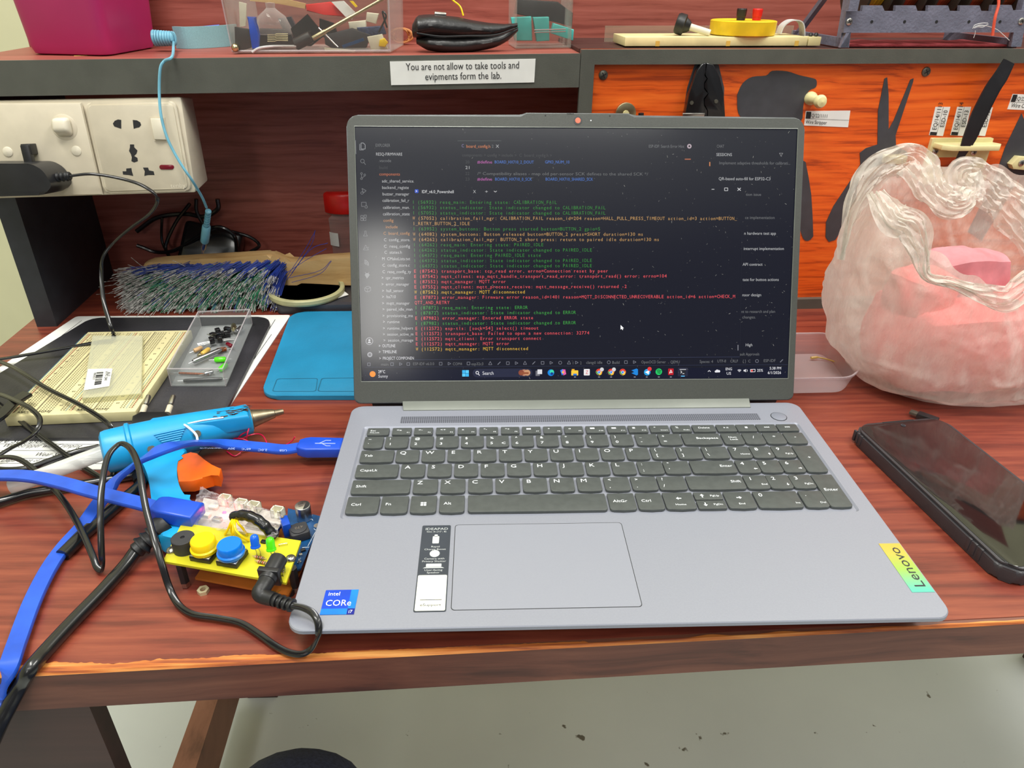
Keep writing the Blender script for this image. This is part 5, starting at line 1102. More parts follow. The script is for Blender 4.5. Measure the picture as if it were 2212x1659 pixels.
TXT = [('EXPLORER', 811, 314, 843, g1), ('RESQ-FIRMWARE', 812, 333, 869, g2_), ('.vscode', 818, 347, 845, g1), ('build', 819, 362, 837, g3), ('components', 819, 376, 864, (214, 122, 84)), ('adc_shared_service', 825, 391, 893, g2_), ('backend_registe', 825, 405, 883, g2_), ('buzzer_manager', 826, 419, 884, g2_), ('calibration_fail_r', 826, 433, 884, g2_), ('calibration_man.', 827, 448, 885, g2_), ('calibration_state', 827, 462, 885, g2_), ('config', 828, 476, 850, (214, 150, 90)), ('include', 833, 490, 859, (214, 150, 90)),
 ('C  board_config', 828, 504, 885, (214, 150, 90)), ('C  config_store.', 829, 518, 886, g2_), ('C  resq_config', 829, 532, 886, g2_), ('C  states.h', 830, 545, 868, g2_), ('M  CMakeLists.txt', 825, 559, 886, g2_), ('C  config_store.c', 826, 573, 885, g2_), ('C  resq_config_ty', 826, 587, 888, g2_), ('>  cpr_metrics', 824, 600, 872, g2_), ('>  error_manager', 824, 614, 884, g2_), ('>  hall_sensor', 825, 628, 872, g2_), ('>  hx710', 825, 641, 855, g2_), ('>  mqtt_manager', 825, 655, 885, g2_), ('>  paired_idle_man', 826, 668, 891, g2_), ('>  provisioning_ma', 826, 682, 892, g2_), ('>  runtime', 827, 695, 863, g2_), ('>  runtime_helpers', 827, 709, 892, g2_), ('>  session_active_m', 827, 722, 893, g2_), ('>  session_manage', 828, 735, 893, g2_),
 ('>  OUTLINE', 818, 747, 854, (235, 235, 240)), ('>  TIMELINE', 818, 760, 857, (235, 235, 240)), ('>  PROJECT COMPONEN', 819, 774, 894, (235, 235, 240)), ('C', 997, 315, 1002, (150, 140, 190)), ('board_config.h', 1007, 316, 1059, (230, 140, 90)), ('2', 1062, 316, 1066, g1), ('X', 1071, 316, 1078, g2_), ('components > config > include >  C  board_config.h >', 998, 335, 1192, g3), ('20', 1005, 350, 1014, g3), ('21', 1005, 362, 1014, g2_), ('22', 1005, 375, 1014, g3), ('23', 1005, 387, 1014, g3),
 ('#define', 1031, 350, 1063, (206, 110, 190)), ('BOARD_HX710_2_DOUT', 1068, 350, 1153, (84, 132, 220)), ('GPIO_NUM_10', 1177, 350, 1230, (84, 132, 220)), ('/* Compatibility aliases - map old per-sensor SCK defines to the shared SCK */', 1031, 375, 1400, (120, 122, 124)), ('#define', 1031, 387, 1063, (206, 110, 190)), ('BOARD_HX710_0_SCK', 1069, 387, 1149, (84, 132, 220)), ('BOARD_HX710_SHARED_SCK', 1178, 387, 1281, (84, 132, 220)),
 ('ESP-IDF: Search Error Hint', 1401, 316, 1478, g1), ('CHAT', 1548, 316, 1564, g1), ('SESSIONS', 1547, 334, 1581, g2_), ('Implement adaptive thresholds for calibrati...', 1553, 352, 1707, g1), ('QR-based auto-fill for ESP32-C3', 1552, 386, 1664, g2_), ('tion issue', 1611, 420, 1644, g1), ('ce implementation', 1609, 470, 1673, g1), ('n hardware test app', 1607, 504, 1676, g2_), ('interrupt implementation', 1606, 537, 1693, g2_), ('API contract', 1604, 571, 1647, g2_), ('tate for button actions', 1604, 604, 1682, g2_), ('nsor design', 1603, 637, 1644, g2_), ('nt to research and plan', 1601, 673, 1674, g1), ('changes.', 1603, 685, 1632, g1), ('High', 1610, 745, 1625, g2_), ('ault Approvals', 1598, 765, 1640, g1),
 ('IDF_v6.0_Powershell', 911, 414, 980, (245, 245, 248)), ('X', 1022, 414, 1028, g2_), ('+', 1047, 414, 1054, g2_), ('main', 823, 787, 839, g1), ('ESP-IDF v6.0.0', 892, 786, 938, g1), ('COM4', 978, 786, 998, g1), ('esp32c3', 1018, 786, 1044, g1), ('1', 1236, 784, 1238, g1), ('2', 1253, 784, 1256, g1), ('clangd: idle', 1266, 783, 1301, g1), ('Build', 1322, 783, 1338, g1), ('OpenOCD Server', 1385, 782, 1438, g1), ('QEMU', 1448, 782, 1468, g1), ('Spaces: 4', 1511, 781, 1540, g1), ('UTF-8', 1549, 780, 1568, g1), ('CRLF', 1577, 780, 1594, g1), ('{ }  C', 1604, 780, 1621, g1), ('ESP-IDF', 1649, 779, 1675, g1)]
for t, x, y, x2, c in TXT: sc.text(t, x, y, x2, .0033 if c != (235, 235, 240) else .0034, c, .42 if c in (g1, g3) else .6)
sc.done('editor_text', 'grey, blue and orange editor text')
sc = SC()
sc.rect(786, 793, 1701, 822, (26, 30, 52), .55, .00008); sc.rect(1062, 406, 1063, 407, (80, 80, 90))
sc.line([(893, 777), (1598, 771)], (70, 76, 104), .5, 1); sc.line([(1598, 771), (1602, 500)], (50, 52, 66), .4, 1); sc.line([(788, 793.5), (1702, 787.5)], (60, 66, 92), .5, .9); sc.line([(988, 304.5), (1083, 304.5)], (96, 104, 104), .5, 1)
sc.line([(768, 303), (769, 333)], (150, 152, 155), .5, 1.2); sc.line([(1479, 344), (1492, 344)], (220, 130, 90), .5, 2); sc.line([(1533, 350), (1533, 359)], (220, 140, 90), .6, 2.4); sc.line([(1594, 745), (1594, 757)], (160, 160, 170), .6, 1.6)
# window buttons and the cursor
sc.line([(1537, 409), (1543, 409)], (220, 220, 222), .6, 1.3); sc.line([(1565, 406), (1572, 406), (1572, 412), (1565, 412)], (220, 220, 222), .6, 1.2, closed=True); sc.line([(1593, 406), (1600, 412)], (230, 230, 232), .7, 1.2); sc.line([(1600, 406), (1593, 412)], (230, 230, 232), .7, 1.2)
sc.line([(1067, 412.5), (1070, 415), (1073, 412.5)], (230, 230, 232), .6, 1.1); sc.rect(896, 409, 904, 417, (44, 84, 200), .7, .00015, .0006); sc.line([(898, 411), (901, 413), (898, 415)], (240, 240, 240), .8, .9, .0002); sc.line([(1531, 0)] * 0 + [(1683, 331), (1691, 331), (1688, 335), (1688, 338), (1686, 337), (1686, 335)], (170, 170, 172), .5, .9, closed=True)
sc.poly([(1340.5, 702), (1340.5, 712), (1343, 710), (1344.5, 713), (1346, 712.2), (1344.7, 709.5), (1347.5, 709)], (250, 250, 250), .9)
# activity bar icons (left)
A1 = (150, 152, 156)
sc.line([(777, 311), (777, 324), (786, 324)], A1, .6, 1.2); sc.line([(780, 309), (785, 309), (789, 313), (789, 322), (780, 322)], A1, .7, 1.3, closed=True)
def circ(x, y, r, c=A1, wd=1, st=.45, n=14): sc.line([(x + r * math.cos(2 * PI * i / n), y + r * math.sin(2 * PI * i / n)) for i in range(n)], c, st, wd, closed=True)
circ(783, 348, 4); sc.line([(786, 351), (790, 356)], A1, .45, 1.1)
circ(781, 375, 2); circ(788, 378, 2); circ(781, 386, 2); sc.line([(781, 377), (781, 384)], A1, .45, 1); sc.line([(788, 380), (782, 385)], A1, .45, 1)
sc.line([(782, 407), (791, 412), (785, 417)], A1, .45, 1.1, closed=True); circ(782, 417, 2.6)
sc.line([(781, 437), (791, 437), (791, 444)], A1, .45, 1); sc.line([(781, 437), (781, 446), (787, 446)], A1, .45, 1); circ(791, 447, 2.8)
for a in ((782, 474), (788, 474), (782, 468), (789, 467)): sc.line([(a[0] - 2.5, a[1] - 2.5), (a[0] + 2.5, a[1] - 2.5), (a[0] + 2.5, a[1] + 2.5), (a[0] - 2.5, a[1] + 2.5)], A1, .45, 1, closed=True)
sc.line([(788, 499), (788, 505), (785, 510), (794, 510), (791, 505), (791, 499)], A1, .45, 1, closed=True); sc.line([(790, 529), (785, 540), (796, 540)], A1, .45, 1, closed=True); sc.line([(787, 537), (797, 534)], A1, .45, 1)
for r in (3, 6, 9): sc.line([(787 + r * math.cos(math.radians(a)), 571 - r * math.sin(math.radians(a))) for a in range(-20, 90, 18)], A1, .6, 1.4)
sc.poly([(788, 594), (790, 590), (796, 590), (799, 594), (793, 602)], A1, .5); sc.line([(790, 590), (789, 588)], A1, .5, 1); sc.line([(796, 590), (797, 588)], A1, .5, 1)
sc.line([(788, 622), (795, 618), (801, 621), (801, 628), (794, 631), (788, 628)], A1, .5, 1.1, closed=True); sc.line([(788, 622), (794, 624), (801, 621)], A1, .5, 1); sc.line([(794, 624), (794, 631)], A1, .5, 1)
circ(798, 737, 7.5, (190, 190, 196), 1.1, .6); sc.disc(798, 735, 2.2, (200, 200, 205), .7); sc.poly([(794, 741), (802, 741), (800, 738), (796, 738)], (200, 200, 205), .7)
circ(799, 766, 4.6, (190, 190, 196), 2, .6, 8); circ(799, 766, 2, (190, 190, 196), .8, .6)
# status bar icons
for x in (847, 952, 971, 1012, 1059, 1078, 1097, 1116, 1134, 1153, 1172, 1191, 1210, 1229, 1246, 1315, 1352, 1371, 1635, 1688, 866, 882, 797):
    k = x % 5; y = 787 - (x - 797) * .0085
    if k == 0: circ(x, y, 3.4, (150, 152, 165), 1, .5, 10)
    elif k == 1: sc.line([(x - 3, y - 3), (x + 3, y), (x - 3, y + 3)], (150, 152, 165), .5, 1, closed=True)
    elif k == 2: sc.line([(x - 3, y - 3), (x + 3, y - 3), (x + 3, y + 3), (x - 3, y + 3)], (150, 152, 165), .5, 1, closed=True)
    elif k == 3: sc.line([(x - 3, y + 3), (x + 3, y - 3)], (150, 152, 165), .5, 1.6)
    else: sc.line([(x, y - 4), (x + 3.6, y + 3), (x - 3.6, y + 3)], (150, 152, 165), .5, 1, closed=True)
# task bar
sc.disc(805, 808, 6.2, (246, 140, 40), .9); sc.text('29°C', 817, 803, 832, .0034, (240, 240, 245), .8); sc.text('Sunny', 817, 812.5, 838, .0034, (225, 225, 232), .7)
for i in range(2):
    for j in range(2): sc.rect(998.5 + i * 7.4, 799.5 + j * 7.2, 1005.3 + i * 7.4, 806.1 + j * 7.2, (60, 180, 240) if i == j else (90, 200, 250), .85, .0002)
sc.rect(1021, 796, 1150, 815, (48, 52, 76), .6, .00012, .0035); circ(1031, 805, 3, (235, 235, 240), 1.3, .8); sc.line([(1033, 807.5), (1036, 811)], (235, 235, 240), .8, 1.4); sc.text('Search', 1042, 806, 1066, .0040, (230, 230, 236), .75)
sc.disc(1132, 805, 7, (200, 140, 110), .7); sc.disc(1126, 805, 6, (150, 80, 60), .7, .0002); sc.disc(1139, 805, 6.5, (214, 160, 120), .7, .00022); sc.rect(1124, 804, 1142, 808, (160, 90, 60), .7, .00025)
sc.rect(1161, 798, 1171, 808, (235, 235, 240), .7, .00022); sc.rect(1157, 801, 1166, 812, (130, 130, 140), .6, .00015)
sc.disc(1190, 805, 7, (20, 130, 220), .85); sc.disc(1192, 803, 4.5, (60, 210, 170), .85, .0002); sc.disc(1192, 807, 3, (16, 60, 140), .8, .00023)
sc.poly([(1210, 800), (1216, 797), (1220, 803), (1214, 811)], (60, 140, 240), .8); sc.poly([(1215, 798), (1221, 798), (1223, 808), (1217, 811)], (230, 100, 170), .8, .0002); sc.disc(1216, 804, 2.4, (250, 190, 80), .8, .00024)
sc.rect(1234, 800, 1249, 811, (250, 196, 60), .9, .00015, .0004); sc.rect(1235, 797, 1241, 800, (230, 170, 40), .8); sc.rect(1238, 807, 1246, 811, (40, 120, 210), .8, .0002)
sc.rect(1261, 797, 1274, 811, (240, 236, 238), .75, .00015, .0006); sc.text('Z', 1265, 804, 1270.5, .0040, (214, 40, 50), .8, .00025)
for x in (1294, 1320, 1345):
    sc.disc(x, 803.5, 7, (226, 66, 52), .8); sc.poly([(x - 6.5, 801), (x - 6.5, 806), (x - 1, 811), (x, 805)], (60, 170, 90), .8, .00019); sc.poly([(x + 6.7, 802), (x + 5, 809), (x, 811), (x + 1, 804)], (250, 200, 60), .8, .0002); sc.disc(x, 804, 3.3, (240, 240, 240), .8, .00022); sc.disc(x, 804, 2.5, (66, 133, 244), .85, .00025)
    if x != 1345: sc.disc(x + 6, 798, 4.2, (225, 225, 228), .7, .00028)
sc.poly([(1364, 800), (1375, 796), (1378, 798), (1378, 809), (1375, 811), (1364, 806), (1370, 803.5)], (30, 130, 214), .85)
sc.disc(1398, 804, 7, (44, 160, 222), .85); sc.poly([(1393, 804), (1403, 799), (1401, 809), (1397, 806)], (245, 245, 248), .85, .0002); sc.disc(1403, 797, 4.5, (226, 60, 60), .85, .00026)
sc.disc(1423, 803, 7, (36, 200, 100), .85)
for k in range(3): sc.line([(1418.5 + k * .8, 800 + 3 * k), (1423, 799 + 3 * k), (1428 - k * .8, 801 + 3 * k)], (14, 40, 24), .8, 1.3, .0002)
sc.rect(1443, 796, 1455, 810, (186, 26, 36), .85, .00015, .0005); sc.line([(1446, 807), (1449, 799), (1452, 805), (1446, 804)], (245, 245, 245), .8, 1.2, .0002)
sc.rect(1464, 794, 1486, 813, (46, 48, 70), .6, .0001, .0008); sc.rect(1468, 797, 1482, 809, (40, 42, 50), .7, .00014, .0004); sc.rect(1468, 797, 1482, 799, (190, 190, 196), .7, .00018); sc.line([(1470, 801), (1473, 804), (1470, 806)], (240, 240, 240), .8, 1.1, .0002); sc.line([(1474, 807), (1478, 807)], (240, 240, 240), .8, 1.1, .0002)
for x in (1242, 1294, 1320, 1371, 1397, 1423, 1449): sc.rect(x - 2, 813.5, x + 2, 815, (170, 172, 180), .7, .0002)
sc.rect(1471, 811.5, 1479, 813.5, (90, 180, 230), .85, .0002)
sc.line([(1529, 803), (1532, 800), (1535, 803)], (235, 235, 240), .75, 1.2); sc.disc(1549, 801.5, 3.2, (235, 235, 240), .75); sc.disc(1553, 802, 2.6, (235, 235, 240), .75); sc.disc(1546, 802.5, 2.2, (235, 235, 240), .75)
sc.text('ENG', 1567, 797, 1581, .0032, (235, 235, 240), .8); sc.text('US', 1569, 806.5, 1579, .0032, (235, 235, 240), .8); sc.text('25%', 1635, 800, 1648, .0032, (235, 235, 240), .8)
for r in (1.5, 3.5, 5.5): sc.line([(1597 + r * math.cos(math.radians(a)), 804 - r * math.sin(math.radians(a))) for a in range(45, 136, 18)], (235, 235, 240), .75, 1.1)
sc.poly([(1606, 799), (1608, 799), (1611, 797), (1611, 804), (1608, 802), (1606, 802)], (235, 235, 240), .75); sc.line([(1613, 798), (1614.5, 800.5), (1613, 803)], (235, 235, 240), .7, 1)
sc.line([(1621, 798), (1631, 797.5), (1631, 803), (1621, 803.5)], (235, 235, 240), .75, 1.1, closed=True); sc.rect(1622, 799, 1626, 802.5, (230, 70, 60), .9, .0002)
sc.text('5:38 PM', 1662, 795.5, 1687, .0032, (235, 235, 240), .8); sc.text('6/1/2026', 1658, 805, 1687, .0032, (235, 235, 240), .8)
sc.disc(1489, 316, 4.6, (210, 190, 200), .6); sc.disc(1489, 316, 2, (40, 40, 44), .5, .0002)
sc.done('screen_icons', 'small coloured icons and window lines')
# dust on the glass
mb = MB(ML); random.seed(17)
for i in range(1100):
    u = random.uniform(SL, SR); v = random.uniform(SB, ST); r = random.choice((.00012, .00014, .0002, .00026)) * random.uniform(.6, 1.2); a = random.random() * 3; e = random.choice((.35, 1, 3))
    if random.random() > .35 + .6 * (u - SL) / (SR - SL): continue
    c, s_ = math.cos(a), math.sin(a)
    mb.add([(u + (x * c * e - y * s_) * r, v + (x * s_ * e + y * c) * r, .0003) for x, y in ((-1, -.5), (1, -.5), (1, .5), (-1, .5))], [(0, 1, 2, 3)])
mat('dust', (170, 170, 165), .9, var=.3, alpha=.55); mb.build('dust_specks', 'dust', scr, 'pale dust specks', 'stuff')
# ------------------------------------------------------------------ usb cable (both ends in view, the loop between them is off to the left)
us = thing('usb_cable', 'flat royal-blue USB cable plugged into the laptop and into the circuit board', 'cable', G(120, 1100))
A = G(741, 968, .0115); Bp = G(640, 970, .0115)
d = Vector((-1, .03, 0)).normalized(); A = Vector((-HW - .0005, G(735, 970, .0115).y, .0112))
A = Vector((-HW + .0006, .1790, .0122))
Pm = Matrix(((d.x, -d.y, 0, A.x), (d.y, d.x, 0, A.y), (0, 0, 1, A.z), (0, 0, 0, 1)))
mb = MB(Pm); mb.prism([(-.002, -.0075), (.026, -.0085), (.030, -.0075), (.034, -.0050), (.034, .0050), (.030, .0075), (.026, .0085), (-.002, .0075)], -.0042, .0042, .0014, 3); plug = mb.build('plug', 'usb_blue', us)
mb = MB(Pm); 
c3 = Vector((.014, 0, .0043)); mb.tube([(.006, .001, .0043), (.021, .001, .0043)], .00035, 5); mb.tube([(.018, .001, .0043), (.014, -.003, .0043), (.010, -.003, .0043)], .0003, 5); mb.tube([(.016, .001, .0043), (.012, .004, .0043), (.009, .004, .0043)], .0003, 5)
mb.build('usb_mark', 'usb_ink', plug)
U0 = Pm @ Vector((.033, 0, 0))
path = [U0, G(612, 971, .012), G(560, 966, .014), G(480, 959, .019), G(430, 957, .030), G(380, 962, .043), G(330, 980, .043), G(290, 1006, .032), G(250, 1040, .020), G(215, 1085, .012), G(180, 1135, .0065), G(140, 1180, .004), G(105, 1230, .004), G(70, 1300, .004), G(40, 1380, .004), G(20, 1440, .0045), onp(4, 1500, Vector((0, -.012, 0)), Vector((0, 1, 0))), onp(-20, 1580, Vector((0, -.02, 0)), Vector((0, 1, 0))), E_(-.12, -.035, -.12), E_(-.25, -.03, -.10), E_(-.275, .03, .010), G(-160, 1080, .008), G(-80, 1032, .012), G(0, 1027, .022), G(70, 1030, .026), G(140, 1045, .028), G(200, 1062, .028), G(260, 1077, .027), G(320, 1092, .0255), G(345, 1100, .0240)]
ps = cr(path, 8)
mb = MB(); mb.tube(ps, .0050, prof=FLAT, up=(0, 0, 1)); cbl = mb.build('cord', 'usb_cable', us)
B0_ = G(335, 1097, .0245); B1_ = G(428, 1114, .0225); dd = (B1_ - B0_).normalized()
mb = MB(frame(B0_, dd, Vector((-dd.y, dd.x, 0)))); ln = (B1_ - B0_).length
mb.prism([(0, -.0045), (.0015, -.0065), (.006, -.0078), (ln, -.0078), (ln, .0078), (.006, .0078), (.0015, .0065), (0, .0045)], -.0050, .0050, .0016, 3); mb.build('plug', 'usb_blue', us, 'rear plug going into the circuit board')
mb = MB()
for tx, x, y, x2, y2 in (('28AWG/1P', 428, 963, 476, 963), ('30V', 492, 963, 508, 963), ('60°C', 522, 964, 542, 964), ('2.0C', 558, 966, 578, 966), ('USB', 604, 967, 620, 967)):
    zs = lambda q: .012 + (.002 * (612 - q) / 52 if q > 560 else .002 + .005 * (560 - q) / 80 if q > 480 else .007 + .011 * (480 - q) / 50)
    a, b = G(x2, y2 + 4, zs(x2) + .0022), G(x, y + 4, zs(x) + .0022); X = b - a; g = glyph(tx); mb.text(tx, a, X, Vector((0, 0, 1)).cross(X), .0036, wx=X.length / (g[3] * .0036))
mb.build('cable_print', 'usb_ink', cbl)
# ------------------------------------------------------------------ circuit board device
dv = thing('circuit_board', 'home-made yellow circuit board with push buttons stacked on a brown board', 'circuit board', G(520, 1240))
ZB = .020
TLb, TRb, BRb, BLb = G(393, 1129, ZB), G(650, 1168, ZB), G(618, 1259, ZB), G(352, 1212, ZB)
ex = ((TRb - TLb) + (BRb - BLb)).normalized(); ey = ((TLb - BLb) + (TRb - BRb)); ey = (ey - ex * ey.dot(ex)).normalized()
Wd = ((TRb - TLb).length + (BRb - BLb).length) / 2; Hd = ((TLb - BLb).length + (TRb - BRb).length) / 2
MBd = frame(BLb, ex, ey)
def bl_(px, py, z=0.0):
    v = MBd.inverted() @ G(px, py, ZB + z); return v.x, v.y
mb = MB(MBd); P = [bl_(393, 1129), bl_(650, 1168), bl_(618, 1259), bl_(352, 1212)]; mb.prism(P, -.0016, 0); mb.build('top_board', 'pcb_yellow', dv, 'translucent yellow top board')
def at(px, py, h=0.0): x, y = bl_(px, py); return MBd @ Matrix.Translation((x, y, h))
mb = MB(at(401, 1186)); r = .0066; mb.lathe([(r, 0), (r, .0088), (r - .0004, .0092), (.0013, .0092), (.0011, .0080), (0, .0080)], 32); mb.m = 1; mb.cyl(.0011, .0078, .0082, 12); mb.build('buzzer', ['ferrite', 'ink'], dv, 'round black buzzer')
for (x, y), mt2, nm in (((446, 1199), 'btn_yellow', 'yellow push button cap'), ((503, 1209), 'btn_blue', 'blue push button cap')):
    mb = MB(at(x, y)); mb.box(-.0066, .0066, -.0066, .0066, 0, .0034, .0005); mb.m = 1; mb.box(-.0064, .0064, -.0064, .0064, .0034, .0040, .0003); 
    for sx in (-1, 1):
        for sy in (-1, 1): M_ = mb.M; mb.M = M_ @ Matrix.Translation((sx * .0046, sy * .0046, .0038)); mb.m = 0; mb.cyl(.0007, 0, .0008, 8); mb.M = M_
    pb = mb.build('push_button', ['black_plastic', 'solder'], dv)
    mb = MB(at(x, y)); mb.lathe([(.0076, .0044), (.0079, .0052), (.0079, .0066), (.0073, .0070), (.0070, .0073), (.0070, .0116), (.0065, .0123), (0, .0123)], 40); mb.build('button_cap', mt2, pb, nm)
for (bx, by), (tx, ty2), m_, nm in (((560, 1203), (552, 1168), 'led_blue', 'blue LED on bent leads'), ((592, 1208), (586, 1174), 'led_green', 'green LED on bent leads')):
    b0 = at(bx, by).translation; t0 = G(tx, ty2 + 12, ZB + .0075) ; ax2 = (Vector((0, 0, 1)) + ex * -.12 + ey * .25).normalized()
    mb = MB(along(t0, t0 + ax2)); mb.lathe([(.0029, -.0006), (.0029, .0003), (.0025, .0004), (.0025, .0050), (.0022, .0064), (.0013, .0073), (0, .0076)], 20); led = mb.build('indicator_led', m_, dv, nm)
    for s_ in (-1, 1):
        mb = MB(); mb.tube([t0 + ex * .00125 * s_, b0.lerp(t0, .5) + ex * (.0013 * s_ + .0006), b0 + ex * .00125 * s_], .00028, 5); mb.build('lead', 'solder', led)
for (x, y) in ((371, 1190), (628, 1208)):
    mb = MB(at(x, y)); mb.lathe([(.0030, 0), (.0030, .0006), (.0026, .0016), (.0016, .0022), (0, .0024)], 20); mb.m = 1; mb.box(-.0015, .0015, -.00028, .00028, .0018, .00245); mb.box(-.00028, .00028, -.0015, .0015, .0018, .00245); mb.build('screw', ['steel', 'black_screw'], dv)
for (x0, y0, x1, y1) in ((546, 1204, 576, 1211), (551, 1214, 582, 1222)):
    a, b = at(x0, y0, .0012).translation, at(x1, y1, .0012).translation; M = along(a, b); ln = (b - a).length
    mb = MB(M); mb.lathe([(.00025, 0), (.00025, ln * .18), (.0009, ln * .2), (.0010, ln * .3), (.0008, ln * .35), (.0008, ln * .65), (.0010, ln * .7), (.0009, ln * .8), (.00025, ln * .82), (.00025, ln)], 10); rs = mb.build('resistor', 'resistor', dv)
    for f, m_ in ((.32, 'band_red'), (.45, 'band_black'), (.57, 'band_red'), (.72, 'band_black')):
        mb = MB(M); mb.cyl(.00098, ln * f, ln * (f + .05), 10); mb.build('colour_band', m_, rs)
mb = MB(); a, b = at(603, 1180).translation, at(621, 1177).translation; mb.tube([a, a + Vector((0, 0, .0014)), b + Vector((0, 0, .0014)), b], .0003, 6); mb.build('wire_link', 'solder', dv)
mb = MB(at(570, 1172)); mb.box(-.0016, .0016, -.0012, .0012, 0, .0014, .0002); mb.build('chip', 'black_plastic', dv)
# barrel jack and the plug pushed into it
J0, J1 = G(603, 1206, ZB + .0075), G(576, 1256, ZB + .0065)
mb = MB(along(J0, J1)); ln = (J1 - J0).length; mb.cyl(.0050, 0, ln, 24, .0006); jk = mb.build('barrel_jack', 'black_plastic', dv)
mb = MB(at(590, 1232)); X_ = (J1 - J0).normalized()
mb.M = frame(G(583, 1244, ZB + .0062), X_, Vector((-X_.y, X_.x, 0))); mb.box(-.0016, .0016, -.0060, .0060, -.0058, .0056, .0004); mb.build('jack_flange', 'black_plastic', jk)
for k in (0, 1):
    p = G(612 + k * 3, 1236 - k * 7, ZB + .0025); mb = MB(Matrix.Translation(p)); mb.box(-.0004, .0004, -.0008, .0008, -.003, .0012, .0002); mb.build('solder_tab', 'solder', jk)
# DC plug belongs to the adapter cable
E0, E1, E2 = J1, G(557, 1288, ZB + .0035), G(640, 1310, ZB + .001)
pts = cr([J1.lerp(J0, .02), G(569, 1268, ZB + .006), G(562, 1281, ZB + .005), G(572, 1289, ZB + .004), G(592, 1295, ZB + .0045)], 8)
mb = MB(); mb.tube(pts, lambda t: .0046 if t < .5 else .0046 - .0008 * (t - .5) * 2, 16); dc = mb.build('barrel_plug', 'black_rubber', pa, 'right-angle black barrel plug')
a, b = pts[-1], G(637, 1310, ZB + .0045); M = along(a, b); ln = (b - a).length; pr = [(.0030, -.001)]
for i in range(4): z = ln * (.04 + .24 * i); pr += [(.0036, z), (.0040, z + .0006), (.0038, z + ln * .13), (.0024, z + ln * .14), (.0022, z + ln * .22)]
mb = MB(M); mb.lathe(pr, 14, True, .85); mb.build('strain_relief', 'black_rubber', dc)
# brown base board and its legs
ZL = .0050
bR0, bR1, bL0 = G(623, 1286, ZL), G(702, 1130, ZL), G(421, 1248, ZL)
bL1 = bL0 + (bR1 - bR0)
MBB = frame(bR0, (bR0 - bL0), (bR1 - bR0))
inv = MBB.inverted(); P = [(inv @ p).xy for p in (bL0, bR0, bR1, bL1)]
mb = MB(MBB); mb.prism([(p[0], p[1]) for p in P], -.0016, 0); base = mb.build('base_board', 'pcb_brown', dv, 'brown base board')
mb = MB(); mb.text('JE', G(604, 1278, ZL + .0002), (bR0 - bL0) * -1, (bR0 - bR1), .0062); mb.build('printed_letters', 'pcb_ink', base)
for x, y in ((387, 1212), (630, 1222)):
    c = G(x, y, ZL); t_ = MBd @ Vector((*bl_(x, y), -.0016)); mb = MB(Matrix.Translation((t_.x, t_.y, 0))); mb.cyl(.0028, .004, t_.z, 6); mb.build('standoff', 'black_plastic', dv)
    mb = MB(Matrix.Translation((t_.x, t_.y, 0))); mb.cyl(.0026, .0005, .004, 6); mb.build('nut', 'steel', dv)
for px, py in ((640, 1270), (690, 1142)):
    p = G(px, py, 0); mb = MB(Matrix.Translation((G(px, py, ZL).x - .004, G(px, py, ZL).y, 0))); mb.cyl(.0025, 0, ZL - .0016, 8); mb.build('standoff', 'black_plastic', base)
# blue step-down converter module on the base board
ZM = .010
m0, m1, m2_, m3 = G(612, 1240, ZM), G(650, 1228, ZM), G(697, 1116, ZM), G(622, 1098, ZM)
mb = MB(); mb.prism([(p.x, p.y) for p in (m0, m1, m2_, m3)], ZM - .0014, ZM); md = mb.build('blue_module', 'pcb_blue', dv, 'blue voltage converter module')
def cyl_at(px, py, z, r, h, m, name, parent, lab=None, bev=.0004, n=24):
    p = G(px, py, z); mb = MB(Matrix.Translation(p)); mb.cyl(r, 0, h, n, bev); return mb.build(name, m, parent, lab)
cp = cyl_at(658, 1120, ZM, .0049, .0110, 'tin_silver', 'capacitor', md, 'silver can capacitor')
p = G(658, 1120, ZM); mb = MB(Matrix.Translation(p + Vector((0, 0, .01115)))); mb.add([(.0044 * math.cos(a), .0044 * math.sin(a), 0) for a in [(-75 + 20 * i) * PI / 180 for i in range(8)]], [list(range(8))]); mb.text('220', (-.0026, 0, 0), (.9, .4, 0), (-.4, .9, 0), .0022); mb.text('35V', (-.0020, -.0022, 0), (.9, .4, 0), (-.4, .9, 0), .0018); mb.build('capacitor_marking', 'ink', cp)
p = G(648, 1158, ZM); Mi = frame(p, m1 - m0, m2_ - m1); mb = MB(Mi); mb.prism(rrect(-.0058, .0058, -.0058, .0058, .0018, 3), 0, .0062, .0008); ind = mb.build('inductor', 'ferrite', md, 'square black inductor')
mb = MB(Mi @ Matrix.Translation((0, 0, .0062))); mb.lathe([(.0050, 0), (.0050, .0006), (.0046, .0008), (0, .0008)], 28); mb.build('inductor_core', 'ferrite', ind)
mb = MB(); mb.text('470', Mi @ Vector((.0028, .0010, .0072)), Mi.to_3x3() @ Vector((-1, 0, 0)), Mi.to_3x3() @ Vector((0, -1, 0)), .0034); mb.build('inductor_marking', 'tin_silver', ind)
p = G(620, 1150, ZM); mb = MB(frame(p, m1 - m0, m2_ - m1)); mb.box(-.0024, .0024, -.0048, .0048, 0, .0098, .0003); tm = mb.build('trimmer', 'trimmer_blue', md, 'blue trimmer potentiometer')
mb = MB(frame(p + Vector((0, 0, .0098)), m1 - m0, m2_ - m1)); mb.M = mb.M @ Matrix.Translation((-.0008, .0034, 0)); mb.cyl(.0010, 0, .0008, 10); mb.build('trimmer_screw', 'brass_steel', tm)
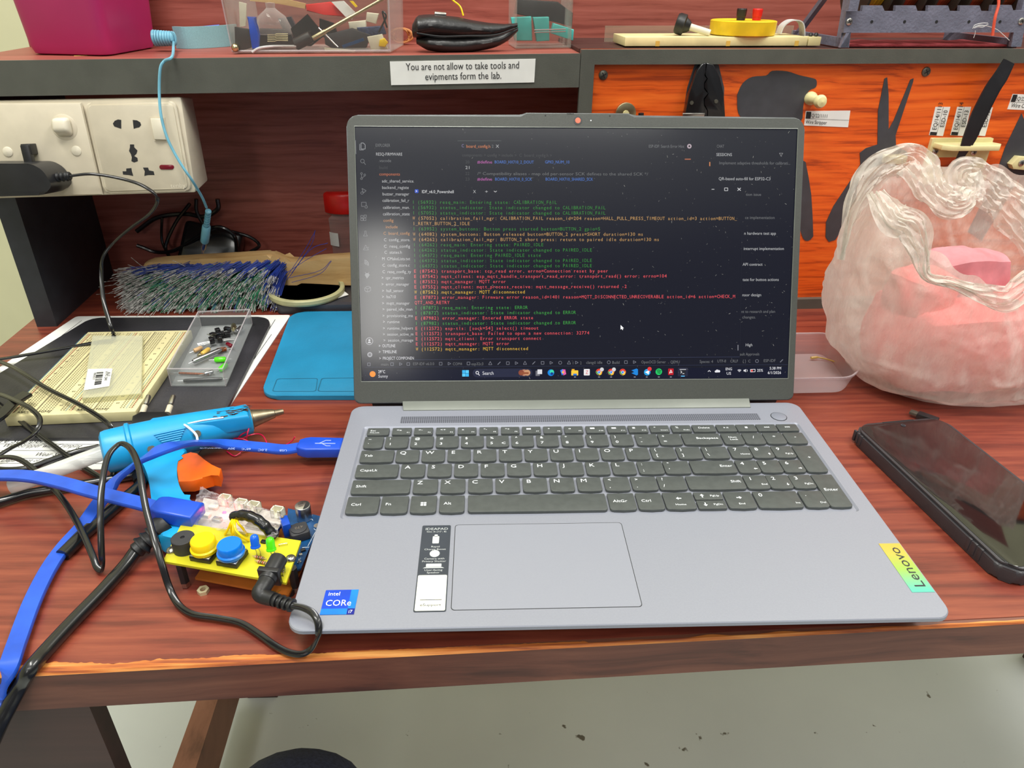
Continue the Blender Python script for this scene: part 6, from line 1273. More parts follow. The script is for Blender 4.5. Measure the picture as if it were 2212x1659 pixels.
for x, y, w_, h_, m_ in ((655, 1190, .0028, .0022, 'black_plastic'), (650, 1200, .0020, .0018, 'tin_silver'), (620, 1166, .0080, .0022, 'black_plastic'), (648, 1216, .0018, .0014, 'tin_silver')):
    p = G(x, y, ZM); mb = MB(frame(p, m1 - m0, m2_ - m1)); mb.box(-w_ / 2, w_ / 2, -h_ / 2, h_ / 2, 0, .0014, .0002); mb.build('chip', m_, md)
p = G(685, 1136, ZM); mb = MB(Matrix.Translation(p)); mb.lathe([(.0012, .0001), (.0021, .0001), (.0021, .0004), (.0012, .0004)], 20); mb.build('solder_ring', 'tin_silver', md)
mb = MB()
for (x0, y0, x1, y1) in ((665, 1180, 683, 1146), (683, 1146, 678, 1142), (653, 1183, 668, 1182), (672, 1120, 676, 1124)):
    a, b = G(x0, y0, ZM + .0001), G(x1, y1, ZM + .0001); mb.tube([a, b], .00018, 4)
mb.text('OUT+', G(672, 1122, ZM + .0001), m2_ - m1, m0 - m1, .0018); mb.text('OUT-', G(646, 1215, ZM + .0001), m2_ - m1, m0 - m1, .0018); mb.build('printed_marks', 'stk_white', md)
# controller board under the plastic wrap, connectors and its red light
ZC = .012
q0, q1, q2, q3 = G(425, 1140, ZC), G(596, 1172, ZC), G(612, 1110, ZC), G(440, 1075, ZC)
mat('pcb_white', (196, 188, 178), .5); mb = MB(); mb.prism([(p.x, p.y) for p in (q0, q1, q2, q3)], ZC - .0016, ZC); cb2 = mb.build('controller_board', 'pcb_white', dv, 'pale controller board under the plastic wrap')
ux = (q1 - q0).normalized(); uy = Vector((-ux.y, ux.x, 0))
for x, y in ((489, 1090), (524, 1100), (551, 1105), (602, 1116)):
    mb = MB(frame(G(x, y, ZC), ux, uy)); w2_, d2_, h2_ = .0038, .0028, .0068
    mb.box(-w2_, w2_, d2_ - .0008, d2_, 0, h2_); mb.box(-w2_, -w2_ + .0007, -d2_, d2_, 0, h2_); mb.box(w2_ - .0007, w2_, -d2_, d2_, 0, h2_); mb.box(-w2_, w2_, -d2_, d2_, 0, .0015); mb.box(-w2_, -.0012, -d2_, -d2_ + .0006, 0, h2_); mb.box(.0012, w2_, -d2_, -d2_ + .0006, 0, h2_)
    mb.build('connector', 'jst_white', cb2, 'white connector')
mb = MB(Matrix.Translation(G(485, 1108, ZC))); mb.box(-.0011, .0011, -.0008, .0008, 0, .0010, .0002); mb.build('power_light', 'led_red', cb2, 'glowing red power light')
mb = MB(frame(G(570, 1140, ZC), ux, uy)); mb.box(-.011, .011, -.0035, .0035, 0, .0022, .0003); mb.build('chip', 'tin_silver', cb2)
for x, y in ((445, 1115), (462, 1098), (470, 1125), (520, 1120)):
    mb = MB(frame(G(x, y, ZC), ux, uy)); mb.box(-.003, .003, -.0018, .0018, 0, .0022, .0003); mb.build('chip', 'jst_white' if x < 465 else 'solder', cb2)
pl_ = bpy.data.lights.new('red_power_light', 'POINT'); pl_.energy = .002; pl_.color = (1, .08, .15); pl_.shadow_soft_size = .001; plo = bpy.data.objects.new('red_power_light', pl_); C.objects.link(plo); plo.location = G(485, 1107, ZC + .003)
# crumpled plastic wrap
c00, c10, c11, c01 = G(403, 1135, .018), G(596, 1163, .025), G(612, 1112, .026), G(432, 1054, .023); nn_ = 40; V = []; Fc = []
for j in range(nn_ + 1):
    for i in range(nn_ + 1):
        u, v = i / nn_, j / nn_; p = c00.lerp(c10, u).lerp(c01.lerp(c11, u), v); q = Vector((u * 5, v * 3.4, 0))
        h = .0030 * math.sin(PI * u) * math.sin(PI * v) + .0026 * noise.noise(q * 1.5) + .0022 * abs(noise.noise(q * 3.3 + Vector((4, 1, 0)))) + .0010 * noise.noise(q * 7)
        p = p + Vector((.0018 * noise.noise(q * 2 + Vector((9, 0, 0))), .0018 * noise.noise(q * 2 + Vector((0, 9, 0))), h)); V.append(p)
for j in range(nn_):
    for i in range(nn_): a = j * (nn_ + 1) + i; Fc.append((a, a + 1, a + nn_ + 2, a + nn_ + 1))
mb = MB(); mb.add(V, Fc, True); mb.build('plastic_wrap', 'wrap_clear', dv, 'crinkled clear plastic wrap')
# taped wire bundle and yellow wires
mb = MB(); bt_ = [G(504, 1117, .029), G(520, 1113, .032), G(538, 1115, .033), G(556, 1123, .032), G(572, 1136, .029), G(584, 1150, .025), G(592, 1156, .022)]
mb.tube(cr(bt_, 6), lambda t: .0033 + .0002 * math.sin(t * 40), 12); mb.build('taped_bundle', 'cable_black', dv, 'wires wrapped in black tape')
wr = []
for k, (P) in enumerate(([(506, 1117), (500, 1126), (494, 1140), (486, 1155)], [(508, 1118), (502, 1130), (499, 1142), (502, 1155)], [(509, 1118), (507, 1132), (510, 1146), (524, 1160), (538, 1168)], [(511, 1118), (514, 1130), (524, 1141), (534, 1156)], [(511, 1120), (505, 1128), (504, 1150), (508, 1160)])):
    hs = [.0295, .030, .026, ZB + .0005]; hs = hs if len(P) == 4 else [.0295, .031, .029, .025, ZB + .0005]
    mb = MB(); mb.tube(cr([G(x, y, h) for (x, y), h in zip(P, hs)], 5), .00075, 7); mb.build('yellow_wire', 'btn_yellow', dv)

# ------------------------------------------------------------------ phone
ph = thing('smartphone', 'black smartphone in a rugged case with its dark screen facing up', 'phone', G(2050, 1080))
ZP = .0125
t0, t1, t2 = G(1842, 920, ZP), G(2040, 904, ZP), G(2168, 1228, ZP)
exd = Vector((1, 0, 0)); 
e1 = (G(2120, 1190, ZP) - G(1850, 935, ZP)).normalized()          # long side, towards the viewer
e2 = Vector((-e1.y, e1.x, 0)) 
Pc0 = G(1838, 916, ZP); wdp = abs((G(2062, 905, ZP) - Pc0).dot(e2)); 
PW_ = .0800; PL_ = .1665
MP = frame(Vector((Pc0.x, Pc0.y, 0)), e1, e2)
mb = MB(MP)
c_ = .009
O_ = [(c_, 0), (PL_ - c_, 0), (PL_, c_), (PL_, PW_ - c_), (PL_ - c_, PW_), (c_, PW_), (0, PW_ - c_), (0, c_)]
Oin = [(x * .985 + .0012, y * .97 + .0012) for x, y in O_]
mb.prism(roundpoly(O_, .003), .0005, .0105, .0022, 2, top=roundpoly(O_, .003)); 
mb.prism(roundpoly([(x * .982 + .0015, y * .96 + .0016) for x, y in O_], .003), .0105, ZP, .0006)
mb.build('case', 'phone_case', ph, 'matte black rugged case')
mb = MB(MP); mb.prism(rrect(.0035, PL_ - .0035, .0038, PW_ - .0038, .007), ZP - .0004, ZP + .0003, .0002); sg = mb.build('screen', 'phone_glass', ph, 'glossy black screen')
mb = MB(MP @ Matrix.Translation((.0085, PW_ / 2, ZP + .0004))); mb.cyl(.0018, 0, .0001, 20); mb.m = 1; mb.cyl(.0012, .0001, .0002, 16); mb.build('front_camera', ['stk_grey', 'ink'], sg)
mb = MB(MP); mb.box(.0012, .0024, PW_ * .33, PW_ * .67, ZP - .0002, ZP + .0002); mb.build('earpiece', 'ink', ph)
for k in range(3):
    for yy in (-.0006, PW_ - .0014):
        mb = MB(MP); mb.box(PL_ - .034 + k * .005, PL_ - .031 + k * .005, yy, yy + .002, .002, .0112, .0005); mb.build('case_rib', 'phone_case', ph)
for k in range(3): mb = MB(MP); mb.box(.006 + k * .004, .0085 + k * .004, -.0006, .0014, .002, .0112, .0005); mb.build('case_rib', 'phone_case', ph)
# ring clip with its round silver button beside the phone's right edge
p = MP @ Vector((.098, PW_ + .003, .004)); mb = MB(Matrix.Translation(p)); mb.cyl(.0095, 0, .0050, 28, .001); rc = mb.build('strap_tab', 'black_rubber', ph)
mb = MB(Matrix.Translation(p + Vector((0, 0, .005)))); mb.lathe([(.0058, 0), (.0060, .0006), (.0052, .0016), (.003, .0021), (0, .0022)], 26); mb.build('snap_button', 'steel', rc, 'round silver button')
# small black connector next to the phone
kc = thing('micro_connector', 'small black cable connector poking out behind the phone', 'connector', G(1985, 895))
a, b = G(1966, 889, .004), G(2012, 905, .004); M = along(a, b); ln = (b - a).length
mb = MB(M); mb.box(-.0035, .0035, -.0022, .0022, ln * .35, ln * 1.3, .0008); mb.build('body', 'black_plastic', kc)
mb = MB(M); mb.box(-.0028, .0028, -.0012, .0012, 0, ln * .36, .0002); mb.build('plug_tip', 'black_screw', kc)

# ------------------------------------------------------------------ takeaway tray
ty_ = thing('plastic_tray', 'shallow clear plastic food container beside the bag, partly behind the laptop', 'container', G(1770, 800))
tw0, tw1, tw2, tw3 = G(1640, 822, .018), G(1835, 818, .018), G(1800, 728, .018), G(1640, 726, .018)
P = [(p.x, p.y) for p in (tw0, tw1, G(1856, 800, .018), G(1815, 745, .018), G(1785, 724, .018), tw3)]
cxx = sum(p[0] for p in P) / len(P); cyy = sum(p[1] for p in P) / len(P)
TOP = roundpoly(P, .008); BOT = [(cxx + (x - cxx) * .86, cyy + (y - cyy) * .86) for x, y in TOP]; RIM = [(cxx + (x - cxx) * 1.03, cyy + (y - cyy) * 1.03) for x, y in TOP]; n = len(TOP)
mb = MB(); V = [(x, y, .001) for x, y in BOT] + [(x, y, .020) for x, y in TOP] + [(x, y, .0205) for x, y in RIM] + [(x, y, .0180) for x, y in RIM]
mb.add(V, [list(range(n))] + [(i, (i + 1) % n, (i + 1) % n + n, i + n) for i in range(n)] + [(i + n, (i + 1) % n + n, (i + 1) % n + 2 * n, i + 2 * n) for i in range(n)] + [(i + 2 * n, (i + 1) % n + 2 * n, (i + 1) % n + 3 * n, i + 3 * n) for i in range(n)], True)
mb.build('tray_shell', 'tray_clear', ty_)
mb = MB()
for i in range(n): mb.tube([(*RIM[i], .0200), (*RIM[(i + 1) % n], .0200)], .0005, 5)
mb.build('rim', 'tray_clear', ty_)
mb = MB(); mb.tube(cr([G(1752, 773, .004), G(1768, 772, .004), G(1790, 777, .003), G(1808, 783, .003)], 5), [.0013] * 5 + [.0007] * 11, 7); tag(mb.build('yellow_scrap', 'glue_amber'), 'small yellow scrap lying inside the clear plastic container', 'scrap')

# ------------------------------------------------------------------ plastic bag
def bag_mat():
    m = bpy.data.materials.new('bag_film'); m.use_nodes = True; nt = m.node_tree; N = nt.nodes; K = nt.links; b = N['Principled BSDF']
    b.inputs['Base Color'].default_value = (*lin((238, 234, 224)), 1); b.inputs['Roughness'].default_value = .34
    t = N.new('ShaderNodeBsdfTranslucent'); t.inputs[0].default_value = (*lin((240, 234, 226)), 1); tr = N.new('ShaderNodeBsdfTransparent')
    m1 = N.new('ShaderNodeMixShader'); m1.inputs[0].default_value = .38; K.new(b.outputs[0], m1.inputs[1]); K.new(t.outputs[0], m1.inputs[2])
    m2 = N.new('ShaderNodeMixShader'); lw = N.new('ShaderNodeLayerWeight'); lw.inputs[0].default_value = .3
    tc = N.new('ShaderNodeTexCoord'); mp = N.new('ShaderNodeMapping'); mp.inputs['Scale'].default_value = (1, 1, .35); mp.inputs['Rotation'].default_value = (.3, .35, 0); K.new(tc.outputs['Object'], mp.inputs[0])
    nz = N.new('ShaderNodeTexNoise'); nz.inputs['Scale'].default_value = 75; nz.inputs['Detail'].default_value = 6; nz.inputs['Roughness'].default_value = .6; K.new(mp.outputs[0], nz.inputs[0])
    a = N.new('ShaderNodeMath'); a.operation = 'MULTIPLY_ADD'; a.use_clamp = True; a.inputs[1].default_value = .45; K.new(lw.outputs['Facing'], a.inputs[0])
    a2 = N.new('ShaderNodeMath'); a2.operation = 'MULTIPLY_ADD'; a2.inputs[1].default_value = .7; a2.inputs[2].default_value = .22; K.new(nz.outputs[0], a2.inputs[0]); K.new(a2.outputs[0], a.inputs[2])
    K.new(a.outputs[0], m2.inputs[0]); K.new(tr.outputs[0], m2.inputs[1]); K.new(m1.outputs[0], m2.inputs[2])
    bp = N.new('ShaderNodeBump'); bp.inputs['Strength'].default_value = .8; bp.inputs['Distance'].default_value = .004; K.new(nz.outputs[0], bp.inputs['Height']); K.new(bp.outputs[0], b.inputs['Normal']); K.new(bp.outputs[0], t.inputs['Normal'])
    K.new(m2.outputs[0], N['Material Output'].inputs[0]); MATS['bag_film'] = m
bag_mat()
bg_ = thing('plastic_bag', 'crumpled translucent white carrier bag holding something pink, right of the laptop', 'bag', G(2080, 800))
bc = G(2085, 850); BCY = .300; BCX = Yp(1806, 620, BCY).x + .137
def bag_r(th, t):
    # plan radius: wide oval sack, belly in the lower half
    a, b = .128, .080
    prof = [(0, .66), (.06, .82), (.18, .94), (.36, 1.0), (.6, 1.0), (.8, .93), (1.0, .80)]
    for (p0, r0), (p1, r1) in zip(prof, prof[1:]):
        if t <= p1 + 1e-9: k = (t - p0) / (p1 - p0); k = k * k * (3 - 2 * k); rr = r0 + (r1 - r0) * k; break
    e = 2.4; c, s = abs(math.cos(th)), abs(math.sin(th)); return rr / ((c / a) ** e + (s / b) ** e) ** (1 / e)
def fold(p):
    return .010 * noise.noise(p * 14) + .0065 * (1 - abs(noise.noise(p * Vector_(26, 26, 12))) * 2.4) + .0030 * (1 - abs(noise.noise(p * Vector_(60, 60, 22) + Vector((5, 5, 5)))) * 2) + .0014 * noise.noise(p * 120)
class Vector_(Vector):
    def __new__(cls, *a): return Vector.__new__(cls, a)
def vmul(p, s): return Vector((p.x * s[0], p.y * s[1], p.z * s[2]))
def fold(p):
    s = vmul(p, (1, 1, .5)); t_ = Vector((p.x + p.z * .5, p.y, p.z - p.x * .3))
    return .007 * noise.noise(p * 10) + .007 * (.5 - abs(noise.noise(vmul(t_, (24, 22, 6)))) * 2.2) + .0026 * (.5 - abs(noise.noise(vmul(t_, (60, 55, 15)) + Vector((5, 5, 5)))) * 2) + .0012 * noise.noise(p * 130)
NT, NZ = 220, 90; V = []; Fc = []
# rim height round the sack: th=-90deg is the front
RT = [(-180, .168), (-160, .158), (-145, .140), (-130, .122), (-115, .108), (-100, .100), (-80, .094), (-55, .108), (-30, .130), (0, .150), (45, .168), (90, .172), (135, .176), (180, .168)]
def rimtab(th):
    a = (math.degrees(th) + 180) % 360 - 180
    for (a0, h0_), (a1, h1_) in zip(RT, RT[1:]):
        if a <= a1: k = (a - a0) / (a1 - a0); k = k * k * (3 - 2 * k); return h0_ + (h1_ - h0_) * k
    return .168
def rim(th):
    x = math.cos(th); fr = max(0, -math.sin(th)); bk_ = max(0, math.sin(th))
    hl = .185 * max(0, -x) ** 1.2                                       # left handle side stands high
    return rimtab(th) + .006 * noise.noise(Vector((math.cos(th) * 3, math.sin(th) * 3, 3)))
    return .112 + .052 * max(0, -x) ** .8 + .030 * max(0, x) ** 1.5 + .050 * bk_ + .018 * fr * math.sin(th * 3 + .6) + .012 * noise.noise(Vector((math.cos(th) * 2, math.sin(th) * 2, 3)))
for j in range(NZ + 1):
    t = j / NZ
    for i in range(NT):
        th = 2 * PI * i / NT; H = rim(th); z = .0015 + (H) * t; r = bag_r(th, min(1, t * H / .20))
        lean = .012 * t; p = Vector((BCX + r * math.cos(th) - lean * .6, BCY + r * math.sin(th) + .010 * t, z))
        f = fold(p) * min(1, .25 + t * 3); d = Vector((math.cos(th), math.sin(th), 0)); p = p + d * f; p.z = max(.001, p.z + (.004 * noise.noise(p * 40) if t > .05 else 0))
        V.append(p)
k0 = len(V); V.append(Vector((BCX, BCY, .0012)))
for j in range(NZ):
    for i in range(NT): a = j * NT + i; b = j * NT + (i + 1) % NT; Fc.append((a, b, b + NT, a + NT))
for i in range(NT): Fc.append((k0, (i + 1) % NT, i))
mb = MB(); mb.add(V, Fc, True); mb.build('bag_body', 'bag_film', bg_)
# rolled rim, wide handle bands
def band(pts, wid, name, seed, up=None, label=None, thick=.22):
    P = cr(pts, 14); k = len(P); V = []; m = 26; Fc = []
    for i in range(k):
        T = (P[min(i + 1, k - 1)] - P[max(0, i - 1)]).normalized(); view = Vector((0, -1, .25)); A_ = T.cross(view); A_ = A_.normalized(); B_ = A_.cross(T).normalized(); t = i / (k - 1); wv = wid(t) if callable(wid) else wid
        for q in range(m):
            s_ = (q / (m - 1) * 2 - 1); pl_ = math.sin(q * 1.7 + seed + 2.5 * noise.noise(Vector((t * 4, seed, 0)))) * .10 + .5 * (1 - s_ * s_)
            p = P[i] + A_ * s_ * wv + B_ * wv * pl_ * thick * 2
            p += B_ * .0034 * noise.noise(Vector((s_ * 5 + seed, t * 7, seed))) + B_ * .0028 * (1 - 2 * abs(noise.noise(Vector((s_ * 9 + t * 9 + seed, t * 11, seed + 3))))) + A_ * .003 * noise.noise(Vector((s_ * 4, t * 9, seed + 8)))
            V.append(p)
    for i in range(k - 1):
        for q in range(m - 1): a = i * m + q; Fc.append((a, a + 1, a + m + 1, a + m))
    mb = MB(); mb.add(V, Fc, True); return mb.build(name, 'bag_film', bg_, label)
def rimp(deg, dz=0, dr=.0):
    th = math.radians(deg); H = rim(th); r = bag_r(th, min(1, H / .20)) + dr; p = Vector((BCX + r * math.cos(th) - .007, BCY + r * math.sin(th) + .010, H + .0015 + dz)); return p
yb_ = BCY
def Bp_(px, py, dy): return Yp(px, py, BCY + dy)
band([Bp_(1815, 560, -.02), Bp_(1840, 450, -.015), Bp_(1890, 372, -.010), Bp_(1940, 346, -.008), Bp_(1968, 350, -.010), Bp_(1990, 380, -.020), Bp_(2012, 415, -.030), Bp_(2040, 440, -.038), Bp_(2075, 440, -.036), Bp_(2090, 420, -.030)], lambda t: .015 * (1 - abs(t - .5) * .9) * min(1, .15 + t * 5), 'handle', 1.3, label='left handle loop')
band([Bp_(2090, 432, -.030), Bp_(2088, 405, -.022), Bp_(2078, 378, -.016), Bp_(2110, 390, -.010), Bp_(2150, 420, -.010), Bp_(2190, 455, -.015), Bp_(2240, 520, -.02)], lambda t: .012 + .006 * t, 'handle', 4.1, label='right handle loop')
band([Bp_(1890, 420, -.045), Bp_(1925, 470, -.066), Bp_(1965, 490, -.074), Bp_(1985, 540, -.080), Bp_(1998, 595, -.084), Bp_(2050, 612, -.086), Bp_(2110, 632, -.086), Bp_(2165, 645, -.084), Bp_(2212, 610, -.078), Bp_(2270, 580, -.07)], lambda t: .0075 + .004 * math.sin(t * 9), 'rim_fold', 7.7, label='folded front rim')
def sheet_patch(C4, name, seed, amp=.006, n1=40, n2=50, sag=.01):
    a, b, c, d = C4; V = []; Fc = []
    for j in range(n2 + 1):
        for i in range(n1 + 1):
            u, v = i / n1, j / n2; p = a.lerp(b, u).lerp(d.lerp(c, u), v); q = Vector((u * 6 + seed, v * 2.2, seed))
            p = p + Vector((.3, -1, .2)) * (amp * (.5 - abs(noise.noise(q)) * 2) + amp * .5 * (.5 - abs(noise.noise(q * 2.6)) * 2) + .0012 * noise.noise(q * 9) + sag * math.sin(PI * u) * math.sin(PI * v)); V.append(p)
    for j in range(n2):
        for i in range(n1): k = j * (n1 + 1) + i; Fc.append((k, k + 1, k + n1 + 2, k + n1 + 1))
    mb = MB(); mb.add(V, Fc, True); return mb.build(name, 'bag_film', bg_)
if False: sheet_patch((Bp_(1800, 560, -.05), Bp_(1990, 600, -.078), Bp_(1960, 345, -.02), Bp_(1880, 390, -.03)), 'film_fold', 2.0)
if False: sheet_patch((Bp_(2020, 600, -.03), Bp_(2260, 640, -.04), Bp_(2190, 440, -.01), Bp_(2010, 410, -.02)), 'film_fold', 6.0, .008)
# pink thing in the bag
random.seed(4)
def blob(c, s, name, lab, cat, m, seed, tilt=0):
    b = bmesh.new(); bmesh.ops.create_cube(b, size=2); bmesh.ops.subdivide_edges(b, edges=b.edges[:], cuts=14, use_grid_fill=True)
    R_ = Matrix.Rotation(tilt, 3, 'Z')
    for v in b.verts:
        n_ = v.co.normalized(); q = v.co * .45 + n_ * .62; q = Vector((q.x * s[0], q.y * s[1], q.z * s[2])); q += n_ * (.0035 * noise.noise(q * 30 + Vector((seed, 0, 0))) + .002 * noise.noise(q * 80)); v.co = R_ @ q + Vector(c)
    mb = MB(); mb.bm(b, True); zmin = min(v.z for v in mb.v)
    if zmin < .003: mb.v = [Vector((v.x, v.y, v.z + .003 - zmin)) for v in mb.v]
    return tag(mb.build(name, m), lab, cat)
blob((BCX - .004, BCY - .001, .043), (.090, .047, .038), 'pink_packet', 'large salmon pink packet filling the lower half of the carrier bag', 'packet', 'pink_cloth', 1, .12)
blob((BCX - .066, BCY - .006, .088), (.026, .022, .018), 'pink_packet', 'small bright pink bundle at the left side inside the carrier bag', 'packet', 'pink_cloth', 5, .4)
mat('maroon_cloth', (214, 140, 148), .6); blob((BCX - .02, BCY + .020, .080), (.040, .022, .036), 'folded_cloth', 'dull rose folded cloth standing in the middle of the carrier bag', 'cloth', 'maroon_cloth', 9, .2)

# ------------------------------------------------------------------ things on the shelf
def K_(px, py, s_hint=None):                  # point on the sloping shelf top
    p = G(px, py, .254)
    for _ in range(4): s = (p - SP).dot(SU); p = G(px, py, (shz(s) if s < B0 else bt(s)))
    return p
# magenta bin
mbx = thing('plastic_bin', 'glossy magenta plastic bin with rounded corners at the left end of the shelf', 'bin', K_(200, 120))
A_, B_, C_ = K_(60, 119), K_(236, 123), K_(345, 103)
sl = Vector((B_ - A_)).normalized(); sd = (C_ - B_); D_ = A_ + sd
bot = roundpoly([(p.x, p.y) for p in (A_, B_, C_, D_)], .012, 6); cx0 = sum(p[0] for p in bot) / len(bot); cy0 = sum(p[1] for p in bot) / len(bot); n = len(bot)
zb = A_.z; V = []
lev = [(-.03 * 0, .90, 0), (.0, .95, .001), (0, 1.0, .008), (0, 1.13, .10), (0, 1.135, .102), (0, 1.11, .102), (0, .98, .009)]
for _, k, h in lev: V += [(cx0 + (x - cx0) * k, cy0 + (y - cy0) * k, zb + .0012 + h + (x - cx0) * .012) for x, y in bot]
mb = MB(); mb.add(V, [list(range(n))[::-1]] + [(j * n + i, j * n + (i + 1) % n, (j + 1) * n + (i + 1) % n, (j + 1) * n + i) for j in range(len(lev) - 1) for i in range(n)] + [list(range((len(lev) - 1) * n, len(lev) * n))], True)
mb.build('bin_body', 'magenta_plastic', mbx)
mb = MB(); pF = lambda px, py: onp(px, py, Vector((A_.x, A_.y - .0012, 0)), Vector((sl.y * -1, sl.x, -.09)).normalized())
mb.add([pF(x, y) for x, y in ((55, 0), (70, -4), (78, 10), (86, 32), (80, 28), (74, 12), (60, 8))], [list(range(7))]); mat('peel', (222, 120, 130), .6); mb.build('scuff_mark', 'peel', mbx)
# strands of straw by the bin
mb = MB(); mb.tube(cr([K_(160, 121), K_(200, 120), K_(240, 116), K_(268, 112), K_(275, 106)], 4), .0004, 5)
tag(mb.build('straw_strand', 'glue_amber'), 'thin straw-coloured strand lying in front of the magenta bin', 'strand')
# wrist strap
ws = thing('wrist_strap', 'pale blue anti-static wrist strap with a cord hanging over the shelf edge', 'strap', K_(430, 108))
b0_ = K_(378, 110); mb = MB()
P = [K_(375, 107) + SN * .012, K_(400, 108) + SN * .012, K_(440, 106) + SN * .010, K_(485, 103) + SN * .012, K_(505, 101) + SN * .02]
mb.tube([p + Vector((0, 0, .010)) for p in cr(P, 5)], .0098, prof=[(.14, 1), (-.14, 1), (-.14, -1), (.14, -1)], up=(0, 0, 1), smooth=False); mb.build('band', 'blue_strap', ws, 'woven elastic band')
mb = MB(); P = [K_(400, 106) + SN * .02 + Vector((0, 0, .017)), K_(470, 104) + SN * .02 + Vector((0, 0, .019))]; mb.tube(P, .0012, 6); mb.build('band_edge', 'usb_cable', ws)
ctr = K_(362, 112) + Vector((0, .004, .0115)); coil = []
for i in range(150):
    a = i * .32; k = i / 150; coil.append(ctr + Vector((-.012 + .020 * k, -.003 * k, 0)) + Vector((0, math.cos(a), math.sin(a))) * .0062 * (1 - .15 * k))
for i in range(40): a = i * .35; coil.append(ctr + Vector((.0085, -.004, 0)) + Vector((math.sin(a) * .4, -.3, math.cos(a))) * (.0058 - .00009 * i))
mb = MB(); mb.tube(coil, .0013, 7); mb.build('coiled_cord', 'blue_cord', ws)
hang = [ctr + Vector((.009, -.008, -.003)), F(372, 122, -.006), F(355, 132, -.010), F(346, 150, -.011), F(344, 200, -.012), F(348, 250, -.016), F(362, 300, -.020), F(388, 350, -.022), F(415, 390, -.020), F(436, 425, .002), F(446, 448, .02)]
mb = MB(); mb.tube(cr(hang, 7), .00125, 8); mb.build('hanging_cord', 'blue_cord', ws)
pA, pB, pC, pD = F(450, 456, .03), F(446, 488, .045), F(442, 522, .060), F(438, 545, .070)
M = along(pA, pB); ln = (pB - pA).length; pr = [(.0012, -.001)]
for i in range(6): z = ln * i / 6; pr += [(.0030, z), (.0030, z + ln * .08), (.0018, z + ln * .09), (.0018, z + ln * .16)]
mb = MB(M); mb.lathe(pr, 12); mb.build('strain_relief', 'blue_cord', ws)
M = along(pB, pC); ln = (pC - pB).length; mb = MB(M); mb.lathe([(.0034, 0), (.0042, .001), (.0044, ln * .5), (.0044, ln * .95), (.0038, ln), (0, ln)], 16); mb.build('plug_body', 'blue_cord', ws)
ln2 = (pD - pC).length; mb = MB(along(pC, pD)); mb.lathe([(.0024, 0), (.0026, ln2 * .3), (.0026, ln2 * .6), (.0012, ln2 * .8), (.0010, ln2 * 1.1), (0, ln2 * 1.1)], 12); mb.build('plug_tip', 'solder', ws, 'bare metal tip')

# clear parts box
def bx_fn(A, B, depth, z0, grow=.0):
    dpt = Vector((-(B - A).y, (B - A).x, 0)).normalized() * depth; ex_ = (B - A)
    def fn(u, v, h): 
        g = 1 + grow * h; uu = .5 + (u - .5) * g; vv = .5 + (v - .5) * g; p = A + ex_ * uu + dpt * vv; return Vector((p.x, p.y, A.z + (B.z - A.z) * uu + z0 + h))
    return fn
pbx = thing('parts_box', 'clear plastic tub full of loose electronic parts on the left of the shelf', 'tub', K_(670, 110))
fn = bx_fn(K_(503, 117), K_(843, 116), .085, .001, .55); mb = MB(); clear_tray(mb, fn, .075, .010, .02); mb.build('tub_wall', 'box_clear', pbx)
mb = MB()
for u, v in ((0, 0), (1, 0)): mb.tube([fn(u, v, .001), fn(u, v, .075)], .0007, 6)
mb.tube([fn(0, 0, .0015), fn(1, 0, .0015)], .0009, 6); mb.build('tub_edge', 'tray_clear', pbx)
IN = 'parts in the clear tub'
def fp_(px, py, v):                        # point inside the tub at depth fraction v
    P0 = fn(.5, v, 0); return onp(px, py, P0, SN)
def card(px, v, th, m, name, lab, cat, dv=.0, bev=.0):
    P0 = fn(.5, v, 0); M = frame(P0, SU, Vector((0, 0, 1))); iv = M.inverted(); P = [(iv @ onp(x, y, P0, SN)) for x, y in px]; mb = MB(M); mb.prism([(p.x, p.y) for p in P], -th, 0, bev); o = mb.build(name, m); tag(o, lab, cat); return o
card([(506, 58), (541, 64), (541, 104), (514, 112), (508, 106)], .10, .006, 'black_plastic', 'relay_block', 'flat black block at the left end of the clear tub', 'component', bev=.0006)
card([(533, 36), (552, 37), (553, 60), (560, 74), (559, 104), (544, 106), (540, 76), (537, 52)], .06, .005, 'trimmer_blue', 'blue_probe', 'light blue plastic probe standing at the left of the clear tub', 'probe', bev=.0012)
card([(560, 62), (625, 64), (640, 98), (600, 104), (560, 104)], .30, .010, 'black_plastic', 'black_header', 'black block with silver pins behind the blue probe', 'component', bev=.0006)
for k in range(5):
    mb = MB(); y = 73 + k * 3.6; mb.tube([fp_(578, y + 2, .16), fp_(594, y + 2, .16), fp_(598, y, .16), fp_(622, y + .5, .16)], .00045, 5); tag(mb.build('pin_wire', 'brass_steel'), ('top', 'second from top', 'middle', 'second from bottom', 'bottom')[k] + ' one of five silver wires on the black block in the clear tub', 'pin', 'fan of five silver pin wires')
cbx_ = fp_(590, 58, .35); mb = MB(Matrix.Translation(cbx_)); mb.lathe([(.017, -.006), (.0165, .000), (.0125, .009), (.006, .014), (.004, .016), (.0045, .020), (0, .0205)], 28); tag(mb.build('suction_dome', 'jar_clear'), 'clear plastic dome with a small nozzle in the clear tub', 'dome')
card([(628, 62), (664, 30), (690, 62), (700, 78), (672, 100), (640, 98)], .22, .003, 'black_gloss', 'sensor_board', 'black square circuit module tilted in the middle of the clear tub', 'circuit module')
a, b = fp_(637, 97, .10), fp_(672, 79, .10); mb = MB(along(a, b)); mb.cyl(.0052, 0, (b - a).length, 16, .0008); tag(mb.build('antenna_base', 'black_plastic'), 'black cylindrical base of the telescopic antenna in the clear tub', 'component')
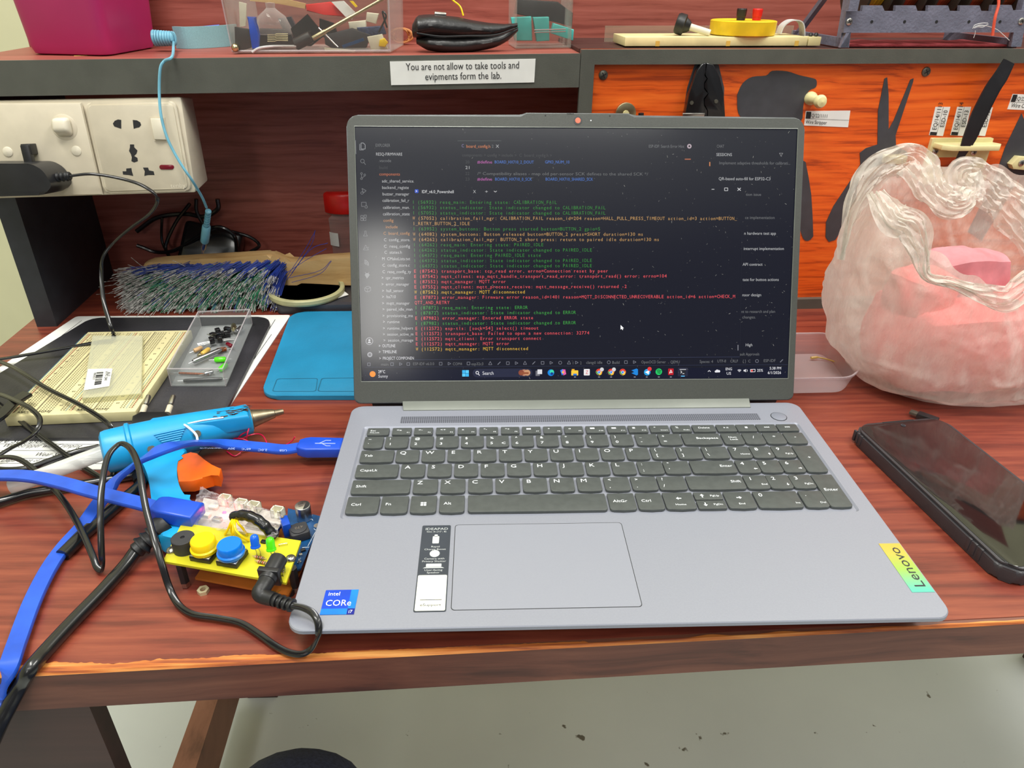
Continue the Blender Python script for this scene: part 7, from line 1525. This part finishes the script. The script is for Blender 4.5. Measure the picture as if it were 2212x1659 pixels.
a, b = fp_(676, 83, .10), fp_(830, -4, .10); mb = MB(along(a, b)); L_ = (b - a).length; mb.lathe([(.0022, 0), (.0022, L_ * .17), (.0017, L_ * .18), (.0017, L_ * .55), (.0014, L_ * .56), (.0014, L_)], 12); tag(mb.build('telescopic_antenna', 'brass_steel'), 'shiny telescopic antenna leaning diagonally in the clear tub', 'antenna')
card([(540, -6), (600, -6), (660, 8), (659, 19), (600, 8), (540, 2)], .45, .004, 'brush_wood', 'wooden_stick', 'flat wooden stick high in the clear tub', 'stick')
card([(660, 10), (712, 4), (745, 30), (746, 37), (700, 32), (662, 24)], .42, .008, 'red_plastic', 'red_packet', 'red and black packet near the top of the clear tub', 'packet', bev=.001)
card([(716, 4), (742, 2), (770, 30), (760, 42), (746, 36)], .38, .003, 'paper', 'paper_scrap', 'crumpled white paper scrap by the antenna in the clear tub', 'paper')
card([(755, 2), (762, 2), (772, 14), (768, 16)], .34, .003, 'btn_yellow', 'yellow_scrap', 'small yellow scrap at the top of the clear tub', 'scrap')
card([(792, 27), (818, 30), (812, 52), (790, 46)], .22, .008, 'jst_white', 'plastic_tube', 'short white plastic tube beside the upper end of the antenna', 'tube', bev=.001)
card([(793, 80), (825, 74), (838, 106), (802, 110)], .06, .006, 'jst_white', 'white_connector', 'white block with a yellow lump at the right end of the clear tub', 'connector', bev=.0005)
card([(820, 86), (830, 82), (838, 92), (832, 102), (818, 100)], .01, .004, 'btn_yellow', 'yellow_lump', 'yellow lump stuck on the white block in the clear tub', 'lump', bev=.0008)
card([(700, 76), (758, 62), (800, 76), (790, 104), (720, 106), (702, 96)], .40, .014, 'ferrite', 'battery_holder', 'dark component block at the right of the clear tub, under the antenna', 'component', bev=.001)
card([(738, 98), (784, 82), (787, 88), (742, 104)], .14, .003, 'pcb_blue', 'strip_board', 'thin dark green strip board near the bottom right of the clear tub', 'circuit module')
card([(700, 103), (768, 109), (766, 112), (702, 110)], .05, .003, 'jst_white', 'white_strip', 'thin white strip on the floor of the clear tub at the right', 'strip')
mb = MB(); mb.tube(cr([fp_(545, 113, .05), fp_(560, 104, .05), fp_(590, 100, .05), fp_(640, 100, .05)], 5), .0011, 7); tag(mb.build('grey_wire', 'white_wire'), 'grey curved wire along the bottom left of the clear tub', 'wire')
card([(600, 40), (628, 36), (640, 60), (612, 66)], .62, .006, 'stk_grey', 'motor_driver', 'dark module behind the clear dome in the clear tub', 'circuit module')
card([(690, 40), (720, 50), (730, 76), (700, 82), (690, 62)], .50, .006, 'black_plastic', 'sensor_module', 'dark square module behind the antenna middle in the clear tub', 'circuit module')
card([(752, 48), (790, 44), (792, 68), (756, 70)], .55, .008, 'jst_white', 'adhesive_roll', 'pale block behind the upper antenna in the clear tub', 'component', bev=.001)
card([(516, 4), (532, 8), (530, 56), (518, 58)], .30, .003, 'jst_white', 'paper_tag', 'pale upright strip at the left end of the clear tub, behind the black block', 'strip')
card([(770, 60), (828, 56), (834, 74), (778, 82)], .48, .008, 'denim', 'cloth_scrap', 'dark blue rounded part at the right end of the clear tub', 'component', bev=.002)
mb = MB(); mb.tube(cr([fp_(818, 70, .2), fp_(828, 50, .2), fp_(834, 34, .2), (fp_(826, 26, .2)), fp_(836, 60, .2)], 5), .0009, 6); tag(mb.build('black_wire', 'cable_black'), 'thin black wire loop at the right wall of the clear tub', 'wire')
mb = MB(); mb.tube(cr([fp_(688, 60, .12), fp_(712, 84, .12), fp_(730, 102, .12)], 4), .0007, 5); tag(mb.build('needle', 'tin_silver'), 'thin silver needle crossing below the antenna in the clear tub', 'needle')
mb = MB(); mb.ball(fp_(508, 103, .06), .0035, 12); tag(mb.build('brass_knob', 'brass_steel'), 'small brass knob in the bottom left corner of the clear tub', 'knob')
card([(514, 106), (640, 104), (760, 106), (836, 108), (836, 113), (514, 113)], .55, .030, 'black_gloss', 'component_bed', 'dark layer of small parts covering the floor of the clear tub', 'components')

# black leather pouch
po = thing('leather_pouch', 'black leather pouch lying on its side in the middle of the shelf', 'pouch', K_(1000, 112))
def lobe(P, R, name, lab=None, sy=.9):
    P = cr(P, 6); k = len(P); n_ = 20; V = []
    for i, p in enumerate(P):
        t = i / (k - 1); q = t * (len(R) - 1); j = min(int(q), len(R) - 2); r = R[j] + (R[j + 1] - R[j]) * (q - j)
        for m in range(n_):
            a = 2 * PI * m / n_; d_ = Vector((0, math.cos(a) * 1.5, math.sin(a) * sy)); V.append(p + d_ * r * (1 + .08 * noise.noise(Vector((t * 7, math.cos(a) * 2, math.sin(a) * 2)))))
    Fc = [(j * n_ + i, j * n_ + (i + 1) % n_, (j + 1) * n_ + (i + 1) % n_, (j + 1) * n_ + i) for j in range(k - 1) for i in range(n_)] + [list(range(n_))[::-1], list(range((k - 1) * n_, k * n_))]
    mb = MB(); mb.add(V, Fc, True); return mb.build(name, 'leather', po, lab)
dpt = .035
lobe([F(900, 88, dpt), F(925, 93, dpt), F(960, 96, dpt), F(1010, 96, dpt), F(1060, 90, dpt), F(1095, 78, dpt), F(1119, 63, dpt)], [.003, .0070, .0078, .0074, .0066, .0050, .0018], 'lower_flap')
lobe([F(892, 66, dpt), F(905, 58, dpt), F(940, 54, dpt), F(990, 59, dpt), F(1040, 64, dpt), F(1085, 62, dpt), F(1118, 54, dpt)], [.0062, .0105, .0098, .0092, .0074, .0045, .0018], 'upper_flap')
mb = MB(); mb.tube(cr([F(900, 72, dpt - .015), F(950, 79, dpt - .0155), F(1010, 78, dpt - .0145), F(1070, 76, dpt - .012), F(1112, 62, dpt - .006)], 5), .0009, 6); mb.build('seam', 'black_gloss', po)
mb = MB(); a = F(944, 30, dpt); mb.M = along(F(938, 30, dpt), F(962, 32, dpt)); mb.cyl(.0022, 0, .011, 12, .0006); mb.build('clasp', 'steel', po)
# wires near the pouch
mb = MB(); cpt = K_(866, 98); pts = []
for i in range(90): a = i * .42; pts.append(cpt + Vector((.010 * math.cos(a) * (1 + .25 * math.sin(i * .7)), .006 * math.sin(a * .9) + .01, .0085 + .0065 * math.sin(a))))
mb.tube(cr(pts, 2), .0009, 6); tag(mb.build('wire_coil', 'tan_wire'), 'small tangle of tan wire between the clear tub and the black pouch', 'wire')
mb = MB(); mb.tube(cr([F(960, -20, .05), F(978, 0, .045), F(994, 14, .042), F(1001, 34, .040)], 5), .0008, 6); tag(mb.build('yellow_wire', 'btn_yellow'), 'yellow wire curving down onto the black pouch', 'wire')
# small clear box with teal sockets
tbx = thing('socket_box', 'small clear box holding teal chip sockets right of the black pouch', 'box', K_(1180, 102))
fn = bx_fn(K_(1116, 109) + SN * .008, K_(1236, 107) + SN * .008, .055, .001, .0); mb = MB(); clear_tray(mb, fn, .060, .015, .02); mb.build('box_wall', 'box_clear', tbx)
card([(1104, 38), (1148, 36), (1150, 88), (1112, 88)], .22, .010, 'teal_plastic', 'chip_socket', 'teal chip socket standing at the left of the small clear box', 'chip socket', bev=.0008)
card([(1152, 38), (1186, 37), (1187, 88), (1160, 90)], .18, .012, 'teal_plastic', 'chip_socket', 'teal chip socket in the middle of the small clear box', 'chip socket', bev=.0008)
card([(1196, 50), (1240, 64), (1238, 88), (1190, 72)], .30, .010, 'teal_plastic', 'chip_socket', 'teal chip socket tilted at the right of the small clear box', 'chip socket', bev=.0008)
card([(1118, -2), (1205, 4), (1238, 28), (1236, 58), (1200, 48), (1112, 30)], .62, .016, 'black_plastic', 'relay_block', 'black box leaning on top of the teal chip sockets', 'component', bev=.001)
for y in (63, 68): mb = MB(); mb.tube([fp_(1154, y + 2, .10), fp_(1222, y, .10)], .0006, 6); tag(mb.build('socket_lever', 'tin_silver'), ('upper' if y == 63 else 'lower') + ' silver lever rod across the teal chip sockets', 'lever', 'silver levers on the teal sockets')
# cream board, yellow tin, knobs on the tool board's top
cbb = thing('breadboard', 'small cream breadboard lying on top of the tool board, below the yellow tin', 'breadboard', K_(1560, 100))
a, b = K_(1350, 103), K_(1744, 102); fn = bx_fn(a + SN * .002, b + SN * .002, .052, 0); mb = MB(); hB = .0088
mb.hex([fn(0, 0, .001), fn(1, 0, .001), fn(1, 1, .001), fn(0, 1, .001), fn(0, 0, hB), fn(1, 0, hB), fn(1, 1, hB), fn(0, 1, hB)], .0006); mb.build('body', 'resin_cream', cbb)
mb = MB(); c = fn(1, 0, 0); mb.hex([fn(1.005, .0, .001), fn(1.075, .0, .001), fn(1.075, .25, .001), fn(1.005, .25, .001), fn(1.005, 0, hB), fn(1.075, 0, hB), fn(1.075, .25, hB), fn(1.005, .25, hB)], .0005); mb.build('side_tab', 'resin_cream', cbb)
mb = MB()
for u in (.165, .55, .93): p = fn(u, -.004, 0); mb.hex([fn(u, -.006, .001), fn(u + .022, -.006, .001), fn(u + .022, .01, .001), fn(u, .01, .001), fn(u, -.006, .0055), fn(u + .022, -.006, .0055), fn(u + .022, .01, .0055), fn(u, .01, .0055)])
mb.build('dovetail_slot', 'glue_amber', cbb)
for k in (0, 1):
    mb = MB(Matrix.Translation(fn(1.028 + .03 * k, .12, hB))); mb.lathe([(.0012, 0), (.0022, .001), (.0012, .0032), (0, .0034)], 12); tag(mb.build('push_pin', 'black_plastic'), ('left', 'right')[k] + ' one of two tiny black pins on the small breadboard tab', 'pin', 'pair of tiny black pins')
ctn = fn(.685, .50, hB); 
yt = thing('yellow_terminal_disc', 'round yellow plastic base with one black and one red knob on the small breadboard', 'terminal', ctn)
R0 = .0310
mb = MB(Matrix.Translation(ctn)); mb.lathe([(R0 - .0015, .0002), (R0, .001), (R0 + .0004, .0125), (R0 - .0008, .0132), (R0 - .0018, .0125), (0, .0122)], 44); mb.build('base', 'yellow_plastic', yt)
for px, m_, nm in ((1600, 'black_plastic', 'black terminal knob'), (1634, 'red_plastic', 'red terminal knob')):
    p = onp(px, 42, ctn + SN * .012, SN); p.z = ctn.z + .0122; mb = MB(Matrix.Translation(p)); mb.lathe([(.0042, 0), (.0042, .003), (.0046, .0035), (.0050, .0095), (.0046, .0105), (0, .0105)], 12, False); mb.build('knob', m_, yt, nm)
kb = thing('control_knob', 'black rubber knob on a white shaft lying on the left end of the small breadboard', 'knob', fn(.36, .35, hB))
a, b = fn(.335, .40, hB + .0095), fn(.47, .22, hB + .003); M = along(a, b); ln = (b - a).length
mb = MB(M); mb.lathe([(0, -.006), (.0080, -.006), (.0094, -.004), (.0094, .002), (.0070, .003), (.0055, .006), (.0040, .008), (0, .008)], 24); mb.build('rubber_cap', 'black_rubber', kb)
mb = MB(M); mb.cyl(.0032, .007, ln * 1.05, 14, .0004, .0030); mb.build('shaft', 'white_switch', kb, 'white shaft')
rb = thing('ribbon_cable', 'short arched grey ribbon cable behind the cream breadboard tab', 'cable', fn(.95, .7, hB))
mb = MB(); mb.tube(cr([fn(.90, .55, hB + .001), fn(.915, .55, hB + .0085), fn(.96, .55, hB + .0130), fn(1.02, .55, hB + .010), fn(1.05, .55, 0.001)], 6), .006, prof=[(1, .08), (-1, .08), (-1, -.08), (1, -.08)], up=SN.cross(SU), smooth=False); mb.build('ribbon', 'white_wire', rb)
mb = MB(); P = [K_(1330, 100) + SN * .055, K_(1760, 98) + SN * .055]; q = Vector((0, 0, .0145)); 
sc_ = [P[0], P[1], P[1] + SN * .002, P[0] + SN * .002]; mb.hex(sc_ + [p + q for p in sc_]); tag(mb.build('clear_strip', 'cover_clear'), 'clear plastic strip standing behind the small cream breadboard', 'strip')
# grey spool rack
rk2 = thing('spool_rack', 'grey printed wire spool rack with notched front bar at the right end', 'rack', K_(2000, 102))
RD_ = .006
fr_ = lambda px, py, d=RD_: Fs(px, py, d)
mb = MB(MF); P = [(1828, 24), (1862, 24), (1864, 12), (1906, 12), (1911, 24), (1934, 24), (1935, 12), (1978, 12), (1982, 24), (2004, 24), (2005, 12), (2048, 12), (2052, 24), (2073, 24), (2074, 12), (2116, 12), (2120, 24), (2141, 24), (2143, 11), (2185, 11), (2189, 23), (2215, 22), (2212, 70), (1822, 71)]
P = outline(P, RD_); mb.prism(P, -RD_ - .004, -RD_, 0); mb.build('front_bar', 'rack_grey', rk2)
mb = MB(MF); mb.prism(outline([(1828, 70), (1838, 70), (1833, 103), (1815, 103)], RD_), -RD_ - .004, -RD_); mb.prism(outline([(1836, 70), (1838, 70), (1834, 103), (1815, 103)], RD_), -RD_ - .004, -RD_); mb.build('foot', 'rack_grey', rk2)
mb = MB(MF); mb.prism(outline([(2190, 70), (2212, 70), (2206, 101), (2184, 101)], RD_), -RD_ - .004, -RD_); mb.build('foot', 'rack_grey', rk2)
sx = Fs(1826, 60, RD_)[0]; zb_ = bt(sx) + .001
def side_frame(sx, nm):
    M = frame(S(sx, 0, 0), SN, Vector((0, 0, 1))); mb = MB(M)          # x = depth, y = z
    d0, d1 = RD_ + .004, .120
    for seg in ([(d0, zb_), (d0 + .008, zb_), (d0 + .014, zb_ + .07), (d0 + .006, zb_ + .07)], [(d0, zb_), (d1, zb_), (d1, zb_ + .008), (d0, zb_ + .008)], [(d1 - .008, zb_), (d1, zb_), (d0 + .02, zb_ + .07), (d0 + .012, zb_ + .07)]): mb.prism(seg, 0, .005)
    return mb.build('side_frame', 'rack_grey', rk2)
side_frame(sx, 0); side_frame(Fs(2205, 60, RD_)[0], 1)
mb = MB(MF); x0, z0 = Fs(1833, 23, .004); x1, z1 = Fs(1846, -30, .004); mb.prism([(x0 - .003, z0), (x0 + .006, z0), (x1 + .005, z1), (x1 - .004, z1)], -.004, .001); mb.build('upright', 'rack_grey', rk2)
for px, py in ((1834, 47), (2206, 46)): screw(px, py, .0032, RD_, rk2, 'steel')
for px in (1883, 1954, 2023, 2093, 2160):
    mb = MB(frame(F(px, 47, RD_), SU, Vector((0, 0, 1)))); mb.cyl(.0014, -.001, .0002, 12); mb.build('screw_hole', 'ink', rk2)
spz = bt(.9) + .052
def spool(pxc, m, lab):
    sc2 = Fs(pxc, 8, .035)[0]; P0 = S(sc2, .045, spz); t = thing('wire_spool', lab, 'spool', P0, 'wire spools on the grey rack'); M = along(P0 - SU * .0125, P0 + SU * .0125)
    mb = MB(M); mb.cyl(.0205, .003, .022, 28); mb.build('winding', m, t)
    for z in (.0008, .0222):
        mb = MB(M); mb.lathe([(.006, z), (.031, z), (.032, z + .001), (.031, z + .002), (.006, z + .002)], 36, False); mb.build('flange', 'spool_flange', t)
    return t
w0 = spool(1880, 'yellow_wire', 'spool of yellow wire, leftmost on the grey rack'); w1 = spool(1952, 'copper', 'spool of copper wire next to the yellow one on the grey rack')
for px, lb in ((2022, 'middle spool of copper wire on the grey rack'), (2092, 'second copper spool from the right edge on the grey rack'), (2160, 'rightmost copper spool on the grey rack, behind the orange wire')):
    c = copy_tree(w1); c.location = S(Fs(px, 8, .035)[0], .045, spz); c['label'] = lb
mb = MB(); mb.tube([S(sx + .004, .045, spz), S(Fs(2206, 8, .035)[0], .045, spz)], .0045, 12); mb.build('axle', 'rack_dark', rk2)
mb = MB(); mb.tube(cr([F(2156, -12, .002), F(2157, 10, .000), F(2150, 36, -.002), F(2146, 60, -.002), F(2144, 77, -.002)], 5), .0013, 8); tag(mb.build('orange_wire', 'orange_wire'), 'orange wire end hanging down in front of the grey spool rack', 'wire')
mb = MB()
for P in ([(2101, 62), (2106, 54), (2122, 50), (2134, 50)], [(2103, 60), (2110, 56), (2125, 56), (2135, 52)], [(2106, 58), (2120, 54), (2150, 62), (2168, 76), (2180, 87)], [(2107, 66), (2106, 74), (2103, 82)], [(2104, 61), (2112, 58), (2122, 59), (2130, 55)]):
    mb.tube(cr([F(x, y, .0005) for x, y in P], 4), .0003, 5)
tag(mb.build('clear_thread', 'white_wire'), 'fine pale thread caught on the front bar of the grey spool rack', 'thread')
mb = MB(); V = []; Fc = []; n = 40
for i in range(n + 1):
    p = K_(1836 + (2186 - 1836) * i / n, 103); h = .0012 + .0015 * (.5 + noise.noise(Vector((i * .3, 0, 0)))); V += [p + SN * .004 + Vector((0, 0, .0006)), p + SN * .004 + Vector((0, 0, h)), p + SN * .07 + Vector((0, 0, h)), p + SN * .07 + Vector((0, 0, .0006))]
for i in range(n):
    for k in range(4): Fc.append((i * 4 + k, i * 4 + (k + 1) % 4, (i + 1) * 4 + (k + 1) % 4, (i + 1) * 4 + k))
mb.add(V, Fc + [(0, 3, 2, 1), (n * 4, n * 4 + 1, n * 4 + 2, n * 4 + 3)]); tag(mb.build('red_card', 'red_card'), 'thin worn red card lying under the grey spool rack', 'card')

# ------------------------------------------------------------------ person's knee
kn = G(636, 1622, -.16); kc_ = Vector((kn.x, kn.y - .045, kn.z - .046))
pts = cr([Vector((-.16, -.62, -.24)), Vector((-.17, -.42, -.225)), kc_ + Vector((.005, -.10, -.012)), kc_, kc_ + Vector((-.002, .030, -.07)), kc_ + Vector((-.004, .02, -.22)), kc_ + Vector((-.006, .0, -.38)), kc_ + Vector((-.006, -.02, -.48))], 8)
rd = [.095, .088, .072, .060, .060, .056, .048, .045]
def rr_(t): q = t * 7; j = min(6, int(q)); return rd[j] + (rd[j + 1] - rd[j]) * (q - j)
mb = MB(); mb.tube(pts, rr_, 28)
for i, v in enumerate(mb.v): mb.v[i] = v + (v - kc_).normalized() * .002 * noise.noise(v * 30)
ps_ = thing('person', 'knee of a seated person in dark navy trousers below the front of the workbench', 'person', (kc_.x, kc_.y, FZ))
mb.build('trouser_leg', 'denim', ps_)
fx = kc_.x - .006; fy = kc_.y - .02
mb = MB(); mb.prism(roundpoly([(fx - .045, fy - .09), (fx + .045, fy - .09), (fx + .05, fy + .13), (fx, fy + .19), (fx - .05, fy + .13)], .03), FZ, FZ + .075, .015, 3); mb.build('shoe', 'black_rubber', ps_)
